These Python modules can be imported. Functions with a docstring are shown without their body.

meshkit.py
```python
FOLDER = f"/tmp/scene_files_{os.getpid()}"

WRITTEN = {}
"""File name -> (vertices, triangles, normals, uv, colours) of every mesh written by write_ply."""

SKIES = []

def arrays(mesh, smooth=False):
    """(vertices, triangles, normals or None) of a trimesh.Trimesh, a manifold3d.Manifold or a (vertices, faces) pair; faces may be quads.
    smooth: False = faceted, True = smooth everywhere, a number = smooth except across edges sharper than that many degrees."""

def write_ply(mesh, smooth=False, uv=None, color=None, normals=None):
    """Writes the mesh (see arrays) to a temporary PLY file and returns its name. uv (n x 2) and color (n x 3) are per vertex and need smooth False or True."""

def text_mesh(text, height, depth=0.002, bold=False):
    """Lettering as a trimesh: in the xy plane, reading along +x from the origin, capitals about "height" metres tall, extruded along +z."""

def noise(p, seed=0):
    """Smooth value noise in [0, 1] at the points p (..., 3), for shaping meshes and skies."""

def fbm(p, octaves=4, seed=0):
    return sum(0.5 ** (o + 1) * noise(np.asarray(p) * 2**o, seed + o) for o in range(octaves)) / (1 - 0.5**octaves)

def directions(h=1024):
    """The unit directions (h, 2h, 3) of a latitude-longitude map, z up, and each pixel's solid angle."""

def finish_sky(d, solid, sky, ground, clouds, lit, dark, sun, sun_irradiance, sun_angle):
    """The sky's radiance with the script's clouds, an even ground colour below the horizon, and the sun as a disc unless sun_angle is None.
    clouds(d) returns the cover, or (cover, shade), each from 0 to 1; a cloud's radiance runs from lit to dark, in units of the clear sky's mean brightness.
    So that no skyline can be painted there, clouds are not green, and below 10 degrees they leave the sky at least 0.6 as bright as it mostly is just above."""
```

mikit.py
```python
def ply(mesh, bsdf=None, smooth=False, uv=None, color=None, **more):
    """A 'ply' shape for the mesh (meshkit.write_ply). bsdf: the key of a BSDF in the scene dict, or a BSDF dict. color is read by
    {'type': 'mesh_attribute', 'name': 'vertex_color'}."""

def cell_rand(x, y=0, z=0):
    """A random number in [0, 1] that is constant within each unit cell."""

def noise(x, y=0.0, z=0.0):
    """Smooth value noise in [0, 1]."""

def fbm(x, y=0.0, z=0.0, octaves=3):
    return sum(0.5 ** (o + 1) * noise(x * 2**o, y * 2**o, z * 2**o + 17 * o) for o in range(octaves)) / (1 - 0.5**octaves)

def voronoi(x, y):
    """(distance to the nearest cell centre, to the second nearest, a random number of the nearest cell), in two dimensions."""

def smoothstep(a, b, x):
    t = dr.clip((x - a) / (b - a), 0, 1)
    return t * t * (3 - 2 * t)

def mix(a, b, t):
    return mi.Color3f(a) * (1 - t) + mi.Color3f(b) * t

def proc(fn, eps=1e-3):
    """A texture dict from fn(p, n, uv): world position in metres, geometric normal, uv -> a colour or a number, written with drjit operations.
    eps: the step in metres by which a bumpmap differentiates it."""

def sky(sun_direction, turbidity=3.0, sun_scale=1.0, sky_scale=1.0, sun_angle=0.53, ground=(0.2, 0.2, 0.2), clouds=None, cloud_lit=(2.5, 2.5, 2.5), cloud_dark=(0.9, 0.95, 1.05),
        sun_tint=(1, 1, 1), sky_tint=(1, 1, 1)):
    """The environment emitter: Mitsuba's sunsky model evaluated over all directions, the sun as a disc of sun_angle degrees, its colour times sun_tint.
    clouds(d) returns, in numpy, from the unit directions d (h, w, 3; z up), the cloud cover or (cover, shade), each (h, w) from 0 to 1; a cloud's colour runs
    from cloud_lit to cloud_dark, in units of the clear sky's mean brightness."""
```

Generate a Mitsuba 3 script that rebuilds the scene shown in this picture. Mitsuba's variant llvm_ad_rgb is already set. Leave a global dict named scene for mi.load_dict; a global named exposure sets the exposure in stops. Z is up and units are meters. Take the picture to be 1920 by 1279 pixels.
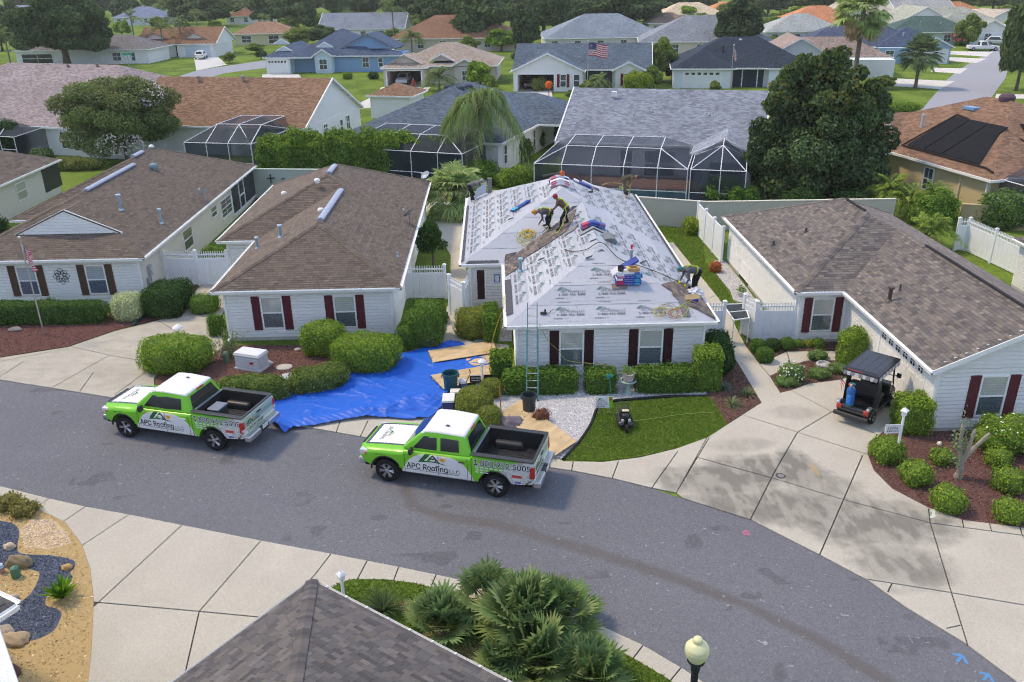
import math,random
import numpy as np,trimesh,shapely
import drjit as dr
import mitsuba as mi
import mikit,meshkit
import manifold3d as m3
from mikit import noise,fbm,voronoi,cell_rand,smoothstep,mix
from shapely.geometry import Polygon,LineString,Point,MultiPolygon,box as sbox
from shapely.ops import unary_union
T4=mi.ScalarTransform4f
PI=math.pi
scene,labels={},{}

# ---------------------------------------------------------------- camera, light, exposure
scene['camera']={'type':'perspective','fov':62.496,'fov_axis':'x','near_clip':0.5,'far_clip':4000.0,
 'to_world':T4().look_at(origin=[0,0,14.768],target=[0.01604,0.91628,14.36802],up=[0.0232,0.39982,0.9163])}
SUN=np.array([-0.62,0.30,0.95])
def cloud_cover(d):
 z=np.clip(d[...,2],0.02,1)
 u,v=d[...,0]/(z+0.25)*1.6,d[...,1]/(z+0.25)*1.6
 n=0.5+0.25*np.sin(1.7*u+0.6*np.sin(2.1*v))+0.25*np.sin(2.3*v+0.8*np.sin(1.9*u+1.0))
 return 0.55+0.4*n,0.55-0.4*n
scene['daylight']=mikit.sky(SUN,turbidity=3.0,sun_scale=0.42,sun_angle=8.0,clouds=cloud_cover,cloud_lit=(1.95,2.25,2.9),cloud_dark=(1.3,1.55,2.1),sun_tint=(1.0,0.94,0.80))
exposure=2.27

# ---------------------------------------------------------------- helpers
R_=random.Random(7)
RNG=np.random.default_rng(11)
_used={}
def numbered(base):
 k=_used.get(base,0);_used[base]=k+1
 return base if k==0 else f'{base}_{k:03d}'
def thing(name,label=None,cat=None,group=None,kind=None):
 key=numbered(name);d={}
 if label:d['label']=label
 if cat:d['category']=cat
 if group:d['group']=group
 if kind:d['kind']=kind
 labels[key]=d
 return key
def child(parent,name,label=None,kind=None):
 key=numbered(parent+'__'+name)
 if label or kind:labels[key]={**({'label':label}if label else{}),**({'kind':kind}if kind else{})}
 return key
def ref(k):return{'type':'ref','id':k}

class MB:
 "collects vertices, triangles and one colour per vertex"
 def __init__(s):s.v,s.f,s.c,s.n=[],[],[],0
 def add(s,v,f,col=(.5,.5,.5)):
  v=np.asarray(v,float).reshape(-1,3);f=np.asarray(f,int)
  if f.shape[1]==4:f=np.vstack([f[:,[0,1,2]],f[:,[0,2,3]]])
  s.v.append(v);s.f.append(f+s.n);s.n+=len(v)
  c=np.asarray(col,float)
  s.c.append(np.broadcast_to(c,(len(v),3))if c.ndim==1 else c)
  return s
 def mesh(s,m,col=(.5,.5,.5),at=None):
  if hasattr(m,'to_mesh'):
   q=m.to_mesh();v,f=q.vert_properties[:,:3],q.tri_verts
  else:v,f=np.array(m.vertices),np.array(m.faces)
  if at is not None:v=v@at[:3,:3].T+at[:3,3]
  return s.add(v,f,col)
 def box(s,c,d,col=(.5,.5,.5),rot=0.0,rm=None):
  h=np.array(d,float)/2
  v=np.array([[x,y,z]for x in(-1,1)for y in(-1,1)for z in(-1,1)],float)*h
  if rm is not None:v=v@rm.T
  if rot:v=v@rz(rot).T
  return s.add(v+np.array(c,float),BOXF,col)
 def bx(s,x0,x1,y0,y1,z0,z1,col=(.5,.5,.5)):
  return s.box(((x0+x1)/2,(y0+y1)/2,(z0+z1)/2),(x1-x0,y1-y0,z1-z0),col)
 def tube(s,pts,r,col=(.5,.5,.5),n=8,caps=True):
  v,f=tube(pts,r,n,caps);return s.add(v,f,col)
 def lathe(s,prof,c=(0,0,0),col=(.5,.5,.5),n=20,rm=None):
  v,f=lathe(prof,n)
  if rm is not None:v=v@rm.T
  return s.add(v+np.array(c,float),f,col)
 def poly(s,pg,z,col=(.5,.5,.5)):
  v,f=flat(pg,z);return s.add(v,f,col)if len(f)else s
 def slab(s,pg,z0,z1,col=(.5,.5,.5)):
  for g in geoms(pg):
   m=trimesh.creation.extrude_polygon(g,z1-z0);s.add(np.array(m.vertices)+[0,0,z0],m.faces,col)
  return s
 def arrays(s):return np.vstack(s.v),np.vstack(s.f),np.vstack(s.c)
 def ply(s,bsdf,smooth=False,uv=None,**k):
  v,f,c=s.arrays()
  if smooth is not False and smooth is not True:
   v,f,c=split(v,f,c,smooth);smooth=True
  if uv is not None:return mikit.ply((v,f),bsdf,smooth=smooth,uv=uv(v)if callable(uv)else uv,**k)
  return mikit.ply((v,f),bsdf,smooth=smooth,uv=pack(c),**k)
 def put(s,key,bsdf='vc',smooth=False,uv=None,**k):
  if s.n:scene[key]=s.ply(bsdf,smooth,uv,**k)
  return key
def pack(c):
 "a colour as two numbers, so that all painted things share one material"
 q=np.rint(np.sqrt(np.clip(c,0,1))*255);return np.c_[q[:,0]*256+q[:,1]+.5,q[:,2]+.5]
def unpacked(p,n,uv):
 x=dr.floor(uv.x);r=dr.floor(x/256);g=x-r*256;b=dr.floor(uv.y)
 return mi.Color3f(dr.square(r/255),dr.square(g/255),dr.square(b/255))
BOXF=np.array([[0,1,3],[0,3,2],[4,6,7],[4,7,5],[0,4,5],[0,5,1],[2,3,7],[2,7,6],[0,2,6],[0,6,4],[1,5,7],[1,7,3]])
def split(v,f,c,ang):
 "vertices split along edges sharper than ang, colours kept"
 fn=np.cross(v[f[:,1]]-v[f[:,0]],v[f[:,2]]-v[f[:,0]]);fn/=np.linalg.norm(fn,axis=1,keepdims=True)+1e-20
 m=trimesh.Trimesh(v,f,process=False)
 m.merge_vertices(merge_norm=True,merge_tex=True)
 fa,adj=m.face_adjacency,m.face_adjacency_angles
 ok=fa[adj<math.radians(ang)]
 lab=trimesh.graph.connected_component_labels(ok,node_count=len(m.faces))
 cq=np.rint(np.sqrt(np.clip(c[np.asarray(f)[:,0]],0,1))*255).astype(np.int64)@np.array([65536,256,1])
 if len(m.faces)==len(f):lab=np.unique(np.c_[lab,cq],axis=0,return_inverse=True)[1].ravel()
 ff=np.array(m.faces);key=ff.astype(np.int64)*(lab.max()+1)+lab[:,None]
 u,idx,inv=np.unique(key.ravel(),return_index=True,return_inverse=True)
 if len(ff)==len(f):cc=c[np.asarray(f).ravel()[idx]]
 else:cc=np.repeat(c[:1],len(idx),0)
 return np.array(m.vertices)[ff.ravel()[idx]],inv.reshape(-1,3),cc
def geoms(g):
 if g.is_empty:return[]
 if g.geom_type=='Polygon':return[g]
 return[x for x in g.geoms if x.geom_type=='Polygon' and x.area>1e-5]
def flat(pg,z):
 vs,fs,n=[],[],0
 for g in geoms(pg):
  v,f=trimesh.creation.triangulate_polygon(g,engine='earcut')
  v=np.c_[v,np.full(len(v),z)];f=np.array(f)
  a=v[f[:,0]];cr=np.cross(v[f[:,1]]-a,v[f[:,2]]-a)[:,2]
  f=np.where(cr[:,None]<0,f[:,::-1],f)
  vs.append(v);fs.append(f+n);n+=len(v)
 return(np.vstack(vs),np.vstack(fs))if vs else(np.zeros((0,3)),np.zeros((0,3),int))
def grid_fill(pg,step,zf):
 "a polygon as a sheet of small triangles with heights zf(x, y)"
 vs,fs,n=[],[],0
 for g in geoms(pg):
  x0,y0,x1,y1=g.bounds
  b=g.segmentize(step)
  gx,gy=np.meshgrid(np.arange(x0,x1,step),np.arange(y0,y1,step))
  q=np.c_[gx.ravel(),gy.ravel()]+RNG.uniform(-.2,.2,(gx.size,2))*step
  q=q[shapely.contains_xy(g.buffer(-step*.5),q[:,0],q[:,1])]
  pts=np.vstack([np.array(b.exterior.coords)[:-1]]+[np.array(i.coords)[:-1]for i in b.interiors]+[q])
  from scipy.spatial import Delaunay
  t=Delaunay(pts).simplices;c=pts[t].mean(1)
  t=t[shapely.contains_xy(g,c[:,0],c[:,1])]
  a=pts[t];cr=(a[:,1,0]-a[:,0,0])*(a[:,2,1]-a[:,0,1])-(a[:,1,1]-a[:,0,1])*(a[:,2,0]-a[:,0,0])
  t=np.where(cr[:,None]<0,t[:,::-1],t)
  vs.append(np.c_[pts,zf(pts[:,0],pts[:,1])]);fs.append(t+n);n+=len(pts)
 return np.vstack(vs),np.vstack(fs)
def scatter_in(pg,n,rng=None):
 rng=rng or RNG;x0,y0,x1,y1=pg.bounds;out=np.zeros((0,2))
 k=max(1.0,(x1-x0)*(y1-y0)/max(pg.area,1e-6))
 while len(out)<n:
  q=rng.uniform((x0,y0),(x1,y1),(int(n*k*1.2)+10,2))
  out=np.vstack([out,q[shapely.contains_xy(pg,q[:,0],q[:,1])]])
 return out[:n]
def rz(a):c,s=math.cos(a),math.sin(a);return np.array([[c,-s,0],[s,c,0],[0,0,1.0]])
def rx(a):c,s=math.cos(a),math.sin(a);return np.array([[1.0,0,0],[0,c,-s],[0,s,c]])
def ry(a):c,s=math.cos(a),math.sin(a);return np.array([[c,0,s],[0,1.0,0],[-s,0,c]])
def mat(r=None,t=(0,0,0)):
 m=np.eye(4);m[:3,3]=t
 if r is not None:m[:3,:3]=r
 return m
def xf(m):return T4(m.tolist())
def tube(pts,r,n=8,caps=True):
 p=np.asarray(pts,float);r=np.broadcast_to(r,(len(p),));t=np.gradient(p,axis=0);t/=np.linalg.norm(t,axis=1,keepdims=True)+1e-12
 a=np.cross(t,np.where(np.abs(t[:,2:])<.9,[0,0,1.0],[1.0,0,0]));a/=np.linalg.norm(a,axis=1,keepdims=True)+1e-12
 b,g=np.cross(t,a),np.arange(n)*2*PI/n
 v=(p[:,None]+r[:,None,None]*(np.cos(g)[None,:,None]*a[:,None]+np.sin(g)[None,:,None]*b[:,None])).reshape(-1,3)
 i,j=np.meshgrid(np.arange(len(p)-1),np.arange(n),indexing='ij');j2=(j+1)%n
 f=np.stack([i*n+j,i*n+j2,(i+1)*n+j2,(i+1)*n+j],-1).reshape(-1,4)
 f=np.vstack([f[:,[0,1,2]],f[:,[0,2,3]]])
 if caps:
  k=len(v);v=np.vstack([v,p[:1],p[-1:]]);q=np.arange(n)
  f=np.vstack([f,np.c_[(q+1)%n,q,np.full(n,k)],np.c_[q+(len(p)-1)*n,(q+1)%n+(len(p)-1)*n,np.full(n,k+1)]])
 return v,f[:,::-1]if False else f
def lathe(prof,n=20):
 p=np.asarray(prof,float);g=np.arange(n)*2*PI/n
 v=np.stack([p[:,:1]*np.cos(g),p[:,:1]*np.sin(g),np.repeat(p[:,1:],n,1)],-1).reshape(-1,3)
 i,j=np.meshgrid(np.arange(len(p)-1),np.arange(n),indexing='ij');j2=(j+1)%n
 f=np.stack([i*n+j,i*n+j2,(i+1)*n+j2,(i+1)*n+j],-1).reshape(-1,4)
 return v,np.vstack([f[:,[0,1,2]],f[:,[0,2,3]]])
def catmull(pts,k=6):
 p=np.asarray(pts,float);q=np.vstack([2*p[0]-p[1],p,2*p[-1]-p[-2]]);out=[]
 for i in range(1,len(q)-2):
  t=np.linspace(0,1,k,endpoint=False)[:,None];a,b,c,d=q[i-1],q[i],q[i+1],q[i+2]
  out.append(.5*(2*b+(c-a)*t+(2*a-5*b+4*c-d)*t**2+(3*b-a-3*c+d)*t**3))
 return np.vstack(out+[p[-1:]])
def sgb(r,g,b):
 "an sRGB colour (0 to 255) as linear"
 c=np.array([r,g,b])/255.0
 return np.where(c<=.04045,c/12.92,((c+.055)/1.055)**2.4)
def clean(p):
 g=Polygon(p)if not hasattr(p,'geom_type')else p
 return g if g.is_valid else g.buffer(0)
def rounded(d,r,n=12):
 "a box of size d with rounded edges"
 h=np.array(d)/2-r;s=m3.Manifold.sphere(r,n)
 return m3.Manifold.batch_hull([s.translate([x*h[0],y*h[1],z*h[2]])for x in(-1,1)for y in(-1,1)for z in(-1,1)])

# ---------------------------------------------------------------- materials
VC=mikit.proc(unpacked)
def two(b):return{'type':'twosided','bsdf':b}
def pr(col,rough=.8,spec=.5,**k):
 return{'type':'principled','base_color':col if isinstance(col,dict)else{'type':'rgb','value':[float(x)for x in col]},'roughness':rough,'specular':spec,**k}
scene['vc']=two(pr(VC,.85,.25))
scene['vc_satin']=two(pr(VC,.45,.5))
scene['vc_gloss']=two(pr(VC,.22,.5,clearcoat=.6,clearcoat_gloss=.9))
scene['vc_metal']=two(pr(VC,.32,.5,metallic=.9))
scene['leaf']={'type':'principledthin','base_color':VC,'roughness':.55,'diff_trans':.7,'spec_trans':0.0,'eta':1.35}
scene['glass_pane']={'type':'thindielectric','int_ior':1.5}
scene['dark_glass']=two(pr((.012,.016,.02),.06,.6))
scene['far_glass']=two(pr((.06,.08,.10),.12,.6))
scene['screen']={'type':'mask','opacity':0.6,'bsdf':two(pr((.022,.032,.055),.7,.2))}

# ---------------------------------------------------------------- the ground: materials
def grass_col(p,n,uv):
 a=fbm(p.x*.35,p.y*.35,1.0,3);b=noise(p.x*9,p.y*9);c=noise(p.x*31,p.y*31)
 d=noise(p.x*2.1+7,p.y*2.1)
 g=mix((.075,.125,.018),(.125,.185,.028),smoothstep(.3,.7,a));g=mix(g,(.13,.15,.035),smoothstep(.6,.85,d)*.5)
 return g*(.62+.45*b+.3*c)
scene['grass_ground']=two(pr(mikit.proc(grass_col),.9,.1))
def asphalt_col(p,n,uv):
 s=noise(p.x*55,p.y*55);s2=noise(p.x*24+9,p.y*24);a=fbm(p.x*.22,p.y*.5,3.0,3);b=fbm(p.x*1.3,p.y*1.3,0.0,3)
 c=mix((.130,.135,.158),(.160,.165,.190),a)*(.72+.3*s+.26*s2)
 trk=mi.Float(9.0)
 pts=[(-3.14,22.8),(-2.69,21.47),(-1.78,20.93),(-0.04,20.41),(2.04,19.32),(4.21,18.08),(6.13,16.76),(7.73,15.22),(8.69,13.96)]
 for(x0,y0),(x1,y1)in zip(pts[:-1],pts[1:]):
  ex,ey=x1-x0,y1-y0;t=dr.clip(((p.x-x0)*ex+(p.y-y0)*ey)/(ex*ex+ey*ey),0,1)
  trk=dr.minimum(trk,dr.sqrt(dr.square(p.x-x0-ex*t)+dr.square(p.y-y0-ey*t)))
 c=mix(c,(.105,.092,.085),smoothstep(.30,.04,trk+(b-.5)*.2)*.6)
 spots=smoothstep(.76,.8,noise(p.x*1.1+3,p.y*2.1))*smoothstep(.5,.6,b);c=c*(1+.9*smoothstep(.93,.97,noise(p.x*13,p.y*13)))
 return c*(1-.22*spots)
scene['asphalt']=two(pr(mikit.proc(asphalt_col),.9,.2))
STAINS=[(8.19,22.89,1.7,0.8,0.9),(9.59,22.98,0.5,1.1,0.95),(7.01,22.32,1.2,0.8,0.85),(9.97,21.89,0.9,0.6,0.6),(7.64,21.0,2.4,0.8,0.8),(9.75,20.63,1.9,0.8,0.85),(10.88,19.92,1.9,1.0,0.85),(10.69,18.14,1.1,0.9,0.75),(6.05,22.52,1.1,0.7,0.7),(10.56,26.69,0.7,0.45,0.35),(8.13,24.55,0.9,0.4,0.35)]
OLD=[(-20.35,31.46),(-13.56,30.61),(-14.16,41.55),(-16.44,37.96),(-21.34,33.34)]
def concrete_col(p,n,uv):
 a=fbm(p.x*.8,p.y*.8,0.0,4);s=noise(p.x*40,p.y*40);b=fbm(p.x*2.3+5,p.y*4.1,0.0,4);k=fbm(p.x*9+p.y*2,p.y*4.5,2.0,4)
 c=mix((.41,.385,.335),(.49,.465,.41),a)*(.9+.2*s)
 m=mi.Float(0)
 for x,y,rx_,ry_,w in STAINS:
  q=dr.square((p.x-x)/(rx_*1.25))+dr.square((p.y-y)/(ry_*1.2))
  m=dr.maximum(m,w*smoothstep(1.5,.2,q+(b-.5)*.9+(k-.5)*.5))
 m=m*(.55+.45*smoothstep(.3,.62,fbm(p.x*3.7,p.y*1.6,6.0,4)))*(.8+.4*k);c=mix(c,(.15,.143,.13),dr.clip(m,0,.85))
 rust=smoothstep(1.0,.2,dr.square((p.x-10.03)/.12)+dr.square((p.y-22.89)/.5)+(k-.5))
 c=mix(c,(.42,.29,.12),rust*.5)
 old=smoothstep(-9.5,-12.5,p.x)*smoothstep(27.5,29.5,p.y)
 c=mix(c,c*mi.Color3f(.80,.79,.77),old*(.4+.6*smoothstep(.2,.8,b)))
 return c
scene['concrete']=two(pr(mikit.proc(concrete_col),.88,.2))
def wood_col(p,n,uv):
 a=fbm(uv.x*1.3,uv.y*22,0.0,3);b=noise(uv.x*3,uv.y*5);k=smoothstep(.93,.97,noise(uv.x*4.7,uv.y*9.1))
 c=mix((.46,.34,.195),(.58,.45,.28),a)*(.85+.3*b)
 return mix(c,(.18,.10,.05),k*.8)
scene['plywood']=two(pr(mikit.proc(wood_col),.8,.25))

# ---------------------------------------------------------------- the ground: sheets
def sheet(key,pg,z,bsdf,col=(.3,.3,.3),kind='structure',step=None,zf=None,smooth=False):
 labels[key]={'kind':kind}
 m=MB()
 if step:m.add(*grid_fill(clean(pg),step,zf or(lambda x,y:np.full(len(x),z))),col)
 else:m.poly(clean(pg),z,col)
 m.put(key,bsdf,smooth);return key
m=MB();g=np.array([[-900,-60,0],[900,-60,0],[900,2000,0],[-900,2000,0.0]]);m.add(g,[[0,1,2],[0,2,3]]);m.put('ground','grass_ground');labels['ground']={'kind':'structure','label':'wide green lawn ground'}

ROAD_FAR=[(-32.61,35.71),(-25.74,33.16),(-20.14,31.06),(-14.98,29.25),(-12.15,28.32),(-9.31,27.35),(-6.4,26.34),(-4.61,25.65),(-1.43,24.57),(1.37,23.5),(2.32,23.2),(3.52,22.7),(4.67,22.1),(5.5,21.51),(7.25,20.32),(8.66,18.65),(9.55,17.53),(10.09,16.46),(10.89,15.25),(11.44,14.03),(11.85,12.69),(12.28,10.39)]
ROAD_NEAR=[(6.16,11.04),(5.19,13.43),(4.07,14.69),(3.27,15.47),(2.15,16.3),(1.86,16.58),(0.61,17.24),(-0.64,17.81),(-1.8,18.25),(-2.79,18.6),(-4.5,19.17),(-6.9,19.95),(-9.42,20.8),(-11.21,21.41),(-12.71,21.89),(-14.04,22.38),(-15.98,23.17),(-20.34,24.73),(-25.48,26.39)]
road_pg=clean(ROAD_FAR+ROAD_NEAR)
sheet('road',road_pg,.006,'asphalt')

# concrete: one dark joint bed and separate slabs with open joints
PAVED=[]
def slabs(name,pg,joints,top=.035,gap=.026):
 pg=clean(pg);PAVED.append(pg)
 labels[name]={'kind':'structure'}
 m=MB();m.slab(pg,.001,.010,(.07,.065,.06));m.put(name,'vc')
 cut=unary_union([LineString(j).buffer(gap/2,cap_style='flat')for j in joints])if joints else Polygon()
 for g in geoms(pg.difference(cut)):
  if g.area<.02:continue
  g=g.buffer(-.006,join_style='mitre')
  for q in geoms(g):
   s=MB();dz=R_.uniform(0,.004)
   s.slab(q,.010,top+dz,(.4,.4,.4));s.put(child(name,'slab'),'concrete')
NEARGRAVEL_EDGE=[(-16.72,22.68),(-15.44,22.36),(-14.9,22.19),(-14.16,21.85),(-12.96,21.09),(-11.98,19.98),(-11.27,18.87),(-10.63,17.59),(-9.96,15.9),(-9.52,14.66)]
LAWN_EDGE=[(-4.21,18.09),(-4.03,18.15),(-3.18,18.11),(-2.33,17.92),(-1.21,17.4),(-0.63,17.15),(0.71,16.5),(1.92,15.8),(2.94,15.09),(3.65,14.41),(4.4,13.53)]
slabs('near_driveway',NEARGRAVEL_EDGE+[(-8.27,11.78),(-6.45,10.62),(-1.61,11.54),(-4.92,17.51),(-4.31,18.01)]+LAWN_EDGE+ROAD_NEAR[1:17],
 [[(-14.04,22.38),(-14.23,21.94)],[(-12.71,21.89),(-13.05,21.12)],[(-11.21,21.41),(-11.96,19.95)],[(-9.42,20.8),(-10.47,17.54),(-10.86,16.4)],[(-6.9,19.95),(-7.75,17.07),(-7.4,14.86),(-7.33,14.42)],[(-4.78,19.3),(-5.08,18.36),(-5.38,17.74)],[(-3.73,18.98),(-3.92,18.06)],[(-2.84,18.67),(-2.94,18.01)],[(-1.8,18.31),(-1.92,17.76)],[(-1.02,18.02),(-1.17,17.36)],[(-10.7,17.55),(-7.75,17.07),(-6.12,16.79),(-4.07,16.5)],[(0.54,17.33),(0.34,16.66)],[(2.18,16.34),(1.96,15.75)],[(3.31,15.5),(2.96,15.03)],[(4.05,14.74),(3.68,14.31)]])
slabs('left_driveway',[(-27.02,31.78),(-23.49,32.4),(-21.28,33.23),(-18.84,34.21),(-17.52,35.93),(-15.98,37.12),(-15.54,38.32),(-15.54,40.38),(-15.4,42.45),(-14.55,42.9),(-13.33,40.55),(-13.13,37.08),(-11.97,33.93),(-12.39,32.3),(-13.94,31.66),(-13.86,30.77),(-13.05,28.71)]+ROAD_FAR[3:0:-1],
 [[(-21.08,32.84),(-18.74,34.09)],[(-18.84,34.32),(-16.66,33.24),(-14.5,32.37),(-13.34,31.84)],[(-16.68,33.13),(-17.63,30.25),(-17.76,29.66)],[(-20.07,32.78),(-20.27,31.31),(-20.39,30.73)],[(-15.96,37.12),(-14.67,35.76)],[(-14.39,31.69),(-14.88,29.42)],[(-16.39,29.82),(-16.59,31.51)]])
slabs('middle_driveway',[(-8.92,28.97),(-7.78,29.36),(-6.35,30.7),(-5.22,31.9),(-3.98,32.91),(-2.54,33.96),(-2.45,38.15),(-1.37,38.08),(-1.28,33.89),(0.46,33.33),(0.42,31.08),(-0.67,30.63),(-1.87,28.6),(-1.71,27.32),(-0.74,27.48),(0.13,26.24),(1.77,24.07),(2.05,23.79),(3.32,23.67),(4.59,23.9),(5.93,24.42),(7.07,25.07),(5.36,21.81)]+ROAD_FAR[12:4:-1],
 [[(-2.26,33.95),(-1.46,33.9)],[(-1.42,30.68),(-0.69,33.28)],[(-1.21,31.17),(0.53,31.07)],[(-6.66,26.7),(-6.78,26.13)],[(-5.77,27.13),(-5.79,25.85)],[(-4.77,26.88),(-4.92,25.45)],[(1.1,24.72),(0.77,23.4)],[(2.39,23.88),(2.21,22.95)],[(3.85,23.71),(3.43,22.49)],[(5.89,24.21),(4.56,21.93)],[(-4.44,28.96),(-0.7,24.12)],[(-6.67,27.78),(-3.79,30.81)]])
slabs('right_driveway',[(8.02,25.95),(9.7,27.52),(10.63,28.25),(11.08,28.45),(11.93,28.95),(13.31,29.25),(13.95,29.59),(15.08,30.27),(15.99,28.1),(15.04,25.49),(13.99,25.46),(13.35,25.27),(12.47,24.52),(12.11,23.81),(11.89,22.77),(12.02,21.7),(12.64,20.69),(13.36,20.02),(14.88,19.59),(18.54,18.72),(13.78,11.0)]+ROAD_FAR[20:12:-1]+[(5.36,21.81),(7.09,25.07)],
 [[(11.08,28.45),(12.0,26.7),(12.87,25.04)],[(12.07,26.74),(10.28,25.28),(8.72,22.83),(7.17,20.22)],[(8.76,26.58),(10.28,25.28),(12.26,23.57)],[(11.9,23.68),(8.61,18.56)],[(5.96,24.14),(8.64,22.4),(10.29,21.21),(12.34,19.93),(14.67,19.23),(17.01,18.67)],[(12.62,20.63),(12.34,19.93),(11.54,17.24),(10.91,15.09)],[(9.56,17.57),(11.44,16.98),(13.04,16.45),(15.11,15.91)],[(10.1,17.38),(9.85,17.06)],[(10.71,15.72),(11.09,15.81)],[(13.34,20.07),(13.18,19.67)],[(14.0,19.81),(13.88,19.48)],[(14.77,19.62),(14.62,19.23),(14.51,17.97)],[(7.16,25.07),(5.36,21.81)]])
slabs('walkway',[(9.7,32.68),(9.76,32.4),(9.7,27.52),(10.63,28.25),(10.67,29.72),(11.78,30.6),(12.59,31.06),(13.76,31.0),(14.13,31.93),(12.08,32.0),(10.61,30.82),(10.54,32.69),(10.86,37.32),(10.45,47.78),(9.82,47.61)],
 [[(9.7,32.68),(10.59,32.69)],[(10.59,30.82),(10.68,29.63)],[(12.08,32.0),(11.81,30.55)],[(10.37,43.34),(10.74,43.68)],[(10.36,38.43),(10.9,39.0)]],top=.03)
slabs('side_path',[(-2.32,38.14),(-1.37,38.08),(-1.43,40.72),(-1.94,47.1),(-2.09,54.74),(-4.63,55.62),(-2.61,46.14)],[[(-2.52,40.79),(-1.43,40.88)],[(-2.5,47.14),(-1.82,47.29)]],top=.03)
slabs('far_patio',[(-4.94,54.96),(-2.11,55.14),(-2.12,58.29),(-5.04,58.83)],[])

PAVED=unary_union(PAVED)
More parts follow.
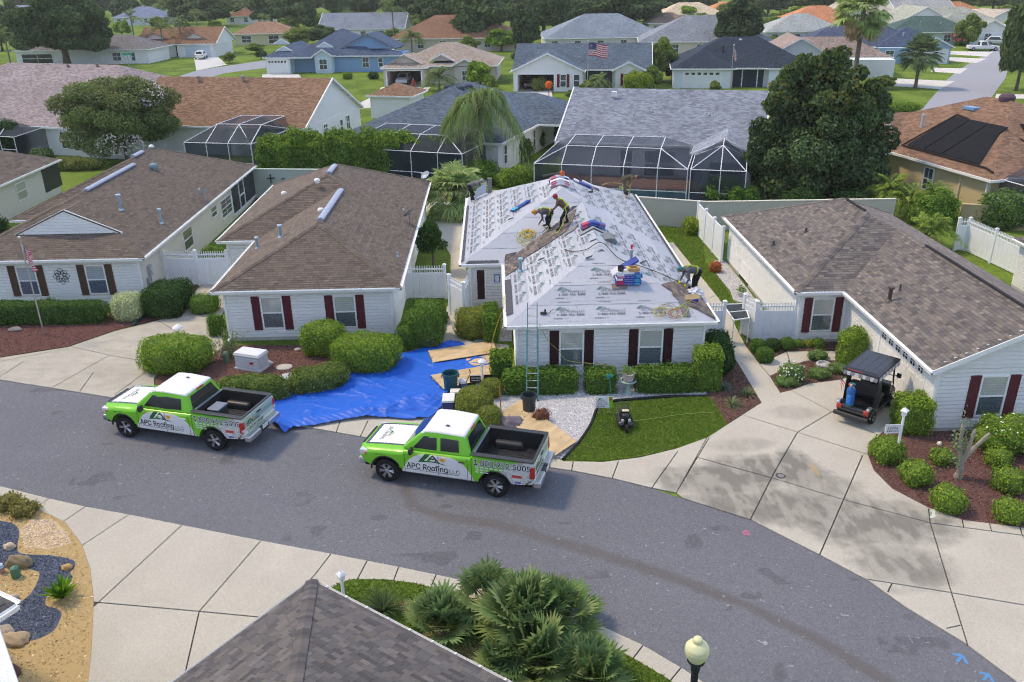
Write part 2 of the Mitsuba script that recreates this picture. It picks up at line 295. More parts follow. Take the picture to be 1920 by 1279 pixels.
# planting beds with loose stone or bark
def bed(name,pg,cols,n,size,base,top=.03,flat_=.5,label=None,zf=None):
 pg=clean(pg).difference(PAVED)
 labels[name]={'kind':'structure'}
 m=MB();m.slab(pg,.001,top,base);m.put(name,'vc')
 q=scatter_in(pg.buffer(-size*.8),n);k=len(q);m=MB()
 V=np.array([[1,0,0],[-.5,.87,0],[-.5,-.87,0],[.15,.1,1.0],[0,0,-.6]]);F=np.array([[0,1,3],[1,2,3],[2,0,3],[1,0,4],[2,1,4],[0,2,4]])
 s=RNG.uniform(.6,1.4,(k,1,1))*size;asp=RNG.uniform(.55,1.5,(k,1,3))*np.array([1,.75,flat_]);a=RNG.uniform(0,2*PI,k)
 v=V[None]*s*asp;tl=RNG.uniform(-.4,.4,(k,2));v[...,2]+=v[...,0]*tl[:,:1]+v[...,1]*tl[:,1:]
 x,y=v[...,0].copy(),v[...,1].copy();c,sn=np.cos(a)[:,None],np.sin(a)[:,None];v[...,0],v[...,1]=x*c-y*sn,x*sn+y*c
 v+=np.c_[q,np.full(k,top)][:,None]
 col=np.array(cols)[RNG.integers(0,len(cols),k)]*RNG.uniform(.7,1.25,(k,1))
 f=(F[None]+np.arange(k)[:,None,None]*5).reshape(-1,3)
 m.add(v.reshape(-1,3),f,np.repeat(col,5,0));key=child(name,'loose_cover',kind='stuff');m.put(key,'vc')
RED=[(.13,.052,.042),(.18,.075,.06),(.09,.04,.038),(.22,.11,.09),(.12,.07,.06)]
BARK=[(.16,.085,.062),(.10,.055,.045),(.21,.12,.09),(.075,.045,.04),(.15,.09,.075)]
WHITE=[(.66,.66,.68),(.52,.52,.55),(.76,.75,.74),(.40,.40,.44)]
TAN=[(.47,.35,.16),(.58,.46,.25),(.37,.26,.12),(.66,.55,.36),(.50,.37,.17),(.44,.30,.12)]
BLUE=[(.085,.105,.16),(.12,.14,.20),(.055,.07,.11),(.2,.22,.27),(.10,.12,.17)]
bed('red_mulch_bed',[(-27.05,31.83),(-23.56,32.5),(-21.34,33.34),(-18.89,34.33),(-17.57,36.06),(-16.08,37.26),(-15.59,38.47),(-15.55,40.07),(-15.64,42.05),(-17.27,43.43),(-17.04,38.84),(-18.72,37.96),(-28.87,38.04)],RED,6000,.045,(.10,.045,.04))
bed('brown_mulch_bed',[(-13.81,30.76),(-13.83,31.36),(-13.67,32.8),(-12.44,33.96),(-11.53,34.02),(-8.71,33.86),(-7.86,34.27),(-5.74,34.15),(-4.44,34.07),(-3.98,32.91),(-6.35,30.7),(-7.78,29.36),(-9.26,27.92),(-13.06,29.19)],RED+BARK,6000,.045,(.12,.06,.05))
bed('white_pebble_strip',[(-4.17,32.06),(-3.91,33.35),(-3.38,34.01),(-2.54,33.96),(-3.3,32.87)],WHITE,1400,.03,(.40,.40,.42))
PEB=[(0.47,30.57),(8.17,30.15),(7.82,28.22),(6.44,28.21),(4.18,27.94),(3.6,27.42),(3.19,26.2),(2.64,25.0),(2.05,23.93),(1.77,24.07),(0.13,26.24),(-0.83,26.68),(-1.16,28.79),(-0.67,30.63)]
bed('white_pebble_bed',PEB,WHITE,9000,.036,(.42,.42,.44))
bed('house_pebble_strip',[(-1.22,37.03),(0.67,37.26),(0.59,33.78),(-1.04,33.88)],WHITE,900,.035,(.42,.42,.44))
bed('side_bark_bed',[(7.76,28.05),(7.97,27.82),(8.04,26.03),(9.68,27.52),(9.72,32.35),(9.36,33.74),(8.29,30.14)],BARK,3500,.045,(.10,.06,.05))
bed('shrub_bark_bed',[(10.56,32.75),(10.61,30.82),(12.1,32.05),(14.15,31.99),(14.57,32.97),(11.41,33.15),(11.12,33.76)],BARK,2200,.045,(.10,.06,.05))
bed('round_bark_bed',[(10.67,29.72),(10.63,28.25),(11.09,28.49),(11.94,28.99),(13.32,29.29),(13.83,29.84),(14.21,30.82),(13.76,31.0),(12.59,31.06),(11.78,30.6)],BARK,2200,.045,(.10,.06,.05))
bed('corner_mulch_bed',[(12.47,24.52),(12.11,23.81),(11.89,22.77),(12.02,21.7),(12.64,20.69),(13.36,20.02),(14.88,19.59),(17.42,19.25),(21.51,25.16),(14.73,25.28),(14.03,25.54),(13.35,25.27)],RED+BARK,9000,.042,(.115,.06,.055))
bed('fence_pebble_strip',[(11.41,42.91),(11.52,41.51),(11.66,39.48),(11.42,37.78),(12.49,36.6),(12.59,39.81),(12.61,44.11),(12.07,44.34)],WHITE,2200,.035,(.42,.42,.44))
TANPG=clean([(-20.7,22.72)]+NEARGRAVEL_EDGE+[(-8.32,11.78),(-13.2,11.96)])
B1=[(-15.97,21.36),(-14.97,21.26),(-14.43,21.05),(-14.08,20.64),(-13.76,19.88),(-13.45,19.63),(-12.66,19.53),(-11.98,19.33),(-11.75,19.05),(-11.76,18.76),(-11.59,18.53),(-11.68,18.21),(-11.93,17.91),(-11.82,17.49),(-11.49,17.34),(-11.26,17.17),(-11.18,16.88),(-11.16,16.51),(-11.43,16.24),(-11.72,16.18),(-11.96,16.27),(-12.58,16.47),(-13.13,17.25),(-12.6,17.53),(-12.42,17.99),(-12.57,18.72),(-12.87,18.92),(-13.41,19.12),(-14.35,18.98)]
BLUEPG=clean(catmull(B1+B1[:1],3)[:-1])
bed('tan_gravel_bed',TANPG.difference(BLUEPG),TAN,9000,.036,(.40,.29,.14))
bed('pale_gravel_patch',[(-14.15,20.77),(-14.05,21.3),(-13.4,21.27),(-12.65,20.58),(-12.31,20.06),(-12.78,19.79),(-13.57,19.88)],[(.66,.52,.36),(.74,.62,.5),(.6,.47,.34)],1100,.035,(.5,.38,.22),top=.034)
bed('blue_gravel_bed',BLUEPG,BLUE,6500,.034,(.085,.10,.15),top=.034)
bed('palm_gravel_patch',[(-2.88,17.21),(-2.14,17.28),(-1.77,16.79),(-1.47,16.21),(-1.14,16.01),(-0.61,15.73),(0.14,15.18),(0.6,14.27),(-0.6,14.32),(-1.9,15.87)],TAN+[(.5,.42,.3)],3500,.036,(.36,.25,.12),top=.034)
bed('fence_soil',[(-17.24,58.78),(-3.54,55.26),(-3.39,59.93),(-1.13,63.92),(1.31,63.71),(3.33,63.53),(3.58,68.22),(-18.41,68.26)],[(.10,.07,.045),(.06,.05,.03),(.09,.10,.03)],1500,.1,(.06,.05,.03))

# lawns with blades
def lawn(name,pg,n,h=.045,z=.012,cols=((.13,.23,.03),(.18,.29,.04),(.24,.32,.07))):
 pg=clean(pg);labels[name]={'kind':'structure'}
 m=MB();m.slab(pg,.001,z+.02,(.08,.13,.02));m.put(name,'grass_ground')
 q=scatter_in(pg,n);k=len(q);a=RNG.uniform(0,2*PI,k);w=RNG.uniform(.012,.03,k);hh=RNG.uniform(.5,1.3,k)*h;ln=RNG.normal(0,.025,(k,2))
 b=np.c_[q,np.full(k,z+.02)];d=np.c_[np.cos(a)*w,np.sin(a)*w,np.zeros(k)]
 v=np.stack([b-d,b+d,b+np.c_[ln,hh]],1).reshape(-1,3)
 col=np.array(cols)[RNG.integers(0,len(cols),k)]*RNG.uniform(.75,1.25,(k,1))
 MB().add(v,np.arange(3*k).reshape(-1,3),np.repeat(col,3,0)).put(child(name,'grass',kind='stuff'),'leaf')
lawn('front_lawn',[(3.63,27.33),(4.16,27.77),(6.41,28.04),(7.31,28.21),(7.74,28.14),(7.94,27.87),(7.98,25.96),(7.18,25.14),(6.14,24.55),(4.6,23.97),(3.33,23.76),(2.06,23.92),(2.72,25.0),(3.25,26.16)],26000)
lawn('side_lawn',[(9.88,51.38),(13.28,50.63),(12.07,47.13),(11.5,44.19),(11.59,42.37),(11.58,39.88),(11.36,38.22),(11.87,37.61),(10.82,33.19),(10.54,32.75),(10.84,37.11),(10.51,48.1)],16000)
lawn('near_lawn',LAWN_EDGE+[(2.19,12.64),(-2.81,12.83),(-4.57,17.91)],30000)
# edging of the front lawn
key=thing('lawn_edging','black plastic edging strip curving between white pebbles and front lawn','edging')
MB().tube([(x,y,.05)for x,y in catmull([(7.9,28.13),(6.43,28.16),(5.26,28.05),(4.18,27.89),(3.6,27.42),(3.24,26.27),(2.68,25.0),(2.04,23.89)],5)],.055,(.02,.022,.025),6).put(key,'vc',50)
# far streets
def far_sheet(key,pg,z,bsdf,col=(.3,.3,.3)):return sheet(key,pg,z,bsdf,col)
scene['far_concrete']=two(pr((.46,.45,.44),.9,.2));scene['far_asphalt']=two(pr((.24,.25,.29),.9,.2))
sheet('far_street',[(-45.75,115.15),(-47.49,132.6),(-51.47,146.14),(-51.29,155.29),(-48.55,161.24),(-44.11,170.53),(-32.02,177.14),(-30.23,179.15),(-28.91,170.9),(-40.55,156.12),(-45.06,149.11),(-45.58,140.64),(-42.87,125.68),(-39.68,109.55)],.006,'far_asphalt')
sheet('right_street',[(39.94,83.1),(48.6,96.92),(57.95,112.23),(64.64,123.2),(72.79,135.61),(81.06,147.1),(88.12,156.77),(93.02,163.6),(98.63,172.26),(101.63,171.6),(94.2,158.81),(83.68,141.18),(73.32,123.81),(61.9,106.44),(50.43,88.39),(46.42,82.37)],.008,'far_asphalt')
FAR_PAVED=[('blue_house_driveway',[(-35.99,137.68),(-30.34,140.43),(-31.77,145.29),(-37.95,146.31)]),('brown_house_driveway',[(-51.38,154.42),(-48.91,164.22),(-56.24,183.09),(-59.61,179.02)]),('beige_house_driveway',[(-17.58,104.5),(-10.13,107.1),(-8.78,124.92),(-15.88,125.97),(-15.87,116.24)]),('flag_house_driveway',[(0.92,98.07),(7.36,103.48),(7.94,117.79),(2.45,117.46)]),('verge_walk',[(52.89,117.52),(58.33,112.72),(64.35,120.67),(58.0,124.92),(55.04,123.41)]),('verge_walk',[(66.8,132.74),(69.55,129.31),(74.32,136.14),(69.65,137.77)]),('verge_walk',[(75.78,150.0),(79.61,143.69),(84.93,150.21),(78.81,155.44)]),('verge_walk',[(81.6,161.37),(86.91,153.85),(92.81,162.48),(84.64,166.53)]),('verge_walk',[(60.65,103.7),(67.54,101.83),(69.75,105.35),(62.79,107.32)])]
for nm,l in FAR_PAVED:sheet(numbered(nm),l,.012,'far_concrete')

# ---------------------------------------------------------------- roofs: planes cut out of overlapping hip and gable solids
def clip_half(pg,a,b,c):
 "the part of a convex polygon where a x + b y + c <= 0"
 p=list(pg);out=[]
 for i in range(len(p)):
  q,r=p[i],p[(i+1)%len(p)];d0,d1=a*q[0]+b*q[1]+c,a*r[0]+b*r[1]+c
  if d0<=0:out.append(q)
  if(d0<0<d1)or(d1<0<d0):
   t=d0/(d0-d1);out.append((q[0]+t*(r[0]-q[0]),q[1]+t*(r[1]-q[1])))
 return out
class Hip:
 "a roof over x0..x1, y0..y1 from the eave height ze; hips: which of w e s n slope (others are gable ends)"
 def __init__(s,x0,x1,y0,y1,ze=2.45,k=.45,hips='wesn'):
  s.rect=[(x0,y0),(x1,y0),(x1,y1),(x0,y1)];s.ze,s.k=ze,k
  al={'w':(k,0,ze-k*x0),'e':(-k,0,ze+k*x1),'s':(0,k,ze-k*y0),'n':(0,-k,ze+k*y1)}
  s.planes=[al[c]for c in hips]
def roof_faces(solids):
 "[(plan polygon, plane)] of the upper envelope"
 out=[]
 for i,s in enumerate(solids):
  for j,p in enumerate(s.planes):
   pg=s.rect
   for q in s.planes:
    if q is not p and len(pg)>2:pg=clip_half(pg,p[0]-q[0],p[1]-q[1],p[2]-q[2])
   if len(pg)<3:continue
   g=Polygon(pg)
   for i2,o in enumerate(solids):
    if i2==i or not g.area:continue
    e=1e-4 if i2>i else-1e-4;cut=o.rect
    for q in o.planes:
     if len(cut)>2:cut=clip_half(cut,p[0]-q[0],p[1]-q[1],p[2]-q[2]-e)
    if len(cut)>2:g=g.difference(Polygon(cut).buffer(1e-6))
   for gg in geoms(g):
    if gg.area>.05:out.append((gg.simplify(.004),p))
 return out
def zof(p,x,y):return p[0]*x+p[1]*y+p[2]
def frame(p):
 "(origin, along the eave, up the slope, normal) of a roof plane"
 g=np.array([p[0],p[1]]);L=np.linalg.norm(g);s=np.array([g[0]/L,g[1]/L,L]);s/=np.linalg.norm(s)
 n=np.array([-p[0],-p[1],1.0]);n/=np.linalg.norm(n);t=np.cross(s,n)
 return np.array([0,0,p[2]]),t,s,n
def to_uv(pg,p):
 o,t,s,n=frame(p)
 def m(x,y):
  q=np.stack([np.asarray(x),np.asarray(y),zof(p,np.asarray(x),np.asarray(y))],-1)-o
  return q@t,q@s
 import shapely as sh
 return sh.transform(pg,lambda c:np.stack(m(c[:,0],c[:,1]),-1))
def deck(m,faces,col,th=.13):
 for g,p in faces:
  v,f=flat(g,0);top=v.copy();top[:,2]=zof(p,v[:,0],v[:,1]);m.add(top,f,col)
  for ring in[g.exterior]:
   c=np.array(ring.coords)[:-1];z=zof(p,c[:,0],c[:,1]);k=len(c);i=np.arange(k);j=(i+1)%k
   m.add(np.vstack([np.c_[c,z],np.c_[c,z-th]]),np.vstack([np.c_[i,i+k,j+k],np.c_[i,j+k,j]]),col)
  b=top-[0,0,th];m.add(b,f[:,::-1],(.6,.6,.6))
def shingle_set(faces,cols,tab=.30,course=.143,lift=.022,off=0.0,rng=None,jag=0.0):
 "every shingle of the faces as (vertices, triangles, colour), laid in courses"
 rng=rng or RNG;out=[]
 for g,p in faces:
  o,t,s,n=frame(p);u=to_uv(g,p);u0,v0,u1,v1=u.bounds;prep=shapely.prepare(u)
  rows=int(math.ceil((v1-v0)/course))
  for r in range(rows):
   a,b=v0+r*course,v0+(r+1)*course+.02;x=u0-tab*(.5*(r%2)+rng.uniform(0,.25));cuts=[x]
   while x<u1:x+=tab*rng.choice([.6,.85,1.0,1.25]);cuts.append(x)
   c=np.array(cuts);bxs=shapely.box(c[:-1]+.004,a,c[1:]-.004,b);inside=shapely.contains(u,bxs);hit=shapely.intersects(u,bxs)
   for q,full,h in zip(bxs,inside,hit):
    if not h:continue
    if full:ring=np.array(q.exterior.coords)[:-1][::-1];
    else:
     y=q.intersection(u)
     if y.geom_type!='Polygon' or y.area<.003:continue
     ring=np.array(y.convex_hull.exterior.coords)[:-1]
    if np.sum(ring[:,0]*np.roll(ring[:,1],-1)-ring[:,1]*np.roll(ring[:,0],-1))<0:ring=ring[::-1]
    k=len(ring);hgt_=off+lift*(1-.8*np.clip((ring[:,1]-a)/course,0,1))
    top=o+ring[:,:1]*t+ring[:,1:]*s+hgt_[:,None]*n;low=o+ring[:,:1]*t+ring[:,1:]*s+(off-.004)*n
    i=np.arange(k);j=(i+1)%k
    f=np.vstack([np.c_[np.zeros(k-2,int),i[1:-1],i[2:]],np.c_[i,i+k,j+k],np.c_[i,j+k,j]])
    col=np.array(cols[rng.integers(len(cols))])*rng.uniform(.86,1.14)
    out.append((np.vstack([top,low]),f,col))
 return out
def put_shingles(roof,sh,near=300,eye=(0,0,14.77),bsdf='vc'):
 d=[np.linalg.norm(v.mean(0)-eye)for v,f,c in sh];order=np.argsort(d)
 vis=[i for i in order]
 for i in vis[:near]:MB().add(*sh[i]).put(child(roof,'shingle'),bsdf)
 rest=vis[near:]
 if len(rest):
  m=MB()
  for i in rest:m.add(*sh[i])
  m.put(child(roof,'shingle_field',kind='stuff'),bsdf)
def caps(roof,a,b,cols,w=.15,step=.2,off=.02,up=.45,kind='stuff'):
 "ridge or hip cap shingles from a (low end) to b, as one part"
 a,b=np.array(a,float),np.array(b,float);L=np.linalg.norm(b-a);d=(b-a)/L;sd=np.cross(d,[0,0,1]);sd/=np.linalg.norm(sd);up_=np.cross(sd,d)
 m=MB();k=int(L/step)
 flatd=up*(1 if abs(d[2])<.05 else .68)
 for i in range(k):
  p,q=a+d*i*step,a+d*(i+1.25)*step;l0,l1=off+.022,off+.006
  dn=np.array([0,0,-w*flatd])
  v=[p-sd*w+dn+up_*l0,p+up_*l0,p+sd*w+dn+up_*l0,q-sd*w+dn+up_*l1,q+up_*l1,q+sd*w+dn+up_*l1,
             p-sd*w+dn,p,p+sd*w+dn]
  m.add(v,[[0,1,4],[0,4,3],[1,2,5],[1,5,4],[6,7,1],[6,1,0],[7,8,2],[7,2,1]],np.array(cols[R_.randrange(len(cols))])*R_.uniform(.85,1.1))
 m.put(child(roof,'ridge_cap',kind=kind),'vc')
WHT=(.74,.75,.76);TRIM=(.78,.79,.80)
def gutter(m,a,b,z=2.45,out=(0,-1),col=TRIM):
 a,b,o=np.array(a),np.array(b),np.array(out,float);d=(b-a)/np.linalg.norm(b-a);n3=np.array([o[0],o[1],0])
 prof=[(0,-.13),(.10,-.13),(.13,-.02),(.13,.0),(.115,.0),(.10,-.035),(.005,-.035),(0,0)]
 v=[]
 for e in(a-d*.02,b+d*.02):
  for x,y in prof:v.append([e[0]+o[0]*x,e[1]+o[1]*x,z+y])
 k=len(prof);i=np.arange(k);j=(i+1)%k
 m.add(v,np.vstack([np.c_[i,j,j+k],np.c_[i,j+k,i+k]]),col)
def downspout(m,x,y,z0=.1,z1=2.3,kick=(0,-1),col=TRIM):
 m.bx(x-.04,x+.04,y-.03,y+.03,z0+.05,z1,col);m.box((x+kick[0]*.14,y+kick[1]*.14,z0+.04),(.08+abs(kick[0])*.25,.06+abs(kick[1])*.25,.07),col)
def siding(wall,a,b,z0,z1,holes=(),out=(0,-1),exp=.15,col=WHT,zmax=None,boards=True,bsdf='vc'):
 "lap boards on the wall from a to b; holes (u0, u1, z0, z1) along it; zmax(u) for gables"
 a,b,o=np.array(a,float),np.array(b,float),np.array(out,float);L=np.linalg.norm(b-a);d=(b-a)/L
 k=int(math.ceil((z1-z0)/exp));whole=MB()
 for r in range(k):
  lo,hi=z0+r*exp,min(z0+(r+1)*exp,z1);iv=[(0.0,L)]
  for h in holes:
   if h[2]<hi-.01 and h[3]>lo+.01:iv=[x for s,e in iv for x in((s,min(e,h[0])),(max(s,h[1]),e))if x[1]-x[0]>.03]
  if zmax:
   us=np.linspace(0,L,200);ok=us[[zmax(u)>(lo+hi)/2 for u in us]]
   if len(ok)<2:continue
   iv=[(max(s,ok[0]),min(e,ok[-1]))for s,e in iv if min(e,ok[-1])-max(s,ok[0])>.03]
  for s,e in iv:
   v=[]
   for u in(s,e):
    for off,z in((.002,lo),(.034,lo),(.034,hi-.02),(.002,hi-.02)):q=a+d*u;v.append([q[0]+o[0]*off,q[1]+o[1]*off,z])
   f=np.array([[0,1,5],[0,5,4],[1,2,6],[1,6,5],[2,3,7],[2,7,6],[0,3,2],[0,2,1],[4,5,6],[4,6,7]])
   c=np.array(col)*R_.uniform(.965,1.02)
   (MB().add(v,f,c).put(child(wall,'siding_board'),bsdf)if boards else whole.add(v,f,c))
 if not boards:whole.put(child(wall,'siding_field',kind='stuff'),bsdf)
def window(house,c,w,h,out=(0,-1),shutters=None,blind=(.50,.52,.50),low=(.11,.145,.165),sh_col=(.095,.02,.028),grid=False,label=None,depth=.05,near=True,sw=.36):
 "a double-hung window centred at c on a wall whose outside is out"
 o=np.array([out[0],out[1],0.0]);d=np.array([-out[1],out[0],0.0]);c=np.array(c,float);rm=np.stack([d,-o,[0,0,1.0]],1)
 def B(m,u,v,off,su,sv,th,col):m.box(c+d*u+o*off+np.array([0,0,v]),(su,th,sv),col,rm=rm)
 k=child(house,'window',label);fr=MB();t=.055
 for u in(-w/2+t/2,w/2-t/2):B(fr,u,0,depth/2,t,h,depth,TRIM)
 for v in(-h/2+t/2,h/2-t/2,0):B(fr,0,v,depth/2-.003,w-2*t,t*(.8 if v==0 else 1),depth-.006,TRIM)
 if grid:
  for sgn in(-1,1):
   B(fr,0,sgn*h/4,depth/2,.02,h/2-t,.02,TRIM)
   B(fr,0,sgn*h/4,depth/2-.002,w-2*t,.02,.016,TRIM)
 fr.put(k+'__frame' if False else child(k,'frame'),'vc_satin')
 for sgn,nm,colr in((1,'upper_pane',blind),(-1,'lower_pane',low)):
  g=MB();q=[c+d*(su*(w/2-t))+o*(.022 if sgn>0 else .016)+np.array([0,0,sgn*h/4+sv*(h/4-t/2)])for su,sv in((-1,-1),(1,-1),(1,1),(-1,1))]
  if near:
   g.add(q,[[0,1,2],[0,2,3]],(1,1,1));g.put(child(k,nm),'glass_pane')
   bl=MB();n_=int((h/2)/.05)
   for i in range(n_):B(bl,0,sgn*h/4+(i+.5-n_/2)*.05,.006,w-2*t,.046,.004,np.array(colr)*(1-.12*(i%2)))
   bl.put(child(k,'blind'),'vc')
  else:g.add(q,[[0,1,2],[0,2,3]],colr);g.put(child(k,nm),'vc_gloss')
 if shutters:
  for sgn in(-1,1):
   m=MB();u=sgn*(w/2+sw/2+.02)
   B(m,u,0,.028,sw,h+.06,.045,sh_col)
   for e in(-1,1):B(m,u+e*(sw/2-.03),0,.055,.05,h+.06,.014,np.array(sh_col)*1.1)
   for v in(-1,0,1):B(m,u,v*(h/2),.055,sw-.12,.08,.012,np.array(sh_col)*1.1)
   m.put(child(house,'shutter'),'vc')
 return k
def vent_pipe(house,base,hgt_,r=.06,col=(.25,.34,.42),cap=True,name='vent_pipe',flash=True):
 m=MB();b=np.array(base,float);m.tube([b-[0,0,.1],b+[0,0,hgt_]],r,col,12)
 if cap:m.lathe([(0,hgt_+.03),(r*1.7,hgt_),(r*1.7,hgt_-.07),(r,hgt_-.08)][::-1],b,np.array(col)*1.6,12)
 if flash:m.lathe([(r*2.2,.0),(r*1.1,.10)],b,np.array(col)*1.3,12)
 return m.put(child(house,name),'vc_satin',40)
def dome_vent(house,p,r=.17,col=(.75,.75,.74)):
 m=MB();m.lathe([(r*.7,-.05),(r*.7,.06),(r,.06),(r,.10),(r*.8,.17),(r*.4,.205),(0,.215)],p,col,16);m.put(child(house,'roof_vent'),'vc_satin',40)
def ridge_vent(house,a,b,col=(.32,.36,.48),w=.16):
 a,b=np.array(a,float),np.array(b,float);d=(b-a)/np.linalg.norm(b-a);s=np.cross(d,[0,0,1]);m=MB();v=[]
 for e in(a,b):
  for x,z in((-w,-.02),(-w,.05),(-w*.5,.10),(0,.115),(w*.5,.10),(w,.05),(w,-.02)):v.append(e+s*x+[0,0,z])
 i=np.arange(7);j=(i+1)%7
 m.add(v,np.vstack([np.c_[i,j,j+7],np.c_[i,j+7,i+7],[[0,2,1],[0,3,2],[0,4,3],[0,5,4],[0,6,5],[7,8,9],[7,9,10],[7,10,11],[7,11,12],[7,12,13]]]),col);m.put(child(house,'ridge_vent'),'vc_satin')
def sat_dish(label,p,az=2.4,col=(.33,.38,.46)):
 k=thing('satellite_dish',label,'satellite dish','satellite dishes on the brown roofs');p=np.array(p,float);m=MB()
 r=rz(az)@ry(.75);prof=[(0,0),(.12,.012),(.22,.04),(.30,.08),(.31,.078),(.22,.03),(0,-.012)]
 c=p+[0,0,.55];m.lathe(prof,c,col,20,rm=r);m.put(child(k,'dish'),'vc_satin',40)
 m=MB();m.tube([p,p+[0,0,.5]],.025,col,8);m.tube([p+[0,0,.2],c+r@[0,0,-.02]],.025,col,8);m.put(child(k,'mast'),'vc_satin',40)
 m=MB();e=c+r@np.array([.12,0,.38]);m.tube([c+r@np.array([.3,0,.06]),e],.015,col,6);m.box(e,(.07,.1,.07),(.6,.6,.6));m.put(child(k,'receiver_arm'),'vc_satin')
BROWN=[sgb(104,95,88),sgb(98,89,83),sgb(109,99,92),sgb(92,84,79),sgb(102,93,87),sgb(106,96,87)]
GREYB=[sgb(112,106,104),sgb(101,96,96),sgb(122,115,111),sgb(91,87,88),sgb(106,101,100),sgb(116,109,104)]
DARKG=[sgb(97,94,95),sgb(88,86,88),sgb(105,101,101),sgb(80,78,81),sgb(100,95,93),sgb(92,89,91)]
def core_walls(house,m,pts,z1=2.42,col=WHT):
 m.slab(Polygon(pts),0,z1,col)
def std_solids(xr,y0,back=20.2):return[Hip(xr-8.02,xr,y0,y0+16,hips='wes'),Hip(xr-10,xr,y0+7.55,y0+back)]
def std_lines(xr,y0,back=20.2):
 "hip and ridge lines, low end first"
 k,z=.45,2.45;a=xr-4.01,y0+4.01;zr=z+k*4.01;c=xr-5,y0+12.55;zr2=z+k*5;cb=xr-5,y0+back-5
 return[((xr-8.02,y0,z),(*a,zr)),((xr,y0,z),(*a,zr)),((*a,zr),(xr-4.01,y0+11.5,zr)),((xr-10,y0+7.55,z),(*c,zr2)),((*c,zr2),(*cb,zr2)),((xr-10,y0+back,z),(*cb,zr2)),((xr,y0+back,z),(*cb,zr2)),((xr-4.01,y0+11.56,zr),(*c,zr2))]
def std_walls(xr,y0,back=20.2):
 o=.32
 return[(xr-8.02+o,y0+o),(xr-o,y0+o),(xr-o,y0+back-o),(xr-10+o,y0+back-o),(xr-10+o,y0+7.55+o),(xr-8.02+o,y0+7.55+o)]
def wl(house,a,b,z0=.16,z1=2.36,holes=(),out=(0,-1),col=WHT,boards=True,zmax=None,label=None,corner=True):
 "a wall part with its lap boards and corner posts"
 k=child(house,'wall',label);m=MB();d=np.array(b,float)-np.array(a,float);L=np.linalg.norm(d);d/=L
 if corner:
  for e,sg in((np.array(a),1),(np.array(b),-1)):
   q=e+d*sg*.045+np.array(out)*.012;m.box((q[0],q[1],(z0+z1)/2),(.09*abs(d[0])+.03*abs(out[0]),.09*abs(d[1])+.03*abs(out[1]),z1-z0),TRIM)
 zb=MB();q=(np.array(a)+np.array(b))/2+np.array(out)*.01;m.box((q[0],q[1],z0/2),(L*abs(d[0])+.02*abs(out[0]),L*abs(d[1])+.02*abs(out[1]),z0),(.42,.42,.42))
 m.put(k,'vc');siding(k,np.array(a)+d*.09,np.array(b)-d*.09,z0,z1,[(h[0]-.09,h[1]-.09,h[2],h[3])for h in holes],out,col=col,boards=boards,zmax=zmax)
 return k
def hole(c,w,h,a0):return(c[0]-w/2-a0,c[0]+w/2-a0,c[1]-h/2,c[1]+h/2)

# ---------------------------------------------------------------- the house with maroon shutters (second from the left)
def mid(p,q):return((p[0]+q[0])/2,(p[1]+q[1])/2)
BX,BY=-4.21,34.25
hB=thing('house','white bungalow with brown roof and bright maroon shutters left of the blue tarp','house','bungalows along the street')
m=MB();core_walls(hB,m,std_walls(BX,BY));m.put(child(hB,'wall'),'vc')
w1,w2=mid((-10.34,0.51),(-9.36,2.07)),mid((-7.14,0.51),(-6.21,2.03))
fx0,fx1,fy=BX-8.02+.32,BX-.32,BY+.32
wl(hB,(fx0,fy),(fx1,fy),holes=[hole(w,.95,1.5,fx0)for w in(w1,w2)])
for w in(w1,w2):window(hB,(w[0],fy,w[1]),.95,1.5,shutters=True)
wl(hB,(BX-10+.32,BY+7.87),(BX-8.02+.32,BY+7.87));window(hB,(BX-8.3,BY+7.87,1.5),.6,.9)
fB=roof_faces(std_solids(BX,BY));rB=child(hB,'roof');m=MB();deck(m,fB,(.11,.095,.085));m.put(rB,'vc')
put_shingles(rB,shingle_set(fB,BROWN),300)
for a,b in std_lines(BX,BY):caps(rB,a,b,BROWN)
m=MB();gutter(m,(BX-8.02,BY),(BX,BY));gutter(m,(BX,BY),(BX,BY+20.2),out=(1,0));gutter(m,(BX-8.02,BY+7.55),(BX-8.02,BY),out=(-1,0));gutter(m,(BX-10,BY+7.55),(BX-8.02,BY+7.55));gutter(m,(BX-10,BY+20.2),(BX-10,BY+7.55),out=(-1,0))
downspout(m,fx0+.06,fy-.05);downspout(m,fx1-.12,fy-.05);m.put(child(hB,'gutter'),'vc_satin')
ridge_vent(hB,(BX-4.01,38.75,4.27),(BX-4.01,44.7,4.27));ridge_vent(hB,(BX-5,46.9,4.72),(BX-5,48.9,4.72))
kB=.45
def on(face,x,y):return(x,y,zof(face,x,y))
PBL,PBL2,PBR=(.45,0,2.45-.45*(BX-8.02)),(.45,0,2.45-.45*(BX-10)),(-.45,0,2.45+.45*BX)
vent_pipe(hB,(-10.3,39.26,3.32),.62,.07);vent_pipe(hB,(-11.47,39.24,2.79),.58,.06)
dome_vent(hB,(-8.61,40.98,4.08));dome_vent(hB,(-9.63,45.67,4.51));dome_vent(hB,(-11.85,47.07,3.51))
vent_pipe(hB,(-4.63,37.99,2.64),.22,.04,cap=False)
sat_dish('grey satellite dish on the rear right eave of the maroon shuttered bungalow',(-4.38,53.46,2.49),az=3.9)
sat_dish('dark satellite dish halfway along the right eave of the maroon shuttered bungalow',(-4.57,43.67,2.61),az=2.6,col=(.16,.18,.21))

